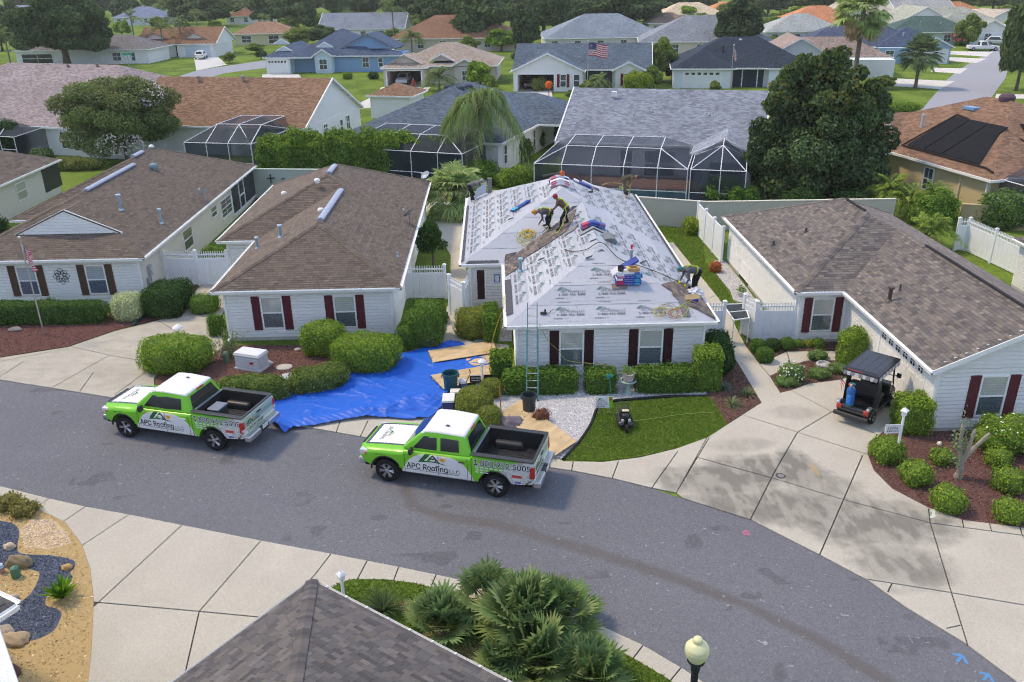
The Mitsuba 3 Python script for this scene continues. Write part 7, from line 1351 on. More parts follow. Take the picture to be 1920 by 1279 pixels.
 m.add([(.70,-yy-.07,HOODZ(.7)+.009),(.80,-yy-.05,HOODZ(.8)+.008),(.80,yy+.05,HOODZ(.8)+.008),(.70,yy+.07,HOODZ(.7)+.009)],[[0,1,2],[0,2,3]],BR);P(m,'hood_stripe','vc_gloss')
 # dark parts: liner, rails, chassis, cowl
 m=MB();LN=(.022,.023,.026);x0,x1,yb,z0,z1=-4.725,-2.875,.785,.805,1.375
 m.bx(x0,x1,-yb,yb,z0,z0+.015,LN);m.bx(x0,x1,yb-.012,yb,z0,z1,LN);m.bx(x0,x1,-yb,-yb+.012,z0,z1,LN);m.bx(x1-.012,x1,-yb,yb,z0,z1,LN);m.bx(x0,x0+.012,-yb,yb,z0,z1,LN)
 for i in range(12):m.bx(x0+.03,x1-.03,-.72+i*.13,-.67+i*.13,z0+.01,z0+.028,LN)
 P(m,'bed_liner','vc_satin');
 for s in(-1,1):m=MB();m.mesh(rounded((.95,.26,.30),.10).translate([-3.57,s*.66,.92]),(.03,.031,.035));P(m,'wheel_hump','vc_satin',40)
 m=MB();RL=(.03,.032,.038)
 for s in(-1,1):m.mesh(rounded((1.98,.19,.035),.015,6).translate([-3.80,s*.875,1.392]),RL)
 m.mesh(rounded((.085,1.7,.04),.015,6).translate([-2.87,0,1.385]),(.12,.14,.18));m.mesh(rounded((.10,1.74,.04),.015,6).translate([-4.76,0,1.395]),RL);P(m,'bed_rail','vc_satin',40)
 m=MB();m.bx(-4.5,.6,-.62,.62,.30,.62,(.012,.012,.013));m.bx(-4.7,.75,-.9,.9,.5,.56,(.012,.012,.013));P(m,'chassis','vc');m=MB();m.mesh(rounded((.16,1.5,.04),.015,6).translate([-.62,0,1.255]),(.02,.02,.022));m.tube([(-.66,.2,1.29),(-1.0,.55,1.56)],.008,(.01,.01,.01),5);m.tube([(-.66,-.4,1.29),(-.95,.0,1.54)],.008,(.01,.01,.01),5);P(m,'cowl','vc')
 # wheels
 for x in(0,-3.57):
  for s in(1,-1):
   kw=child(k,'wheel');t_,r_=MB(),MB();wheel(t_,r_,(x,s*.855,.40),s,spokes=5 if variant==1 else 6);P(t_,'tyre','vc',40,kw);P(r_,'rim','vc_metal',40,kw)
 # bumpers, lights, grille
 CH=(.55,.56,.58);m=MB()
 for s in(-1,1):m.mesh(rounded((.24,.72,.22),.05).translate([-4.88,s*.60,.62]),CH)
 m.mesh(rounded((.20,.6,.14),.03).translate([-4.87,0,.57]),(.10,.10,.11));P(m,'rear_bumper','vc_metal',40);m=MB();m.mesh(rounded((.26,1.76,.24),.07).translate([.88,0,.60]),(.30,.31,.33));P(m,'front_bumper','vc_metal' if variant==1 else 'vc_satin',40)
 m=MB();m.mesh(rounded((.08,1.05,.36),.03).translate([.925,0,.92]),(.03,.03,.033));
 for i in range(5):m.bx(.955,.97,-.5,.5,.78+i*.065,.80+i*.065,(.3,.3,.31))
 P(m,'grille','vc_satin')
 for s in(1,-1):
  m=MB();m.mesh(rounded((.30,.20,.20),.05).translate([.76,s*.83,.95]),(.55,.57,.60));m.mesh(rounded((.08,.06,.10),.02,6).translate([.70,s*.925,.94]),(.55,.18,.03));P(m,'headlight','vc_gloss',40)
  m=MB();m.mesh(rounded((.16,.13,.40),.03).translate([-4.735,s*.925,1.04]),(.42,.012,.012));m.mesh(rounded((.10,.12,.13),.02,6).translate([-4.775,s*.93,.93]),(.6,.5,.5)if variant==1 else(.4,.02,.02));P(m,'taillight','vc_gloss',40)
  m=MB();m.mesh(rounded((.12,.22,.22),.05).translate([-.92,s*1.10,1.33]),(.015,.015,.017));m.tube([(-.90,s*.93,1.27),(-.92,s*1.05,1.27)],.025,(.015,.015,.017),6);P(m,'mirror','vc_satin',40)
  for x in(-1.55,-2.52):m=MB();m.mesh(rounded((.20,.03,.035),.012,6).translate([x,s*1.0,1.08 if x>-2 else 1.10]),(.6,.6,.62)if variant==1 else(.015,.015,.017));P(m,'door_handle','vc_satin',40)
  for x in(-.64,-1.76,-2.70):m=MB();m.bx(x-.007,x+.007,s*.9845,s*.9875,.52,1.24,(.03,.035,.02));P(m,'door_gap','vc')
  m=MB();m.bx(-2.838,-2.822,s*.90,s*.9885,.5,1.30,(.03,.03,.03));P(m,'bed_gap','vc')
  m=MB();g=np.linspace(.05,PI-.05,20)
  for x in(0,-3.57):m.tube(np.c_[x+.515*np.cos(g),np.full(20,s*.965),.41+.515*np.sin(g)],.028,(.018,.018,.02),6)
  P(m,'arch_lip','vc')
 m=MB();m.mesh(rounded((.03,.34,.06),.012,6).translate([-2.60,0,1.845]),(.45,.03,.03));P(m,'brake_light','vc_gloss');m=MB();m.mesh(rounded((.12,.06,.04),.015,6).translate([-1.9,-.35 if variant==1 else .35,1.955]),(.03,.03,.035));P(m,'antenna','vc_satin')
 m=MB();m.bx(-4.995,-4.985,-.16,.16,.62,.78,(.55,.6,.58));P(m,'licence_plate','vc_satin');m=MB();m.mesh(rounded((.03,.24,.05),.01,6).translate([-4.815,0,1.22]),(.02,.02,.02));P(m,'tailgate_handle','vc_satin')
 # lettering
 def decal(m2,side,x0,z0,off,name,lab=None,bs='vc_satin'):
  v,f,c=m2.arrays();w_=.9865+off
  q=np.c_[x0-v[:,0],np.full(len(v),w_)+v[:,2],z0+v[:,1]]if side>0 else np.c_[x0+v[:,0],-np.full(len(v),w_)-v[:,2],z0+v[:,1]]
  MB().add(T_(q),f,c).put(child(k,name,lab),bs)
 NAVY,GREY=(.006,.008,.022),(.022,.025,.03)
 for s in(1,-1):
  fx=(lambda a,L:a)if s>0 else(lambda a,L:a-L)
  m=MB();text_mb(m,'APC Roofing',1.36,0,0,GREY,True,.19);text_mb(m,'LLC',.33,1.42,0,GREY,False,.13);m.bx(0,.55,-.045,-.03,0,.001,GREY);m.bx(.62,1.72,-.055,-.042,0,.001,GREY);decal(m,s,fx(-.70,1.75),.655,.002,'lettering')
  m=MB();logo(m,0,0,.95,(.012,.13,.02),(.05,.30,.03),(.03,.04,.06),(.75,.36,.02),.001,.75);decal(m,s,fx(-1.12,.95),.905,.002,'emblem')
  m=MB()
  for dx,dy in((-.016,0),(.016,0),(0,.016),(0,-.016),(.012,.012),(-.012,-.012),(.012,-.012),(-.012,.012)):text_mb(m,'1.800.912.5005',1.78,dx,dy,(.72,.73,.74),True,.185)
  decal(m,s,fx(-2.92,1.72),1.09,.001,'lettering_outline');m=MB();text_mb(m,'1.800.912.5005',1.78,0,0,NAVY,True,.185);decal(m,s,fx(-2.92,1.72),1.09,.004,'lettering')
  m=MB()
  for i in range(3):
   for j in range(3 if i else 8):m.bx(.0+j*.15,.11+j*.15,-i*.085,.045-i*.085,0,.001,(.66,.68,.66))
  decal(m,s,fx(-2.96,.45),.99,.002,'small_print');m=MB();m.slab(Point(0,0).buffer(.16,24),0,.001,(.62,.60,.58));m.slab(sbox(-.15,-.05,.15,.05),.001,.002,(.45,.06,.05));decal(m,s,-4.27,.86,.001,'round_badge');m=MB();m.slab(sbox(-.13,-.06,.13,.06),0,.001,(.6,.62,.72));m.slab(sbox(-.10,-.035,.10,.035),.001,.002,(.10,.12,.35));decal(m,s,-4.30,.66,.001,'small_badge')
  m=MB();text_mb(m,'apcroofing.com',.62,0,0,(.05,.12,.02),False,.05);decal(m,s,fx(.35,.62)if s>0 else .0-.27,.97,-.012,'web_address')
 def rear(m2,name):v,f,c=m2.arrays();MB().add(T_(np.c_[-4.803-v[:,2],-v[:,0],v[:,1]]),f,c).put(child(k,name),'vc_satin')
 m=MB();text_mb(m,'APC Roofing',.72,-.72,.98,GREY,False,.11);logo(m,-.72,1.08,.42,(.012,.13,.02),(.05,.30,.03),(.03,.04,.06),(.75,.36,.02),.001,.6);text_mb(m,'1.800.912.5005',.95,-.74,.80,NAVY,True,.11);rear(m,'tailgate_lettering')
 m=MB();text_mb(m,'APC Roofing',.80,-.42,0,GREY,False,.13);logo(m,-.18,.16,.40,(.012,.13,.02),(.05,.30,.03),(.03,.04,.06),(.75,.36,.02),.001,.7);v,f,c=m.arrays();X=.42-v[:,1];MB().add(T_(np.c_[X,v[:,0],HOODZ(X)+.011+v[:,2]]),f,c).put(child(k,'hood_lettering'),'vc_satin')
 return k,M
t1,t2=[-12.801,27.057,2.832],[-3.337,23.801,2.845]
kt1,MT1=make_truck('green and white lettered pickup parked farther left, a grey case in its black bed',t1[:2],t1[2],1)
kt2,MT2=make_truck('green and white lettered pickup parked nearer, in front of the plywood, its bed empty',t2[:2],t2[2],2)
k=thing('tool_case','grey lidded plastic case standing in the bed of the farther truck','tool case');m=MB();m.mesh(rounded((.42,.56,.36),.04).translate([-3.28,.12,1.02]),(.05,.055,.06));m.mesh(rounded((.46,.60,.07),.03,8).translate([-3.28,.12,1.23]),(.16,.19,.25));v,f,c=m.arrays();MB().add(v@MT1[:3,:3].T+MT1[:3,3],f,c).put(k,'vc_satin',40)

# ---------------------------------------------------------------- the golf cart: x forward from the rear axle
gp0,gp1=np.array((12.77,26.06)),np.array((15.1,28.24))
gd_=np.array((15.06,28.46))-np.array((12.92,26.25));GYAW=math.atan2(gd_[1],gd_[0]);GC=np.array((13.0,25.78))
k=thing('golf_cart','black golf cart with striped canopy fringe and a golf bag on its back','golf cart');MG=mat(rz(GYAW),(GC[0]-math.sin(GYAW)*.48,GC[1]+math.cos(GYAW)*.48,.04));
def GPut(m,name,bsdf='vc',smooth=False,parent=None,label=None):
 v,f,c=m.arrays();return MB().add(v@MG[:3,:3].T+MG[:3,3],f,c).put(child(parent or k,name,label),bsdf,smooth)
BK_=(.012,.013,.016);DKB=(.010,.012,.02)
for x in(0,1.66):
 for s in(1,-1):
  kw=child(k,'wheel');t_,r_=MB(),MB();wheel(t_,r_,(x,s*.50,.22),s,.22,.20,.13,5,(.5,.5,.52));GPut(t_,'tyre','vc',40,kw);GPut(r_,'rim','vc_metal',40,kw)
m=MB();m.mesh(rounded((1.0,1.16,.34),.10).translate([-.02,0,.50]),BK_);m.mesh(rounded((1.5,1.10,.10),.03,8).translate([.95,0,.30]),BK_);m.mesh(rounded((.62,1.12,.42),.14).translate([1.78,0,.52]),BK_);m.mesh(rounded((.20,1.08,.42),.06).translate([1.45,0,.78]),BK_)
GPut(m,'body','vc_gloss',40)
m=MB();m.mesh(rounded((.14,1.22,.16),.05).translate([-.62,0,.36]),(.03,.03,.034));m.mesh(rounded((.46,.98,.06),.02,8).translate([-.38,0,.52]),(.02,.02,.022));GPut(m,'rear_bumper','vc_satin',40)
for s in(1,-1):
 m=MB();m.mesh(rounded((.10,.20,.22),.05).translate([-.53,s*.47,.58]),(.42,.03,.03));GPut(m,'taillight','vc_gloss',40);m=MB();m.mesh(rounded((.30,.14,.12),.05).translate([-.42,s*.52,.72]),(.55,.56,.58));g=np.linspace(.2,PI-.1,14);m.tube(np.c_[.30*np.cos(g),np.full(14,s*.56),.26+.30*np.sin(g)],.03,(.5,.51,.53),6);GPut(m,'fender_trim','vc_metal',40)
m=MB();m.mesh(rounded((.48,1.06,.14),.05).translate([.70,0,.78]),(.03,.031,.034));m.mesh(rounded((.14,1.06,.48),.06).translate([.46,0,1.02]),(.03,.031,.034));GPut(m,'seat','vc_satin',40)
m=MB();m.mesh(rounded((.40,.92,.26),.06).translate([.75,0,.60]),BK_);GPut(m,'seat_box','vc_satin',40)
m=MB();m.bx(.92,1.35,.57,.59,.42,.66,(.35,.38,.36));GPut(m,'side_step','vc_metal')
for a,b in(((-.05,.53,.6),(.02,.53,1.84)),((-.05,-.53,.6),(.02,-.53,1.84)),((1.72,.53,.75),(1.45,.53,1.86)),((1.72,-.53,.75),(1.45,-.53,1.86)),((.42,.53,.8),(.30,.53,1.86)),((.42,-.53,.8),(.30,-.53,1.86))):m=MB();m.tube([a,b],.024,BK_,8);GPut(m,'roof_post','vc_satin',50)
m=MB();v=[(-.06,.535,.55),(.46,.535,.55),(.34,.535,1.80),(-.0,.535,1.82)]
for s in(1,-1):m.add([(a,s*b,c)for a,b,c in v]+[(a,s*(b+.02),c)for a,b,c in v],[[0,1,2],[0,2,3],[4,5,6],[4,6,7],[0,4,5],[0,5,1],[1,5,6],[1,6,2]],(.014,.014,.016))
GPut(m,'side_curtain','vc_satin')
m=MB();v=[(1.70,-.5,.98),(1.70,.5,.98),(1.47,.5,1.80),(1.47,-.5,1.80)];m.add(v,[[0,1,2],[0,2,3]],(1,1,1));GPut(m,'windshield','glass_pane');m=MB();[m.tube([v[i],v[(i+1)%4]],.016,BK_,6)for i in range(4)];m.tube([(1.62,-.5,1.28),(1.62,.5,1.28)],.014,BK_,6);GPut(m,'windshield_frame','vc_satin')
rf=rounded((2.02,1.26,.10),.045,12).translate([.72,0,1.90]);top=rounded((1.80,1.04,.08),.038,12).translate([.72,0,1.945]);m=MB();m.mesh(m3.Manifold.batch_hull([rf,top]),DKB)
for y in(-.28,0,.28):m.mesh(rounded((1.62,.035,.02),.008,6).translate([.72,y,1.985]),np.array(DKB)*1.6)
GPut(m,'roof','vc_gloss',40);m=MB();m.mesh(rounded((.03,.5,.03),.01,6).translate([-.285,.2,1.93]),(.35,.02,.05));GPut(m,'roof_light','vc_satin')
for s,n_ in(('w',9),('l',14),('r',14)):
 for i in range(n_):
  m=MB();c=(.50,.50,.55)if i%2 else(.20,.21,.24)
  if s=='w':y0=-.60+1.2*i/n_;m.add([(-.29,y0,1.86),(-.29,y0+1.2/n_,1.86),(-.31,y0+1.2/n_*.9,1.72),(-.31,y0+1.2/n_*.1,1.72)],[[0,1,2],[0,2,3]],c)
  else:sg=1 if s=='l' else-1;x0=-.27+1.98*i/n_;m.add([(x0,sg*.62,1.86),(x0+1.98/n_,sg*.62,1.86),(x0+1.98/n_*.9,sg*.635,1.72),(x0+1.98/n_*.1,sg*.635,1.72)],[[0,1,2],[0,2,3]],c)
  GPut(m,'fringe_scallop','vc')
for s in(1,-1):m=MB();m.mesh(rounded((.05,.16,.18),.03).translate([1.60,s*.70,1.34]),BK_);m.tube([(1.6,s*.53,1.3),(1.6,s*.64,1.33)],.014,BK_,6);GPut(m,'mirror','vc_satin',40)
m=MB();g=np.linspace(0,2*PI,22);q=np.c_[np.zeros(22),.17*np.cos(g),.17*np.sin(g)]@ry(-.5).T+[1.20,.26,1.02];m.tube(q,.018,BK_,6);m.tube([(1.45,.26,.82),(1.20,.26,1.02)],.02,BK_,6);GPut(m,'steering_wheel','vc_satin');m=MB();m.mesh(rounded((.22,1.0,.16),.04).translate([1.50,0,.95]),(.16,.17,.18));GPut(m,'dashboard','vc_satin',40)
kb=thing('golf_bag','blue and green golf bag strapped upright on the back of the golf cart','golf bag')
m=MB();m.tube([(-.36,.18,.52),(-.42,.18,1.30)],[.13,.15],(.02,.12,.42),12);m.tube([(-.36,.18,.58),(-.37,.18,.74)],.14,(.02,.16,.07),12);m.mesh(rounded((.12,.16,.34),.04).translate([-.52,.18,.92]),(.02,.20,.60));v,f,c=m.arrays();MB().add(v@MG[:3,:3].T+MG[:3,3],f,c).put(child(kb,'bag'),'vc_satin',40)
for i,c in enumerate(((.03,.30,.10),(.02,.22,.6),(.5,.05,.05),(.55,.55,.58),(.05,.05,.06),(.02,.25,.5))):a=i*1.05;m=MB();p=np.array([-.42+.07*math.cos(a),.18+.08*math.sin(a),1.28]);m.tube([p,p+[-.02,0,.16]],.008,(.5,.5,.52),5);m.mesh(rounded((.09,.07,.08),.03).translate([float(p[0]-.02),float(p[1]),1.47]),c);v,f,cc=m.arrays();MB().add(v@MG[:3,:3].T+MG[:3,3],f,cc).put(child(kb,'club'),'vc_satin',40)
k=thing('small_flag','little striped flag on the left rear corner of the golf cart','flag');m=MB();m.tube([(-.30,.55,1.0),(-.40,.60,1.62)],.008,(.5,.5,.5),5)
for i in range(5):m.add([(-.40,.60,1.60-i*.05),(-.40,.60,1.55-i*.05),(-.47,.40+.02*i,1.40-i*.05),(-.47,.40+.02*i,1.45-i*.05)],[[0,1,2],[0,2,3]],(.5,.05,.07)if i%2==0 else(.65,.65,.68))
m.add([(-.402,.60,1.60),(-.402,.60,1.48),(-.432,.51,1.40),(-.432,.51,1.52)],[[0,1,2],[0,2,3]],(.03,.05,.2));v,f,c=m.arrays();MB().add(v@MG[:3,:3].T+MG[:3,3],f,c).put(k,'vc')

# ---------------------------------------------------------------- cars far away
def far_car(label,pos,yaw,col,kind='car',L=4.5,H=1.5,name='car',cat='car',group=None,z=.03):
 k=thing(name,label,cat,group);M=mat(rz(yaw),(*pos,z));
 def P(m,nm,bs,sm=False):v,f,c=m.arrays();MB().add(v@M[:3,:3].T+M[:3,3],f,c).put(child(k,nm),bs,sm)
 m=MB();S=lambda p,r=.12:m3.Manifold.sphere(r,12).translate(list(p));w=.80
 lo=m3.Manifold.batch_hull([S((x,s*(w-(.08 if abs(x)>L/2-.3 else 0)),zz))for x,zz in((L/2-.15,.45),(L/2-.2,.72),(L/2-1.2,.88),(-L/2+.15,.48),(-L/2+.15,.88))for s in(-1,1)])
 if kind=='pickup':cabx=((.75,.9),(.25,H-.15),(-.65,H-.15),(-.8,.9));lo=lo-m3.Manifold.cube([1.5,1.3,.6]).translate([-L/2+.15,-.65,.62])
 else:cabx=((L/2-1.3,.9),(L/2-2.1,H-.15),(-L/2+.7,H-.15),(-L/2+.25,.9))
 up=m3.Manifold.batch_hull([S((x,s*(w-(.22 if zz>1 else .05)),zz),.1)for x,zz in cabx for s in(-1,1)]);m.mesh(lo+up,col);P(m,'body','vc_gloss',40)
 gl=MB();a,b,c,d=[np.array(q)for q in cabx];nrm=lambda p0,p1:np.array([p1[1]-p0[1],p0[0]-p1[0]])/np.linalg.norm(p1-p0)
 for p0,p1 in((a,b),(d,c)):
  n=nrm(p0,p1);n=n if n[1]>0 else-n;q0,q1=p0+(p1-p0)*.12+n*.107,p0+(p1-p0)*.9+n*.107;gl.add([(q0[0],-.62,q0[1]),(q0[0],.62,q0[1]),(q1[0],.5,q1[1]),(q1[0],-.5,q1[1])],[[0,1,2],[0,2,3]],(.02,.025,.03))
 for s in(-1,1):
  y0,y1=s*(w+.065),s*(w-.10);q=[(a[0]-.3,y0,1.0),(d[0]+.2,y0,1.0),(c[0]+.05,y1,H-.2),(b[0]-.05,y1,H-.2)];gl.add(q,[[0,1,2],[0,2,3]],(.02,.025,.03))
 P(gl,'glass','vc_gloss')
 for x in(L/2-.85,-L/2+.85):
  for s in(-1,1):t_=MB();t_.lathe([(.2,-.11),(.33,-.11),(.35,0),(.33,.11),(.2,.11),(0,.10)],(x,s*(w+.0),.35),(.02,.02,.02),16,rx(-s*PI/2));t_.lathe([(.19,.10),(.17,.12),(0,.125)],(x,s*w,.35),(.4,.4,.42),12,rx(-s*PI/2));P(t_,'wheel','vc',40)
 m=MB()
 for s in(-1,1):m.mesh(rounded((.06,.26,.12),.02,6).translate([L/2-.06,s*.58,.70]),(.6,.6,.6));m.mesh(rounded((.06,.2,.18),.02,6).translate([-L/2+.05,s*.66,.80]),(.4,.02,.02))
 P(m,'lights','vc_gloss');return k
far_car('white car parked in the drive of the brown roofed house far left',(-57.65,177.5),math.radians(97),(.72,.73,.75),H=1.6)
gw=MBG[:3,:3]@np.array([2.6,3.4,0])+MBG[:3,3];far_car('silver car inside the open beige garage',gw[:2],math.radians(-95),(.50,.52,.55),H=1.6)
gw=MWH[:3,:3]@np.array([2.4,4.2,0])+MWH[:3,3];far_car('dark red car inside the open garage of the flag house',gw[:2],math.radians(-98),(.09,.02,.02))
far_car('white pickup truck parked by the branching tree at the far upper right',(92.15,164.96),math.radians(-8),(.72,.73,.75),'pickup',5.6,1.8,'pickup_truck','pickup truck');far_car('second white vehicle behind the far white pickup',(101.65,176.93),math.radians(-30),(.70,.72,.74),H=1.7)
def far_cart(label,pos,yaw,col):
 k=thing('golf_cart',label,'golf cart');M=mat(rz(yaw),(*pos,.03))
 def P(m,nm,bs='vc_satin'):v,f,c=m.arrays();MB().add(v@M[:3,:3].T+M[:3,3],f,c).put(child(k,nm),bs,40)
 m=MB();m.mesh(rounded((2.2,1.1,.4),.12).translate([0,0,.5]),col);m.mesh(rounded((.5,1.0,.5),.1).translate([.8,0,.75]),col);P(m,'body');m=MB();m.mesh(rounded((1.9,1.2,.1),.04).translate([0,0,1.85]),(.03,.03,.035));P(m,'roof');m=MB();m.mesh(rounded((.5,1,.5),.08).translate([-.2,0,.95]),(.1,.1,.1));P(m,'seat')
 for x in(-.85,.85):
  for s in(-1,1):m=MB();m.tube([(x*.95,s*.5,.7),(x*.8,s*.5,1.85)],.03,(.03,.03,.03),6);P(m,'roof_post');m=MB();m.lathe([(.1,-.1),(.22,-.1),(.22,.1),(0,.11)],(x*.9,s*.5,.22),(.02,.02,.02),12,rx(-s*PI/2));P(m,'wheel')
gw=MWH[:3,:3]@np.array([4.8,3.0,0])+MWH[:3,3];far_cart('dark golf cart inside the open garage of the flag house',gw[:2],math.radians(-98),(.04,.04,.05));far_cart('yellow and black golf cart parked by the far street at the upper right',(83.43,163.26),math.radians(20),(.5,.45,.2))

# ---------------------------------------------------------------- the roofers
SKIN=(.30,.17,.11)
def person(label,base,face,J,cols,plane=None,head_cover=None,beard=None,harness=None,scale=1.0,hands_col=None):
 """a clothed figure: J = joints in its own frame (x forward, y left, z up, metres); face = heading in radians; plane = the roof plane it stands on"""
 k=thing('person',label,'person');M=mat(rz(face)*scale,base);W={}
 for n_,q in J.items():
  w=M[:3,:3]@np.array(q,float)+M[:3,3]
  if plane is not None and n_[:4]in('foot','toe_','knee'):w[2]+=(zof(plane,w[0],w[1])-zof(plane,base[0],base[1]))*(.5 if n_[:4]=='knee' else 1)
  W[n_]=w
 bones,s=[],scale
 def bone(a,b,ra,rb,c):bones.append((W[a],W[b],ra*s,rb*s,c))
 sh,pa,bo,gl=cols['shirt'],cols['trousers'],cols['boots'],cols.get('gloves',SKIN)
 bone('pelvis','chest',.145,.165,sh);bone('chest','neck',.15,.07,sh);bone('neck','head',.058,.065,SKIN)
 for d in 'lr':
  bone('chest','sho_'+d,.12,.075,sh);bone('sho_'+d,'elb_'+d,.068,.05,sh);bone('elb_'+d,'wri_'+d,.048,.034,cols.get('sleeve',sh));bone('pelvis','hip_'+d,.14,.115,pa);bone('hip_'+d,'knee_'+d,.105,.07,pa);bone('knee_'+d,'foot_'+d,.068,.05,pa);bone('foot_'+d,'toe_'+d,.055,.045,bo)
 sp=lambda p,r,n=14:m3.Manifold.sphere(r,n).translate([float(x)for x in p])
 parts=[m3.Manifold.batch_hull([sp(a,ra),sp(b,rb)])for a,b,ra,rb,c in bones]
 hd=W['head'];fw=W['face']-hd;fw/=np.linalg.norm(fw);up=hd-W['neck'];up-=fw*(up@fw);up/=np.linalg.norm(up)+1e-9;sd=np.cross(up,fw)
 H=lambda x,y,z:hd+(fw*x+sd*y+up*z)*s
 parts.append(m3.Manifold.batch_hull([sp(H(-.02,0,.03),.095*s),sp(H(.035,0,-.05),.065*s),sp(H(.03,0,.04),.085*s)]));parts.append(sp(H(.105,0,-.01),.020*s,8));parts+=[sp(H(-.005,y*.092,-.005),.026*s,8)for y in(-1,1)];parts.append(sp(H(.088,0,-.06),.026*s,8))
 b=m3.Manifold.batch_boolean(parts,m3.OpType.Add).refine_to_length(.045);q=b.to_mesh();tm=trimesh.Trimesh(q.vert_properties[:,:3],q.tri_verts,process=True);trimesh.smoothing.filter_taubin(tm,iterations=6)
 hand=[]
 for d in 'lr':
  w,e=W['wri_'+d],W['elb_'+d];a=(w-e)/np.linalg.norm(w-e);n=np.cross(a,W['sho_l']-W['sho_r']);n/=np.linalg.norm(n)+1e-9;t=np.cross(n,a)
  palm=[sp(w,.030*s,8),sp(w+(a*.08+t*.03)*s,.022*s,8),sp(w+(a*.08-t*.03)*s,.022*s,8)];hand.append(m3.Manifold.batch_hull(palm))
  for i,(o,l)in enumerate(((-.033,.068),(-.011,.078),(.011,.073),(.033,.058))):
   p0=w+(a*.085+t*o)*s;p1=p0+(a*l*.5-n*l*.18)*s;p2=p1+(a*l*.28-n*l*.42)*s;hand+=[m3.Manifold.batch_hull([sp(p0,.0105*s,6),sp(p1,.0095*s,6)]),m3.Manifold.batch_hull([sp(p1,.0095*s,6),sp(p2,.008*s,6)])]
  sg=1 if d=='r' else-1;p0=w+(a*.03+t*.028*sg)*s;p1=p0+(a*.035+t*.035*sg-n*.01)*s;p2=p1+(a*.03-n*.02)*s;hand+=[m3.Manifold.batch_hull([sp(p0,.013*s,6),sp(p1,.011*s,6)]),m3.Manifold.batch_hull([sp(p1,.011*s,6),sp(p2,.009*s,6)])]
 hm=m3.Manifold.batch_boolean(hand,m3.OpType.Add).to_mesh();V,F=np.array(tm.vertices),np.array(tm.faces);C=V[F].mean(1);best,col=np.full(len(C),9e9),np.zeros((len(C),3))
 for a,b_,ra,rb,c in bones+[(H(-.02,0,.03),H(.035,0,-.05),.10*s,.08*s,SKIN)]:
  ab=b_-a;t=np.clip((C-a)@ab/(ab@ab),0,1);dist=np.linalg.norm(C-a-t[:,None]*ab,axis=1)-(ra+(rb-ra)*t);i=dist<best;best[i],col[i]=dist[i],c
 m=MB();m.add(V[F].reshape(-1,3),np.arange(len(F)*3).reshape(-1,3),np.repeat(col,3,0));m.add(hm.vert_properties[:,:3],hm.tri_verts,gl)
 for y in(-1,1):m.mesh(sp(H(.092,y*.033,.015),.013*s,6),(.02,.015,.012))
 m.mesh(m3.Manifold.batch_hull([sp(H(.093,-.022,-.048),.009*s,6),sp(H(.093,.022,-.048),.009*s,6)]),(.22,.08,.07));m.put(k,'vc')
 if head_cover:
  kind,c=head_cover;m=MB()
  if kind=='helmet':m.mesh(m3.Manifold.batch_hull([sp(H(-.01,0,.05),.125*s),sp(H(-.01,0,.10),.10*s)]).trim_by_plane([float(x)for x in up],float(up@H(0,0,.03))),c);m.mesh(m3.Manifold.batch_hull([sp(H(.15,y,.035),.012*s,6)for y in(-.06,.06)]+[sp(H(.02,y,.045),.015*s,6)for y in(-.11,.11)]),c)
  else:m.mesh(m3.Manifold.batch_hull([sp(H(-.02,0,.05),.112*s),sp(H(-.03,0,-.02),.09*s)]).trim_by_plane([float(x)for x in-fw],float(-fw@H(.045,0,0))),c);
  if kind=='cap':m.mesh(m3.Manifold.batch_hull([sp(H(.15,y,.06),.012*s,6)for y in(-.05,.05)]+[sp(H(.04,y,.075),.015*s,6)for y in(-.08,.08)]),c)
  m.put(child(k,{'helmet':'hard_hat','cap':'cap','hood':'head_scarf','hair':'hair'}[kind]),'vc_satin',50)
 if harness is not None:
  m=MB();ch,pe,ne=W['chest'],W['pelvis'],W['neck'];bk=np.cross(W['sho_l']-W['sho_r'],ch-pe);bk/=np.linalg.norm(bk);bk=bk if bk@(M[:3,:3]@np.array([-1,0,.6]))>0 else-bk
  for d in 'lr':sd_=(W['sho_'+d]-ch);m.tube([pe+sd_*.5+bk*.14*s,ch+bk*.185*s,ch+sd_*.6+(ne-ch)*.5+bk*.10*s],.02*s,harness,6)
  g=np.linspace(0,2*PI,20);ax=(ch-pe)/np.linalg.norm(ch-pe);s_=np.cross(ax,bk);m.tube(pe+ax*.10*s+(np.cos(g)[:,None]*bk+np.sin(g)[:,None]*s_)*.17*s,.022*s,harness,6);m.put(child(k,'harness'),'vc')
 return k,W
def bent(lean=1.2,reach=.45,spread=.17,crouch=0.0,head=-.1,arm_r=None,arm_l=None,step=0.0):
 hz_=.90-crouch;c,s_=math.sin(lean),math.cos(lean);P=np.array([-.12,0,hz_]);Cc=P+np.array([c,0,s_])*.44;N=Cc+np.array([c,0,s_])*.16;Hd=N+np.array([math.sin(lean+head),0,math.cos(lean+head)])*.17
 J=dict(pelvis=P,chest=Cc,neck=N,head=Hd,face=Hd+np.array([math.sin(lean+head+1.4),0,math.cos(lean+head+1.4)])*.1)
 for d,sg in(('l',1),('r',-1)):
  st=step*sg;J['hip_'+d]=P+[0,sg*.10,-.05];J['foot_'+d]=np.array([st,sg*spread,.08]);J['toe_'+d]=np.array([st+.17,sg*(spread+.03),.05]);J['knee_'+d]=(J['hip_'+d]+J['foot_'+d])/2+[.06+crouch*.7,sg*.03,0];S=Cc+np.array([c,0,s_])*.10+[0,sg*.20,0];J['sho_'+d]=S;a=(arm_l if d=='l' else arm_r)or(reach,0,-.42);wr=S+np.array([a[0],a[1],a[2]]);el=(S+wr)/2+np.array([-.08,sg*.08,-.02]);J['elb_'+d],J['wri_'+d]=el,wr
 return J
YG=(.50,.62,.05)
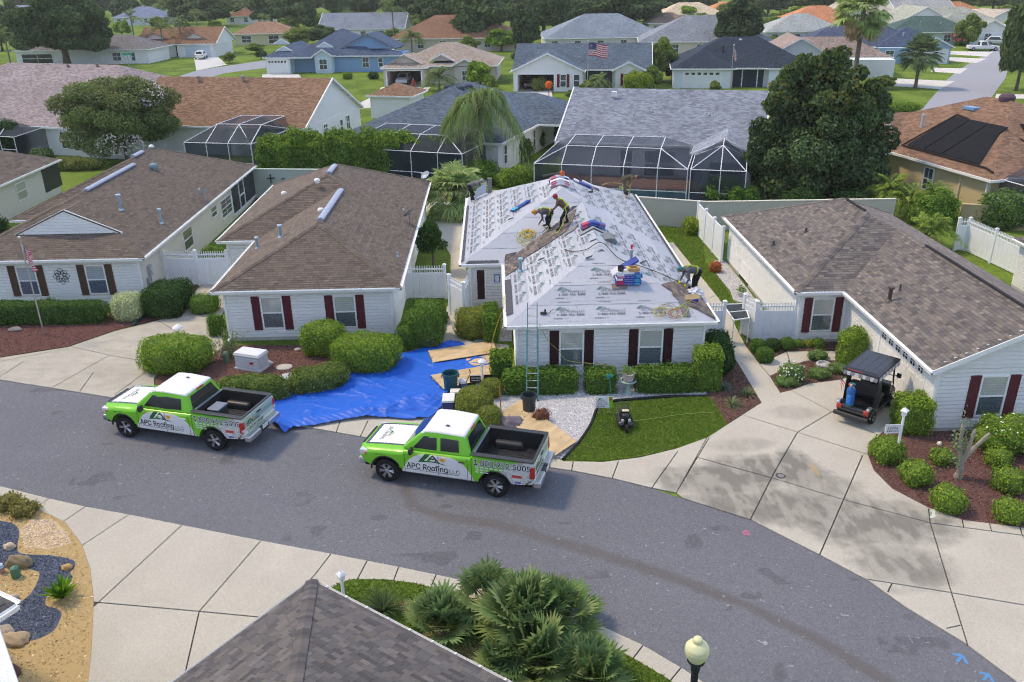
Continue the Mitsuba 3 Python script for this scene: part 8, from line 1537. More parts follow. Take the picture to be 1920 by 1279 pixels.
A1=np.array([2.34,39.3,3.40]);pk1,W1=person('roofer in an orange helmet bending far over the valley, facing left',(2.52,39.3,zof(PRF,2.52,39.3)+.06),math.radians(195),bent(1.45,.12,.2,.05,head=.25,arm_l=(.10,.05,-.5),arm_r=(-.25,-.12,-.50)),dict(shirt=(.10,.09,.10),trousers=(.012,.014,.03),boots=(.05,.035,.03)),PRF,('helmet',(.50,.22,.02)),harness=YG)
pk2,W2=person('roofer in a dark red cap and rust coloured shirt bent beside the other',(3.22,38.55,zof(PL,3.22,38.55)+.05),math.radians(165),bent(.85,.25,.30,.06,head=-.2,arm_l=(.25,.15,-.38),arm_r=(.20,-.05,-.42),step=.12),dict(shirt=(.13,.075,.06),trousers=(.014,.015,.022),boots=(.03,.03,.03)),PL,('cap',(.28,.02,.03)),harness=YG)
pk3,W3=person('roofer in a teal head cover and yellow gloves bending over the right front corner',(8.12,32.55,zof(PRt,8.12,32.55)+.05),math.radians(188),bent(1.42,.30,.15,.0,head=.1,arm_l=(.05,.02,-.55),arm_r=(.18,.06,-.52)),dict(shirt=(.10,.11,.13),trousers=(.010,.011,.013),boots=(.02,.02,.022),gloves=(.60,.65,.02)),PRt,('hood',(.02,.18,.17)),harness=(.40,.48,.05))
pk4,W4=person('roofer in grey and black crouched at the rear left eave',(-1.35,48.5,zof(PL2,-1.35,48.5)+.05),math.radians(-12),bent(1.25,.3,.16,.02,arm_l=(.28,0,-.45),arm_r=(.36,0,-.35)),dict(shirt=(.16,.16,.18),trousers=(.018,.018,.022),boots=(.03,.025,.025),gloves=(.5,.5,.5)),PL2,('hood',(.28,.28,.30)))
pk5,W5=person('roofer in olive clothes bending to the right at the rear right eave, hauling a hose',(7.55,48.3,zof(PRt,7.55,48.3)+.05),math.radians(5),bent(1.4,.0,.22,.0,head=.35,arm_l=(-.05,.05,-.45),arm_r=(-.25,-.05,-.40),step=.08),dict(shirt=(.09,.08,.045),trousers=(.10,.085,.06),boots=(.03,.03,.03)),PRt,('helmet',(.02,.02,.025)))
J=dict(pelvis=(0,0,.92),chest=(.02,0,1.30),neck=(.01,0,1.50),head=(.03,0,1.63),face=(.13,0,1.61))
for d,sg in(('l',1),('r',-1)):J.update({'hip_'+d:(0,sg*.1,.88),'knee_'+d:(.04,sg*.12,.48),'foot_'+d:(0,sg*.12,.08),'toe_'+d:(.16,sg*.14,.05),'sho_'+d:(.01,sg*.19,1.42),'elb_'+d:(-.03,sg*.26,1.14),'wri_'+d:(.12,sg*.22,.95)})
person('person in dark red shorts and top standing in the drive of the beige garage',(-10.79,119.91)+(.03,),math.radians(-95),J,dict(shirt=(.30,.05,.04),trousers=(.20,.03,.03),boots=(.3,.3,.3),sleeve=SKIN),None,('hair',(.30,.14,.06)))

# ---------------------------------------------------------------- things on the roof
def rope(label,pts,r,col,name='rope',cat='rope',k=8,group=None,fn=None):
 q=catmull(pts,k);key=thing(name,label,cat,group);MB().tube(q,r,col,6).put(key,'vc',True);return key
def coil(m,c,r,n,col,plane,th=.014,jit=.35):
 g=np.linspace(0,2*PI*n,n*14);rr=r*(1+jit*np.sin(g*.73+1)+.2*np.sin(g*1.9));x,y=c[0]+rr*np.cos(g),c[1]+rr*np.sin(g)*.8;z=zof(plane,x,y)+.07+.012*np.arange(len(g))/14+.02*np.sin(g*2.3);m.tube(np.c_[x,y,z],th,col,5)
def on_roof(plane,l,dz=.07):return[(x,y,zof(plane,x,y)+dz)for x,y in l]
k=thing('rope','heap of yellow rope lying in the valley left of the bending roofers','rope');m=MB();c=(1.53,38.99,3.24);coil(m,c,.26,5,(.60,.42,.03),PRF);coil(m,(c[0]-.15,c[1]-.2),.36,2,(.50,.48,.05),PRF);m.tube(catmull(on_roof(PRF,[(1.72,38.77),(1.55,38.39),(1.27,38.26),(1.15,38.51),(1.37,38.82)]),6),.016,(.55,.55,.04),6);m.put(k,'vc',True)
k=thing('rope','tangle of yellow and orange ropes near the right front eave','rope');m=MB()
for i in range(4):coil(m,(6.75-.5+i*.28,30.08+.12*math.sin(i*2)),.22+.06*(i%2),2,((.50,.42,.06),(.30,.26,.16),(.45,.12,.05),(.42,.45,.10))[i],PFm,.012)
m.tube(catmull(on_roof(PFm,[(6.34,30.35),(6.78,30.23),(7.19,30.43),(7.56,30.64)]),6),.013,(.42,.45,.12),6);m.put(k,'vc',True)
rope('yellow green safety rope hanging from the left roofer to the valley',[W1['chest'],W1['pelvis']+[.05,-.2,-.1],(2.35,38.9,zof(PRF,2.35,38.9)+.1),(1.9,38.4,zof(PRF,1.9,38.4)+.09)],.016,YG)
rope('yellow green safety rope hanging from the right roofer in the valley',[W2['chest'],W2['pelvis']+[-.05,-.25,-.1],(2.95,38.05,zof(PL,2.95,38.05)+.1),(2.75,37.9,zof(PL,2.75,37.9)+.09)],.016,YG)
rope('dark brown hose running over the front ridge to the right eave roofer',on_roof(PL,[(2.96,35.21),(3.28,34.43),(3.8,33.95)])+[(4.4,33.9,2.45+.45*4.0+.12)]+on_roof(PRt,[(4.98,32.75),(5.66,32.87),(6.61,33.1),(7.5,32.99),(7.81,32.83)]),.018,(.11,.085,.05),'hose','hose')
rope('thin rope crossing the left slope below the valley',on_roof(PL,[(1.26,35.28),(1.62,35.5),(1.95,36.33),(2.41,36.83)]),.012,(.25,.22,.15))
rope('tan air hose trailing on the rear right slope from the olive clothed roofer',on_roof(PRt,[(5.96,46.48),(6.75,48.56)],.3)+[tuple(W5['wri_r']),tuple(W5['wri_l']),(7.7,47.7,zof(PRt,7.7,47.7)+.08),(7.4,47.2,zof(PRt,7.4,47.2)+.08)],.03,(.34,.24,.10),'hose','hose')
rope('yellow green hose hanging down the left wall over the hedge',[(.2,33.0,zof(PL,.4,33.0)+.05),(.25,31.6,2.5),(.0,31.7,1.8),(-.2,31.6,1.2),(-.35,31.9,.5),(-.8,32.6,.1),(-1.8,32.9,.09),(-2.2,32.6,.09),(-1.6,32.3,.08),(-.9,32.7,.08)],.017,(.50,.42,.05),'hose','hose')
rope('green cord hanging beside the yellow hose at the left wall',[(.3,31.2,2.5),(.1,31.3,1.6),(.0,31.3,.8),(-.1,31.4,.1)],.013,(.05,.22,.14),'cord','cord')
rope('yellow cord drooping from the eave past the left window to the hedge',[(1.55,29.6,2.55),(1.9,29.7,1.8),(2.35,29.6,1.35),(2.6,29.2,1.16),(3.4,28.8,1.2),(4.4,28.6,1.15)],.011,(.30,.32,.08),'cord','cord')
WRAP=dict(b=(.012,.045,.30),c=(.03,.30,.48),r=(.45,.015,.05),w=(.62,.62,.66),p=(.50,.12,.20),n=(.02,.02,.09))
def bundle(label,c,yaw,slope=(0,0),cols='b',L=1.0,w=.34,h=.085,drape=None,group='wrapped shingle bundles on the roof'):
 "a wrapped bundle of shingles; drape = (ridge x, slope) bends it over the ridge"
 k=thing('shingle_bundle',label,'shingle bundle',group);M=mat(rz(yaw),c);seg=12;xs=np.linspace(-L/2,L/2,seg+1)
 def bend(v):
  q=np.asarray(v,float)@M[:3,:3].T+M[:3,3]
  if drape:d=np.sqrt((q[:,0]-drape[0])**2+.01)-.1;q[:,2]-=drape[1]*d
  else:q[:,2]+=slope[0]*(q[:,0]-c[0])+slope[1]*(q[:,1]-c[1])
  return q
 def part(x0,x1,y0,y1,z0,z1,col,nm):
  m=MB();n_=max(1,int((x1-x0)/L*seg))
  for i in range(n_):
   a,b=x0+(x1-x0)*i/n_,x0+(x1-x0)*(i+1)/n_;m.bx(a,b,y0,y1,z0,z1,col)
  v,f,cc=m.arrays();MB().add(bend(v),f,np.array(cc)*R_.uniform(.9,1.1)).put(child(k,nm),'vc_satin')
 part(-L/2,L/2,-w/2,w/2,0,h,WRAP[cols[0]],'wrapper');e=.003
 part(-L/2+.02,-L/2+.30,-w/2-e,w/2+e,.01,h+e,WRAP[cols[1]],'label_band');part(L/2-.26,L/2-.04,-w/2-e,-w/2+.02,.008,h-.008,WRAP[cols[2]],'label_patch')
 if len(cols)>3:part(-L/2,L/2,-w/2+.02,w/2+e,h,h+.006,WRAP[cols[3]],'top_print')
 m=MB()
 for i in range(9):x=-L/2+.34+i*.04;m.bx(x,x+.022,-w/2-.004,-w/2+.003,.03+.02*(i%2),.045+.02*(i%2),(.6,.62,.66))
 v,f,cc=m.arrays();MB().add(bend(v),f,cc).put(child(k,'small_print'),'vc');return k
sc_=np.array((5.2,31.41,3.23));
for i in range(6):bundle(('lowest','second','third','fourth','fifth','topmost')[i]+' wrapped shingle bundle in the front stack on the roof',(sc_[0]+(.0,.02,-.02,.05,.03,-.02)[i],sc_[1]+.20+.02*(i%2),sc_[2]+.12+.088*i),(.0,.02,-.015,.05,-.03,.02)[i],cols=('brc','brc','bwc','bpc','bwc','wwbw')[i])
bundle('tilted blue shingle bundle with white end behind the front stack',(sc_[0]+.0,sc_[1]+.85,sc_[2]+.62),.35,(.3,.35),'bwb',w=.3);bundle('flat white ended bundle leaning behind the front stack',(sc_[0]-.12,sc_[1]+.7,sc_[2]+.50),.30,(.12,.4),'wwbw',w=.3)
k=thing('carton','opened tan carton with a yellow packet on top of the front bundle stack','carton');m=MB();c=sc_+[.22,.22,.66]
for a,b,d in(((-.17,0,.07),(.02,.34,.14),0),((.17,0,.07),(.02,.34,.14),0),((0,-.17,.07),(.34,.02,.14),0),((0,.17,.07),(.34,.02,.14),0),((0,0,.01),(.34,.34,.02),0)):m.box(c+np.array(a),b,(.42,.27,.13),.2)
m.box(c+[-.24,0,.13],(.14,.3,.015),(.55,.40,.16),.2);m.box(c+[0,-.05,.05],(.22,.16,.06),(.55,.5,.25),.4);m.put(k,'vc')
k=thing('bucket','small black bucket on the front bundle stack beside the carton','bucket');MB().lathe([(.0,0),(.11,0),(.13,.2),(.12,.2),(.10,.03),(0,.03)],sc_+[-.30,.2,.66],(.02,.02,.022),16).put(k,'vc_satin',40)
xr=CX-4.01;zr=2.45+.45*4.01
for i,(y,cc)in enumerate(((CY+7.15,'bpc'),(CY+7.2,'brp'),(CY+7.5,'bcb'))):bundle(('lower','upper','rear')[i]+' blue and pink bundle draped over the front ridge',(xr+.04*i,y,zr+.05+.088*(i if i<2 else 0)),.02+.05*i,drape=(xr,.42),cols=cc,L=1.05)
xr2=CX-5;zr2=2.45+.45*5
for i in range(7):bundle(('first','second','third','fourth','fifth','sixth','seventh')[i]+' bundle, counted upward, in the stack draped over the rear ridge top',(xr2+(-.02,.03,0,.05,-.04,.02,.0)[i],(43.1,43.15,43.55,43.6,43.55,43.62,43.2)[i],zr2+.04+.088*(0,1,0,1,2,3,2)[i]),.03*(i%3),drape=(xr2,.42),cols=('wppw','wppw','bcb','bcn','brc','wpb','wppw')[i])
bundle('blue bundle lying flat on the left of the rear slope',(1.27,42.19)+(zof(PL2,1.27,0)+.06,),.5,(.45,0),'bcb');
b5=(4.79,45.61,4.06);bundle('blue wrapped bundle right of the rear ridge stack',(*b5[:2],b5[2]+.06),-.1,(-.45,0),'bwb');b5=(5.33,46.22,3.81);bundle('white wrapped bundle farther right of the rear ridge stack',(*b5[:2],b5[2]+.06),-.2,(-.45,0),'wwp')
k=thing('leaf_blower','orange leaf blower with a long dark tube on top of the rear ridge stack','leaf blower');m=MB();c=np.array([xr2+.15,43.6,zr2+.47]);m.mesh(rounded((.26,.24,.28),.09).translate([float(x)for x in c]),(.50,.10,.02));m.tube([c+[-.1,0,.0],c+[-.5,.02,-.03],c+[-1.0,.05,-.12]],[.06,.05,.045],(.05,.05,.055),10);m.mesh(rounded((.08,.1,.2),.03).translate([float(x)for x in c+[.05,0,.2]]),(.03,.03,.03));m.put(k,'vc_satin',40)
k=thing('metal_sheet','pale sheet of underlayment folded upright at the rear left eave','sheet');c=np.array((-0.72,47.89,2.86));m=MB();m.add([c+[-.5,0,0],c+[.2,.1,.3],c+[.25,.2,1.0],c+[.0,.15,.75],c+[-.35,.05,.55]],[[0,1,4],[1,3,4],[1,2,3]],(.42,.46,.52));m.put(k,'vc_sheet');k=thing('post','weathered wooden post beyond the rear left eave','post');MB().bx(c[0]+.3,c[0]+.55,c[1]+.5,c[1]+.75,.1,3.9,(.20,.19,.17)).put(k,'vc')
k=thing('cloth_bundle','crumpled white wrapper with blue print at the right eave roofer\'s feet','wrapper');m=MB();s_=trimesh.creation.icosphere(subdivisions=3);v=np.array(s_.vertices);r=lump(v,2.1,.25,3.5);v=v*r[:,None]*[.30,.26,.22]+np.array((8.03,32.01,2.6))+[0,0,.12];m.add(v,s_.faces,(.66,.66,.72));m.put(k,'vc_sheet');k2=child(k,'print');m=MB();v=np.array(_ico1.vertices)*[.14,.10,.08]+np.array((7.83,31.11,2.69))+[0,0,.08];m.add(v,_ico1.faces,(.05,.06,.32));m.put(k2,'vc')
for px,lb in((1.76,30.17,2.67),'black nail gun lying on the front slope near the ladder top'),((5.12,44.37,3.91),'dark tool lying on the rear right slope near the white bundle'),((7.73,49.79,2.73),'green cord heap at the feet of the olive clothed roofer'):
 k=thing('nail_gun' if 'cord' not in lb else 'cord',lb,'tool' if 'cord' not in lb else 'cord');m=MB();p=np.array(px)+[0,0,.07]
 if 'cord' in lb:coil(m,(px[0],px[1]),.25,3,(.30,.38,.06),PRt)
 else:m.mesh(rounded((.26,.09,.10),.03,8).translate([float(x)for x in p]),(.03,.035,.03));m.mesh(rounded((.07,.08,.20),.025,8).translate([float(x)for x in p+[.06,0,.06]]),(.02,.02,.02));m.tube([p,p+[.2,.05,-.02],p+[.38,.12,.1]],.012,(.05,.05,.05),5)
 m.put(k,'vc_satin',40)

# ---------------------------------------------------------------- tarp and boards
CRS=[]
def tarp_z(x,y):
 rg=np.random.default_rng(5);z=.105+.02*np.sin(x*1.1+np.sin(y*1.3))+.015*np.sin(y*2.2-x*.7);x0,y0,x1,y1=x.min(),y.min(),x.max(),y.max()
 for i in range(230):
  cx,cy,a,L,w,A=rg.uniform(x0,x1),rg.uniform(y0,y1),rg.normal(.3,.9)if i%3 else rg.uniform(0,PI),rg.uniform(.25,1.6),rg.uniform(.022,.06),rg.uniform(.015,.055)
  u,v=(x-cx)*math.cos(a)+(y-cy)*math.sin(a),-(x-cx)*math.sin(a)+(y-cy)*math.cos(a)+.12*np.sin((x-cx)*3/L);z=z+A*np.exp(-(v/w)**2)*np.exp(-(u/L)**4)
 b=-x*.33+y*.94;a=x*.94+y*.33;front=np.exp(-((b-TB)/.40)**2);return np.minimum(z,.26)+front*(.05+.10*np.abs(np.sin(a*2.3+2*np.sin(a*1.1)))**2+.05*np.sin(a*13+b*9)**2)
TO=[(-8.67,27.68),(-8.17,26.66),(-7.56,26.02),(-7.36,26.38),(-7.1,26.41),(-6.62,26.5),(-6.12,26.67),(-5.54,26.87),(-4.89,27.0),(-4.07,26.96),(-3.23,26.8),(-2.38,26.95),(-2.1,27.97),(-1.95,28.61),(-2.09,29.06),(-2.72,30.21),(-2.27,30.48),(-1.21,30.86),(-0.67,31.03),(-0.47,31.12),(-0.41,31.53),(-0.68,32.18),(-1.23,31.94),(-2.75,31.46),(-2.98,32.52),(-2.22,33.09),(-1.72,33.23),(-1.4,33.38),(-1.69,33.68),(-2.09,33.88),(-2.43,33.61),(-3.09,33.14),(-3.74,32.73),(-4.39,32.5),(-5.15,31.38),(-6.13,30.69),(-6.85,29.91),(-7.78,29.36),(-8.79,28.83),(-8.87,28.4)]
TB=float(np.mean([-x*.33+y*.94 for x,y in TO[4:9]]))+.35
k=thing('tarp','crumpled bright blue tarp spread over the driveway between the trucks and bushes','tarp');v,f=grid_fill(clean(TO),.06,tarp_z);scene['tarp_sheet']=two(pr(VC,.5,.4));MB().add(v,f,(.010,.105,.56)).put(k,'tarp_sheet',True)
def board(label,q,z0,th=.018,tilt=0.0,uvs=1.0):
 k=thing('plywood_sheet',label,'plywood sheet','plywood sheets on the driveway');q=np.array(q,float);u=q[1]-q[0];L=np.linalg.norm(u);u/=L;w=np.array([-u[1],u[0]]);m=trimesh.creation.extrude_polygon(Polygon(q),th);v,f,c=split(np.array(m.vertices),np.array(m.faces),np.full((len(m.vertices),3),.5),30);uv=np.c_[(v[:,:2]-q[0])@u,(v[:,:2]-q[0])@w];v[:,2]+=z0+tilt*uv[:,0];scene[k]=mikit.ply((v,f),'plywood',smooth=True,uv=uv+R_.uniform(0,9));return k
board('plywood sheet lying on the blue tarp, nearest the house path',[(-2.99,32.63),(-0.2,33.54),(-0.1,32.31),(-2.69,31.45)],.16);board('plywood sheet under the blue green bin and the tarp tongue',[(-2.72,30.21),(0.2,31.29),(0.34,30.19),(-2.15,28.97)],.17)
board('plywood sheet lying on the pebbles beside the nearer truck bed',[(-0.02,26.99),(0.77,27.94),(2.57,24.83),(1.69,23.84)],.15);board('plywood sheet lying on the concrete by the tall square hedge',[(-1.46,32.33),(0.23,32.95),(0.5,31.79),(-1.21,31.06)],.09)

# ---------------------------------------------------------------- ladder
k=thing('ladder','extension ladder with teal rails leaning on the front eave','ladder');b0,d_=np.array([1.22,28.15,.05]),np.array([.09,1.52,3.32]);sd=np.array([.21,-.02,0]);LT=(.10,.28,.33)
for s in(-1,1):
 rm_d=d_/np.linalg.norm(d_);n_=np.cross(sd/np.linalg.norm(sd),rm_d);rm=np.stack([sd/np.linalg.norm(sd),n_,rm_d],1);m=MB();m.box(b0+sd*s+d_*.36,(.035,.085,np.linalg.norm(d_)*.72),LT,rm=rm);m.put(child(k,'rail'),'vc_satin');m=MB();m.box(b0+sd*s*.86+d_*.66+n_*.05,(.03,.08,np.linalg.norm(d_)*.68),np.array(LT)*.8,rm=rm);m.put(child(k,'fly_rail'),'vc_satin');m=MB();m.box(b0+sd*s+[0,0,-.02],(.06,.12,.06),(.03,.03,.03));m.put(child(k,'foot'),'vc')
for i in range(13):p=b0+d_*(.05+i*.074);off=n_*(.05 if i>8 else 0);MB().tube([p-sd+off,p+sd+off],.019,(.48,.50,.52),8).put(child(k,'rung'),'vc_satin',50)

# ---------------------------------------------------------------- bins, cooler, stakes, signs
def bin_(label,c,r,h,col,lid=False):
 k=thing('bin',label,'bin');m=MB();m.lathe([(0,.0),(r*.80,0),(r*.95,h*.9),(r*.96,h*.94),(r*1.08,h*.95),(r*1.08,h),(r*.98,h),(r*.92,h*.9),(r*.78,.03),(0,.03)],(*c,.06),col,28);m.put(child(k,'tub'),'vc_satin',40)
 for s in(-1,1):m=MB();m.mesh(rounded((.05,.22,.10),.02,8).translate([c[0]+s*r*1.06,c[1],.06+h*.86]),np.array(col)*1.1);m.put(child(k,'handle'),'vc_satin',40)
 return k
bin_('large blue green trash bin standing on the plywood and tarp',(-1.86,28.96),.30,.82,(.012,.085,.11));bin_('dark grey trash bin at the foot of the ladder beside the plywood',(1.06,27.18),.27,.72,(.03,.04,.045))
k=thing('cooler','white lidded cooler with a navy blue body beside the round bush','cooler');c=np.array([*(-1.88,27.62),0]);m=MB();m.mesh(rounded((.42,.62,.34),.04).translate([c[0],c[1],.27]),(.012,.03,.16));m.put(child(k,'body'),'vc_satin',40);m=MB();m.mesh(rounded((.46,.66,.10),.035).translate([c[0],c[1],.49]),(.66,.68,.72));m.put(child(k,'lid'),'vc_satin',40)
k=thing('cooler','smaller white lidded red cooler behind the navy blue one','cooler');c=np.array([*(-1.65,28.16),0]);m=MB();m.mesh(rounded((.36,.30,.34),.04).translate([c[0],c[1],.27]),(.40,.02,.02));m.put(child(k,'body'),'vc_satin',40);m=MB();m.mesh(rounded((.40,.33,.10),.04).translate([c[0],c[1],.48]),(.62,.60,.56));m.put(child(k,'lid'),'vc_satin',40)
k=thing('water_jug','white water jug with a dark base right of the blue green bin','jug');c=np.array([*(-1.41,29.02),0]);m=MB();m.lathe([(0,0),(.14,0),(.15,.32),(.13,.38),(0,.40)],(c[0],c[1],.06),(.05,.10,.22),18);m.lathe([(.155,.36),(.155,.44),(.08,.50),(0,.51)],(c[0],c[1],.06),(.68,.68,.70),18);m.put(k,'vc_satin',40)
k=thing('twig','bent bare branch standing behind the domed bush','branch');c=np.array([*(-1.34,29.25),.05]);MB().tube(catmull([c,c+[.1,0,.35],c+[.22,.05,.6],c+[.2,.05,.8]],4),.02,(.13,.10,.07),6).put(k,'vc')
k=thing('stake','orange wooden stake beside the round olive bushes','stake');c=np.array([*(0.04,27.23),.03]);MB().tube([c,c+[-.05,.15,1.0]],.022,(.50,.19,.03),6).put(k,'vc')
k=thing('boulder','purplish boulder between the round bush and the plywood','boulder');v=np.array(_ico.vertices);r=lump(v,4.4,.14,2.4);MB().add(v*r[:,None]*[.42,.30,.28]+np.array([*(0.35,26.23),.12]),_ico.faces,(.19,.16,.19)).put(k,'vc',True)
def lamp_post(label,c,h,sign=None,base=None,group=None):
 k=thing('lamp_post',label,'lamp post',group);W_=(.74,.75,.80);m=MB();m.tube([(*c,.02),(*c,h-.22)],[.045,.04],W_,12);m.put(child(k,'post'),'vc_satin',50);m=MB();m.lathe([(.045,h-.24),(.07,h-.22),(.085,h-.20),(.095,h-.06),(.15,h-.05),(.15,h-.03),(.08,h+.03),(.03,h+.05),(.02,h+.09),(0,h+.1)],(*c,0),W_,4 if not base else 12);m.put(child(k,'lantern'),'vc_satin')
 if base:MB().lathe([(.07,0),(.065,.40),(.05,.42)],(*c,.02),(.015,.015,.018),12).put(child(k,'sleeve'),'vc_satin',40)
 return k
kD=lamp_post('white lamp post with a numbered sign in the corner mulch bed',(12.8,23.28),1.92);c=(12.8,23.28);m=MB();m.bx(c[0]-.52,c[0]-.04,c[1]-.012,c[1]+.012,1.08,1.36,(.70,.71,.74));m.bx(c[0]-.53,c[0]+.06,c[1]-.014,c[1]+.014,1.37,1.395,(.6,.6,.62));m.put(child(kD,'sign'),'vc_satin');m=MB();q=MB();text_mb(q,'12664',.34,0,0,(.02,.02,.03),True,.085);v,f,_c=q.arrays();m.add(np.c_[c[0]-.45+v[:,0],np.full(len(v),c[1]-.014)-v[:,2],1.235+v[:,1]],f,(.02,.02,.03))
for i in range(6):m.bx(c[0]-.46+i*.065,c[0]-.415+i*.065,c[1]-.0145,c[1]-.011,1.14,1.185,(.05,.05,.06))
m.put(child(kD,'lettering'),'vc');
kC=lamp_post('white lamp post with a black sleeve and black name sign behind the domed bush',(-0.65,29.07),1.30,base=True);c=(-0.65,29.07);m=MB();m.bx(c[0]-.48,c[0]-.06,c[1]-.01,c[1]+.01,.40,.66,(.015,.016,.022));m.bx(c[0]+.05,c[0]+.42,c[1]+.06,c[1]+.08,.36,.66,(.012,.012,.016));m.bx(c[0]-.48,c[0]-.06,c[1]-.012,c[1]+.012,.66,.69,(.45,.45,.46));m.put(child(kC,'sign'),'vc_satin');m=MB()
for r in range(2):
 for i in range(6):m.bx(c[0]-.42+i*.055,c[0]-.38+i*.055,c[1]-.0135,c[1]-.009,.45+r*.10,.49+r*.10,(.55,.55,.56))
m.put(child(kC,'lettering'),'vc')
lamp_post('small white yard lamp by the kerb next to the dark grey roof',(-4.17,17.52),.75,base=None)
k=thing('path_light','white mushroom path light behind the mounded yellow green bush','path light');c=(-14.1,34.63);MB().tube([(*c,.02),(*c,.62)],.025,(.6,.6,.62),8).lathe([(.03,.60),(.10,.62),(.24,.66),(.20,.72),(.08,.80),(0,.82)],(*c,0),(.74,.74,.78),18).put(k,'vc_satin',40)
k=thing('yard_sign','white contractor yard sign with a green corner at the edge of the front lawn','sign');c=np.array([*(3.77,27.0),0]);ang=-.12;m=MB();m.box(c+[0,0,.48],(.62,.012,.46),(.72,.74,.76),ang);m.put(child(k,'board'),'vc_satin');m=MB();m.tube([c+[-.2,0,0],c+[-.2,0,.3]],.008,(.3,.3,.3),5);m.tube([c+[.2,0,0],c+[.2,0,.3]],.008,(.3,.3,.3),5);m.put(child(k,'wire_legs'),'vc')
m=MB();q=MB();q.slab(Polygon([(.20,-.23),(.31,-.23),(.31,.23),(.16,.23)]),0,.001,(.20,.50,.03));q.slab(Point(.235,.13).buffer(.05),.001,.002,(.55,.03,.10));logo(q,-.24,.06,.3,(.012,.13,.02),(.05,.30,.03),(.03,.04,.06),None,.001,.8);text_mb(q,'APC Roofing',.36,-.26,-.02,(.05,.06,.07),False,.06);text_mb(q,'1.800.912.5005',.38,-.27,-.10,(.03,.06,.2),True,.05);text_mb(q,'Re-Roof',.3,-.27,-.20,(.01,.01,.02),True,.065);v,f,cc=q.arrays();v2=np.c_[v[:,0],-.008-v[:,2],v[:,1]]@rz(ang).T+c+[0,0,.48];MB().add(v2,f,cc).put(child(k,'print'),'vc')
k=thing('compressor','black wheeled air compressor standing on the front lawn','compressor');c=np.array([*(4.38,26.02),.04]);BKc=(.015,.016,.02);m=MB()
for s in(-1,1):m.mesh(m3.Manifold.batch_hull([m3.Manifold.sphere(.13,14).translate([float(c[0]+s*.16),float(c[1]-.25),.24]),m3.Manifold.sphere(.13,14).translate([float(c[0]+s*.16),float(c[1]+.30),.24])]),BKc)
m.put(child(k,'tank'),'vc_gloss',40);m=MB();m.mesh(rounded((.34,.30,.26),.06).translate([c[0],c[1]+.18,.52]),(.03,.03,.035));m.mesh(rounded((.26,.22,.22),.06).translate([c[0],c[1]-.12,.48]),(.02,.02,.025));m.mesh(rounded((.24,.14,.05),.02,8).translate([c[0]+.02,c[1]+.02,.64]),(.55,.50,.30));m.put(child(k,'engine'),'vc_satin',40);m=MB();m.lathe([(.06,-.05),(.14,-.05),(.15,0),(.14,.05),(.06,.05)],(c[0],c[1]-.46,.18),(.02,.02,.02),18,ry(PI/2));m.put(child(k,'wheel'),'vc',40);m=MB()
for s in(-1,1):m.tube([(c[0]+s*.2,c[1]-.35,.28),(c[0]+s*.2,c[1]+.45,.45),(c[0]+s*.2,c[1]+.62,.62)],.018,(.05,.05,.055),6);m.mesh(rounded((.10,.10,.12),.03,8).translate([c[0]+s*.12,c[1]-.28,.40]),(.35,.36,.38))
m.tube([(c[0]-.2,c[1]+.62,.62),(c[0]+.2,c[1]+.62,.62)],.018,(.05,.05,.055),6);m.put(child(k,'handle'),'vc_satin')
rope('thin green air hose crossing the front lawn from the black compressor',[(c[0]+.2,c[1]+.1,.2),(c[0]+.8,c[1]+.35,.07),(c[0]+2.2,c[1]+.7,.06),(c[0]+3.4,c[1]+.8,.06)],.012,(.25,.34,.10),'hose','hose')
k=thing('pedestal_planter','pinkish planter with a small plant on a pale green pedestal','planter');c=np.array([*(4.88,28.56),.03]);m=MB();m.lathe([(0,0),(.17,0),(.15,.05),(.09,.12),(.07,.35),(.12,.46),(.30,.50),(.33,.55),(.26,.56)],c,(.30,.42,.40),24);m.put(child(k,'pedestal'),'vc',40);m=MB();m.lathe([(.18,.54),(.24,.84),(.26,.86),(.22,.86),(.2,.8),(0,.8)],c,(.50,.42,.44),20);m.put(child(k,'pot'),'vc',40);m=MB();p=c+[0,0,.95]+RNG.normal(0,1,(220,3))*[.16,.14,.09];m.add(*leaves(p,dirs(220),.045,G_LEAF,.8));m.put(child(k,'plant'),'leaf')
k=thing('hose_stake','teal hose hanger stake in front of the small square hedge','hose hanger');c=np.array([*(4.21,28.28),.03]);MB().tube([c,c+[-.08,.05,.8]],.018,(.02,.20,.20),6).mesh(rounded((.26,.05,.12),.02,8).translate([float(x)for x in c+[-.08,.05,.85]]),(.02,.24,.24)).put(k,'vc_satin')
# generator, pedestals and stones in the brown mulch bed
k=thing('generator','white louvred standby generator box on the brown mulch','generator');c=np.array([*(-10.14,31.66),.03]);ga=-.35;m=MB();m.box(c+[0,0,.04],(1.25,.75,.08),(.5,.5,.5),ga);m.put(child(k,'pad'),'vc');m=MB();m.box(c+[0,0,.36],(1.15,.64,.56),(.46,.48,.52),ga);m.put(child(k,'cabinet'),'vc_satin');q=trimesh.creation.box((1.22,.72,.10));q.vertices[q.vertices[:,2]>0]*=[.94,.9,1];v=np.array(q.vertices)@rz(ga).T+c+[0,0,.69];MB().add(v,q.faces,(.64,.65,.68)).put(child(k,'lid'),'vc_satin')
for i in range(5):
 m=MB();o=rz(ga)@np.array([0,-.325,0]);m.box(c+o+[0,0,.18+i*.085],(1.08,.03,.035),(.62,.63,.66),ga);m.put(child(k,'louvre'),'vc_satin')
m=MB();o=rz(ga)@np.array([.22,-.345,.36]);m.box(c+o,(.16,.01,.1),(.42,.04,.05),ga);m.put(child(k,'badge'),'vc')
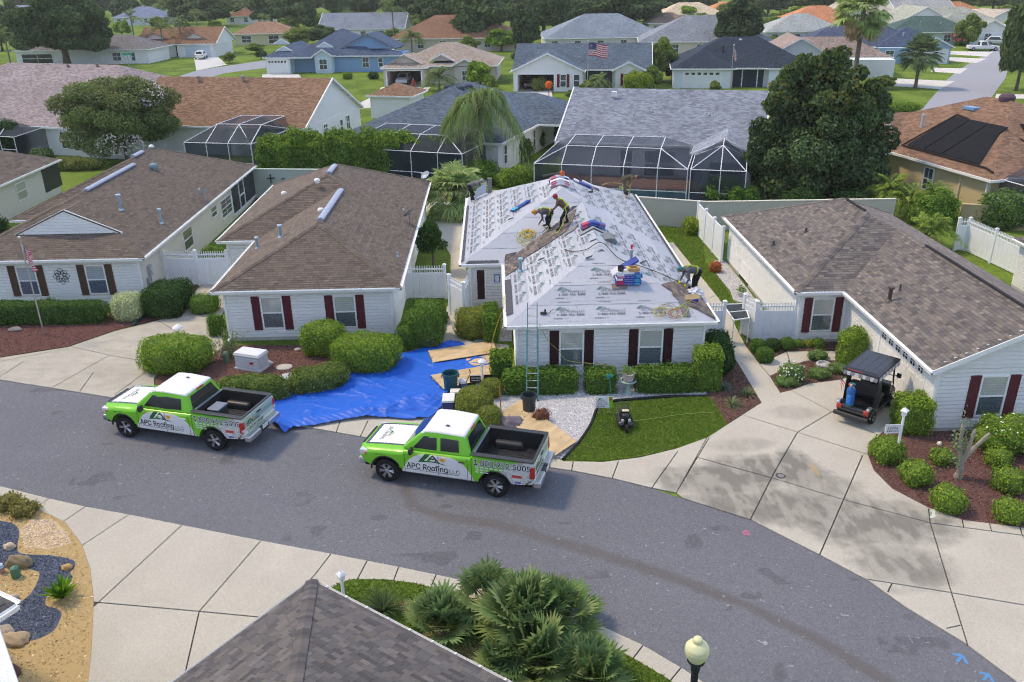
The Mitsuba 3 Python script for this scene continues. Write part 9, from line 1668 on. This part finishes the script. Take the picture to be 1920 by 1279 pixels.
k=thing('utility_pedestal','green domed utility pedestal on the brown mulch left of the generator','utility pedestal');c=np.array([*(-11.36,32.25),.03]);m=MB();m.lathe([(.14,0),(.14,.32),(.12,.42),(.07,.48),(0,.50)],c,(.10,.17,.10),16);m.put(k,'vc_satin',40)
k=thing('drain_pipe','short leaning grey pipe beside the green pedestal','pipe');c=np.array([*(-11.79,32.75),.03]);MB().tube([c,c+[.15,.1,.42]],.06,(.42,.42,.44),12).put(k,'vc_satin',50)
for px,sx,sy,sz,col,lb in((-9.54,31.88),.2,.16,.14,(.42,.40,.38),'pale rock right of the generator'),((-8.83,31.59),.34,.28,.05,(.44,.41,.37),'round stepping stone on the mulch near the bush'),((-8.54,30.67),.26,.34,.05,(.40,.41,.44),'square grey paver between the two low hedges'),((-8.63,33.34),.16,.12,.06,(.45,.40,.36),'flat pale stone by the house wall'),((-13.96,19.89),.16,.12,.13,(.48,.40,.30),'pale round rock on the blue gravel'),((-13.29,19.11),.36,.17,.24,(.26,.21,.13),'long brown boulder behind the green pedestal at the lower left'),((-11.92,18.92),.14,.11,.10,(.45,.30,.13),'orange tan rock at the tip of the blue gravel'),((-11.94,16.18),.36,.22,.16,(.38,.29,.19),'large tan boulder at the lower left corner'),((-12.36,16.43),.25,.2,.15,(.36,.30,.24),'grey tan boulder beside the white porch cover'),((-12.75,17.73),.13,.11,.10,(.42,.36,.30),'pinkish rock by the roof corner at the lower left'),((14.72,24.23),.08,.08,.08,(.66,.64,.58),'small round white stone in the corner mulch bed'),((-22.19,36.33),.3,.2,.1,(.22,.2,.19),'dark flat rocks at the left edge below the hedge'):
 k=thing('rock' if 'paver' not in lb and 'stepping' not in lb else 'stepping_stone',lb,'rock' if 'paver' not in lb and 'stepping' not in lb else 'stepping stone');v=np.array(_ico.vertices);e=2 if sz>.06 else 4;r=super_r(v,np.ones(3),2.0)*lump(v,sx*9,.12 if sz>.06 else .03,2.0);MB().add(v*r[:,None]*[sx,sy,sz]+np.array([*px,.03+sz*.45]),_ico.faces,col).put(k,'vc',True)
k=thing('utility_pedestal','green utility pedestal on the tan gravel at the lower left','utility pedestal');c=np.array([*(-13.14,18.64),.03]);MB().lathe([(.12,0),(.12,.22),(.11,.30),(.06,.34),(0,.35)],c,(.06,.17,.11),16).put(k,'vc_satin',40)
k=thing('garden_ornament','small pale blue and pink ornament at the left edge beside the green pedestal','ornament');c=np.array([*(-13.64,18.84),.03]);MB().lathe([(.08,0),(.07,.14),(.04,.18)],c,(.40,.22,.20),12).lathe([(.09,.17),(.08,.26),(0,.3)],c,(.45,.55,.68),12).put(k,'vc',40)
k=thing('shingle_scrap','reddish brown slab scrap on the tan gravel at the lower left corner','slab');q=[(-11.6,15.42),(-11.35,15.28),(-11.24,15.14),(-11.29,14.95)];MB().slab(clean(q),.03,.10,(.10,.05,.05)).put(k,'vc')
k=thing('stone_bowl','round pale stone bowl on the round mulch bed','bowl');MB().lathe([(.0,.0),(.20,0),(.28,.10),(.30,.20),(.27,.24),(.22,.24),(.2,.16),(0,.14)],(*(12.99,30.28),.03),(.44,.43,.44),24).put(k,'vc',40)
k=thing('flower_pot','white pot with a small plant on the pebbles by the white wall window','pot');c=np.array([*(11.94,38.63),.03]);m=MB();m.lathe([(0,0),(.15,0),(.19,.26),(.16,.26),(.13,.2),(0,.2)],c,(.6,.6,.6),16);m.put(child(k,'pot'),'vc',40);m=MB();p=c+[0,0,.36]+RNG.normal(0,1,(120,3))*[.11,.11,.08];m.add(*leaves(p,dirs(120),.05,G_LEAF,.8));m.put(child(k,'plant'),'leaf')
k=thing('downspout_extension','dark green drain hose leading away from the corner downspout over the mulch','drain hose');MB().tube(catmull([(*(-17.09,38.85),.5),(*(-16.77,37.85),.12),(*(-16.88,37.31),.09),(*(-16.87,36.46),.08)],6),.07,(.015,.05,.05),10).put(k,'vc_satin',True)
# flagpoles
def flagpole(label,c,h,fl,fw,limp,base_w=.04):
 k=thing('flagpole',label,'flagpole');m=MB();m.tube([(*c,.02),(*c,h)],[base_w,base_w*.6],(.55,.57,.62),10);m.mesh(m3.Manifold.sphere(base_w*1.7,12).translate([c[0],c[1],h+base_w]),(.66,.66,.62));m.put(child(k,'pole'),'vc_metal',50)
 kf=thing('flag','striped red, white and blue flag '+('hanging limp on ' if limp else 'flying from ')+label.split(' with')[0],'flag');nx,ny=14,13
 def S(u,v): # u 0..1 along the fly, v 0..1 downward
  if limp:a=u*fw*.34;return np.stack([c[0]+.05+a*.55+.07*np.sin(u*11+v*3)*u,c[1]-.03-.14*np.sin(u*14+v*2)*(.3+u)-a*.2,h-.12-v*fl-u*fl*.75-.05*np.sin(u*9)],-1)
  return np.stack([c[0]+.04+u*fw*.94,c[1]-.10*np.sin(u*8+v*1.5),h-.15-v*fl-.25*u*u*fl+.06*np.sin(u*7)],-1)
 for st in range(13):
  u=np.linspace(0,1,nx+1);a,b=S(u,st/13),S(u,(st+1)/13);i=np.arange(nx);v=np.vstack([a,b]);f=np.vstack([np.c_[i,i+1,i+nx+2],np.c_[i,i+nx+2,i+nx+1]]);MB().add(v,f,(.42,.02,.04)if st%2==0 else(.66,.66,.68)).put(child(kf,'stripe'),'vc',True)
 u=np.linspace(0,.42,7);a,b=S(u,0),S(u,7/13);i=np.arange(6);off=np.array([0,-.012,0]);m=MB();f=np.vstack([np.c_[i,i+1,i+8],np.c_[i,i+8,i+7]]);m.add(np.vstack([a+off,b+off]),f,(.02,.03,.14));m.add(np.vstack([a-off,b-off]),f,(.02,.03,.14));m.put(child(kf,'canton'),'vc');m=MB()
 for r in range(5):
  for s in range(6):p=S(np.array([.04+s*.065+.03*(r%2)]),.05+r*.10)[0]+off*1.6;m.mesh(m3.Manifold.sphere(.022,6).translate([float(x)for x in p]),(.7,.7,.72))
 m.put(child(kf,'stars',kind='stuff'),'vc')
flagpole('slim flagpole in the red mulch with a limp flag',(-20.61,35.74),4.55,.75,2.2,True);flagpole('white flagpole in front of the house with the open garage with a flying flag',(12.31,113.37),6.6,1.6,2.6,False,.07);flagpole('flagpole before the dark hip roofed house with a limp flag',(31.72,116.04),5.6,1.1,1.8,True,.07)
# street lamp in the foreground
k=thing('street_lamp','acorn globe street lamp on a black post at the bottom edge','street lamp');c=(3.17,10.69,4.4);gz=c[2];prof=[(.075,-.19),(.12,-.17),(.175,-.08),(.20,.02),(.195,.09),(.165,.15),(.12,.19),(.10,.20),(.085,.215),(.085,.25),(.07,.285),(.04,.305),(0,.31)]
g=np.arange(len(prof));scene['lamp_globe']=two(pr((.62,.62,.36),.35,.5,spec_trans=0.0,clearcoat=.3));m=MB();p2=catmull(np.array(prof),4);p2[:,0]*=1+.012*np.sin(p2[:,1]*70);m.lathe(np.maximum(p2,[0,-9]),(c[0],c[1],gz),(.6,.6,.4),32);v,f,cc=m.arrays();scene[child(k,'globe')]=mikit.ply((v,f),'lamp_globe',smooth=True)
m=MB();m.lathe([(.14,-.16),(.15,-.19),(.11,-.22),(.085,-.30),(.07,-.42),(.06,-.44)],(c[0],c[1],gz),(.012,.014,.022),20);m.tube([(c[0],c[1],.0),(c[0],c[1],gz-.42)],[.085,.06],(.012,.014,.022),14);m.lathe([(.17,0),(.16,.4),(.11,.5),(.09,.55)],(c[0],c[1],.0),(.012,.014,.022),16);m.put(child(k,'post'),'vc_satin',40)
# paint marks and covers on the ground
def mark(label,polys,z,col,name='paint_mark'):k=thing(name,label,'paint mark');m=MB();[m.poly(LineString(q).buffer(.035),z,col)for q in polys];m.put(k,'vc')
mark('blue utility arrow sprayed on the road near the bottom right',[[(10.47,14.91),(10.65,14.83),(10.63,14.63)],[(10.45,14.69),(10.62,14.83)],[(10.62,14.83),(10.6,14.9)]],.012,(.10,.25,.50));mark('second blue utility arrow on the road at the bottom right edge',[[(10.79,14.32),(10.94,14.28),(10.93,14.05)],[(10.76,14.12),(10.94,14.28)]],.012,(.10,.25,.50));mark('faded pink utility mark on the road by the stained driveway',[[(6.86,19.74),(6.96,19.84),(7.0,19.71)],[(6.88,19.67),(6.99,19.64)]],.012,(.40,.14,.22));mark('pale number shaped mark on the sidewalk slab',[[(12.63,20.5),(12.75,20.55),(12.54,20.21)],[(12.48,20.19),(12.65,20.28)]],.042,(.55,.62,.58))
k=thing('valve_cover','small round dark valve cover in the stained driveway','cover');m=MB();cc=(8.84,22.58);m.lathe([(.16,0),(.16,.012),(0,.013)],(*cc,.033),(.06,.06,.065),18);m.lathe([(.11,.012),(.10,.02),(0,.02)],(*cc,.033),(.2,.2,.2),14);m.put(k,'vc',40)
k=thing('round_ornament','orange ball on a stand by the open garage of the flag house','ornament');c=(7.18,111.51);MB().tube([(*c,0),(*c,1.2)],.06,(.2,.16,.1),6).mesh(m3.Manifold.sphere(.5,18).translate([c[0],c[1],1.6]),(.55,.10,.02)).put(k,'vc',40)
k=thing('street_sign','small green street name sign on a post beyond the pinkish roof','street sign');c=(-65.21,160.4);MB().tube([(*c,0),(*c,2.6)],.05,(.4,.4,.42),6).bx(c[0]-.9,c[0]+.9,c[1]-.03,c[1]+.03,2.25,2.65,(.01,.30,.16)).put(k,'vc_satin')
bush('bright pink flowering shrub by the garage at the far upper right',(93.6,176.01),(1.6,1.4,1.9),e=2,cols=G_LEAF,size=.14,dens=90,amp=.2,flowers=([(.55,.03,.16),(.48,.05,.18)],500,.2),name='shrub')
for px,lb in((100.66,195.26),'dark folded patio umbrella at the far upper right'),((104.19,197.74),'second dark folded patio umbrella at the far upper right'):k=thing('patio_umbrella',lb,'umbrella');MB().tube([(*px,0),(*px,2.8)],.06,(.3,.3,.3),6).lathe([(1.1,1.5),(.7,1.9),(.3,2.6),(0,3.0)],(*px,0),(.05,.055,.065),10).put(k,'vc')

# ---------------------------------------------------------------- the air: a thin haze round everything
scene['air']={'type':'homogeneous','albedo':{'type':'rgb','value':[.95,.95,.96]},'sigma_t':0.00022}
scene['haze']={'type':'cube','to_world':T4().translate([0,1020,8.5])@T4().scale([1000,1100,9.5]),'bsdf':{'type':'null'},'interior':{'type':'ref','id':'air'}}
labels['haze']={'kind':'stuff','label':'thin summer haze over the far roofs'}
scene['camera']['medium']={'type':'ref','id':'air'}
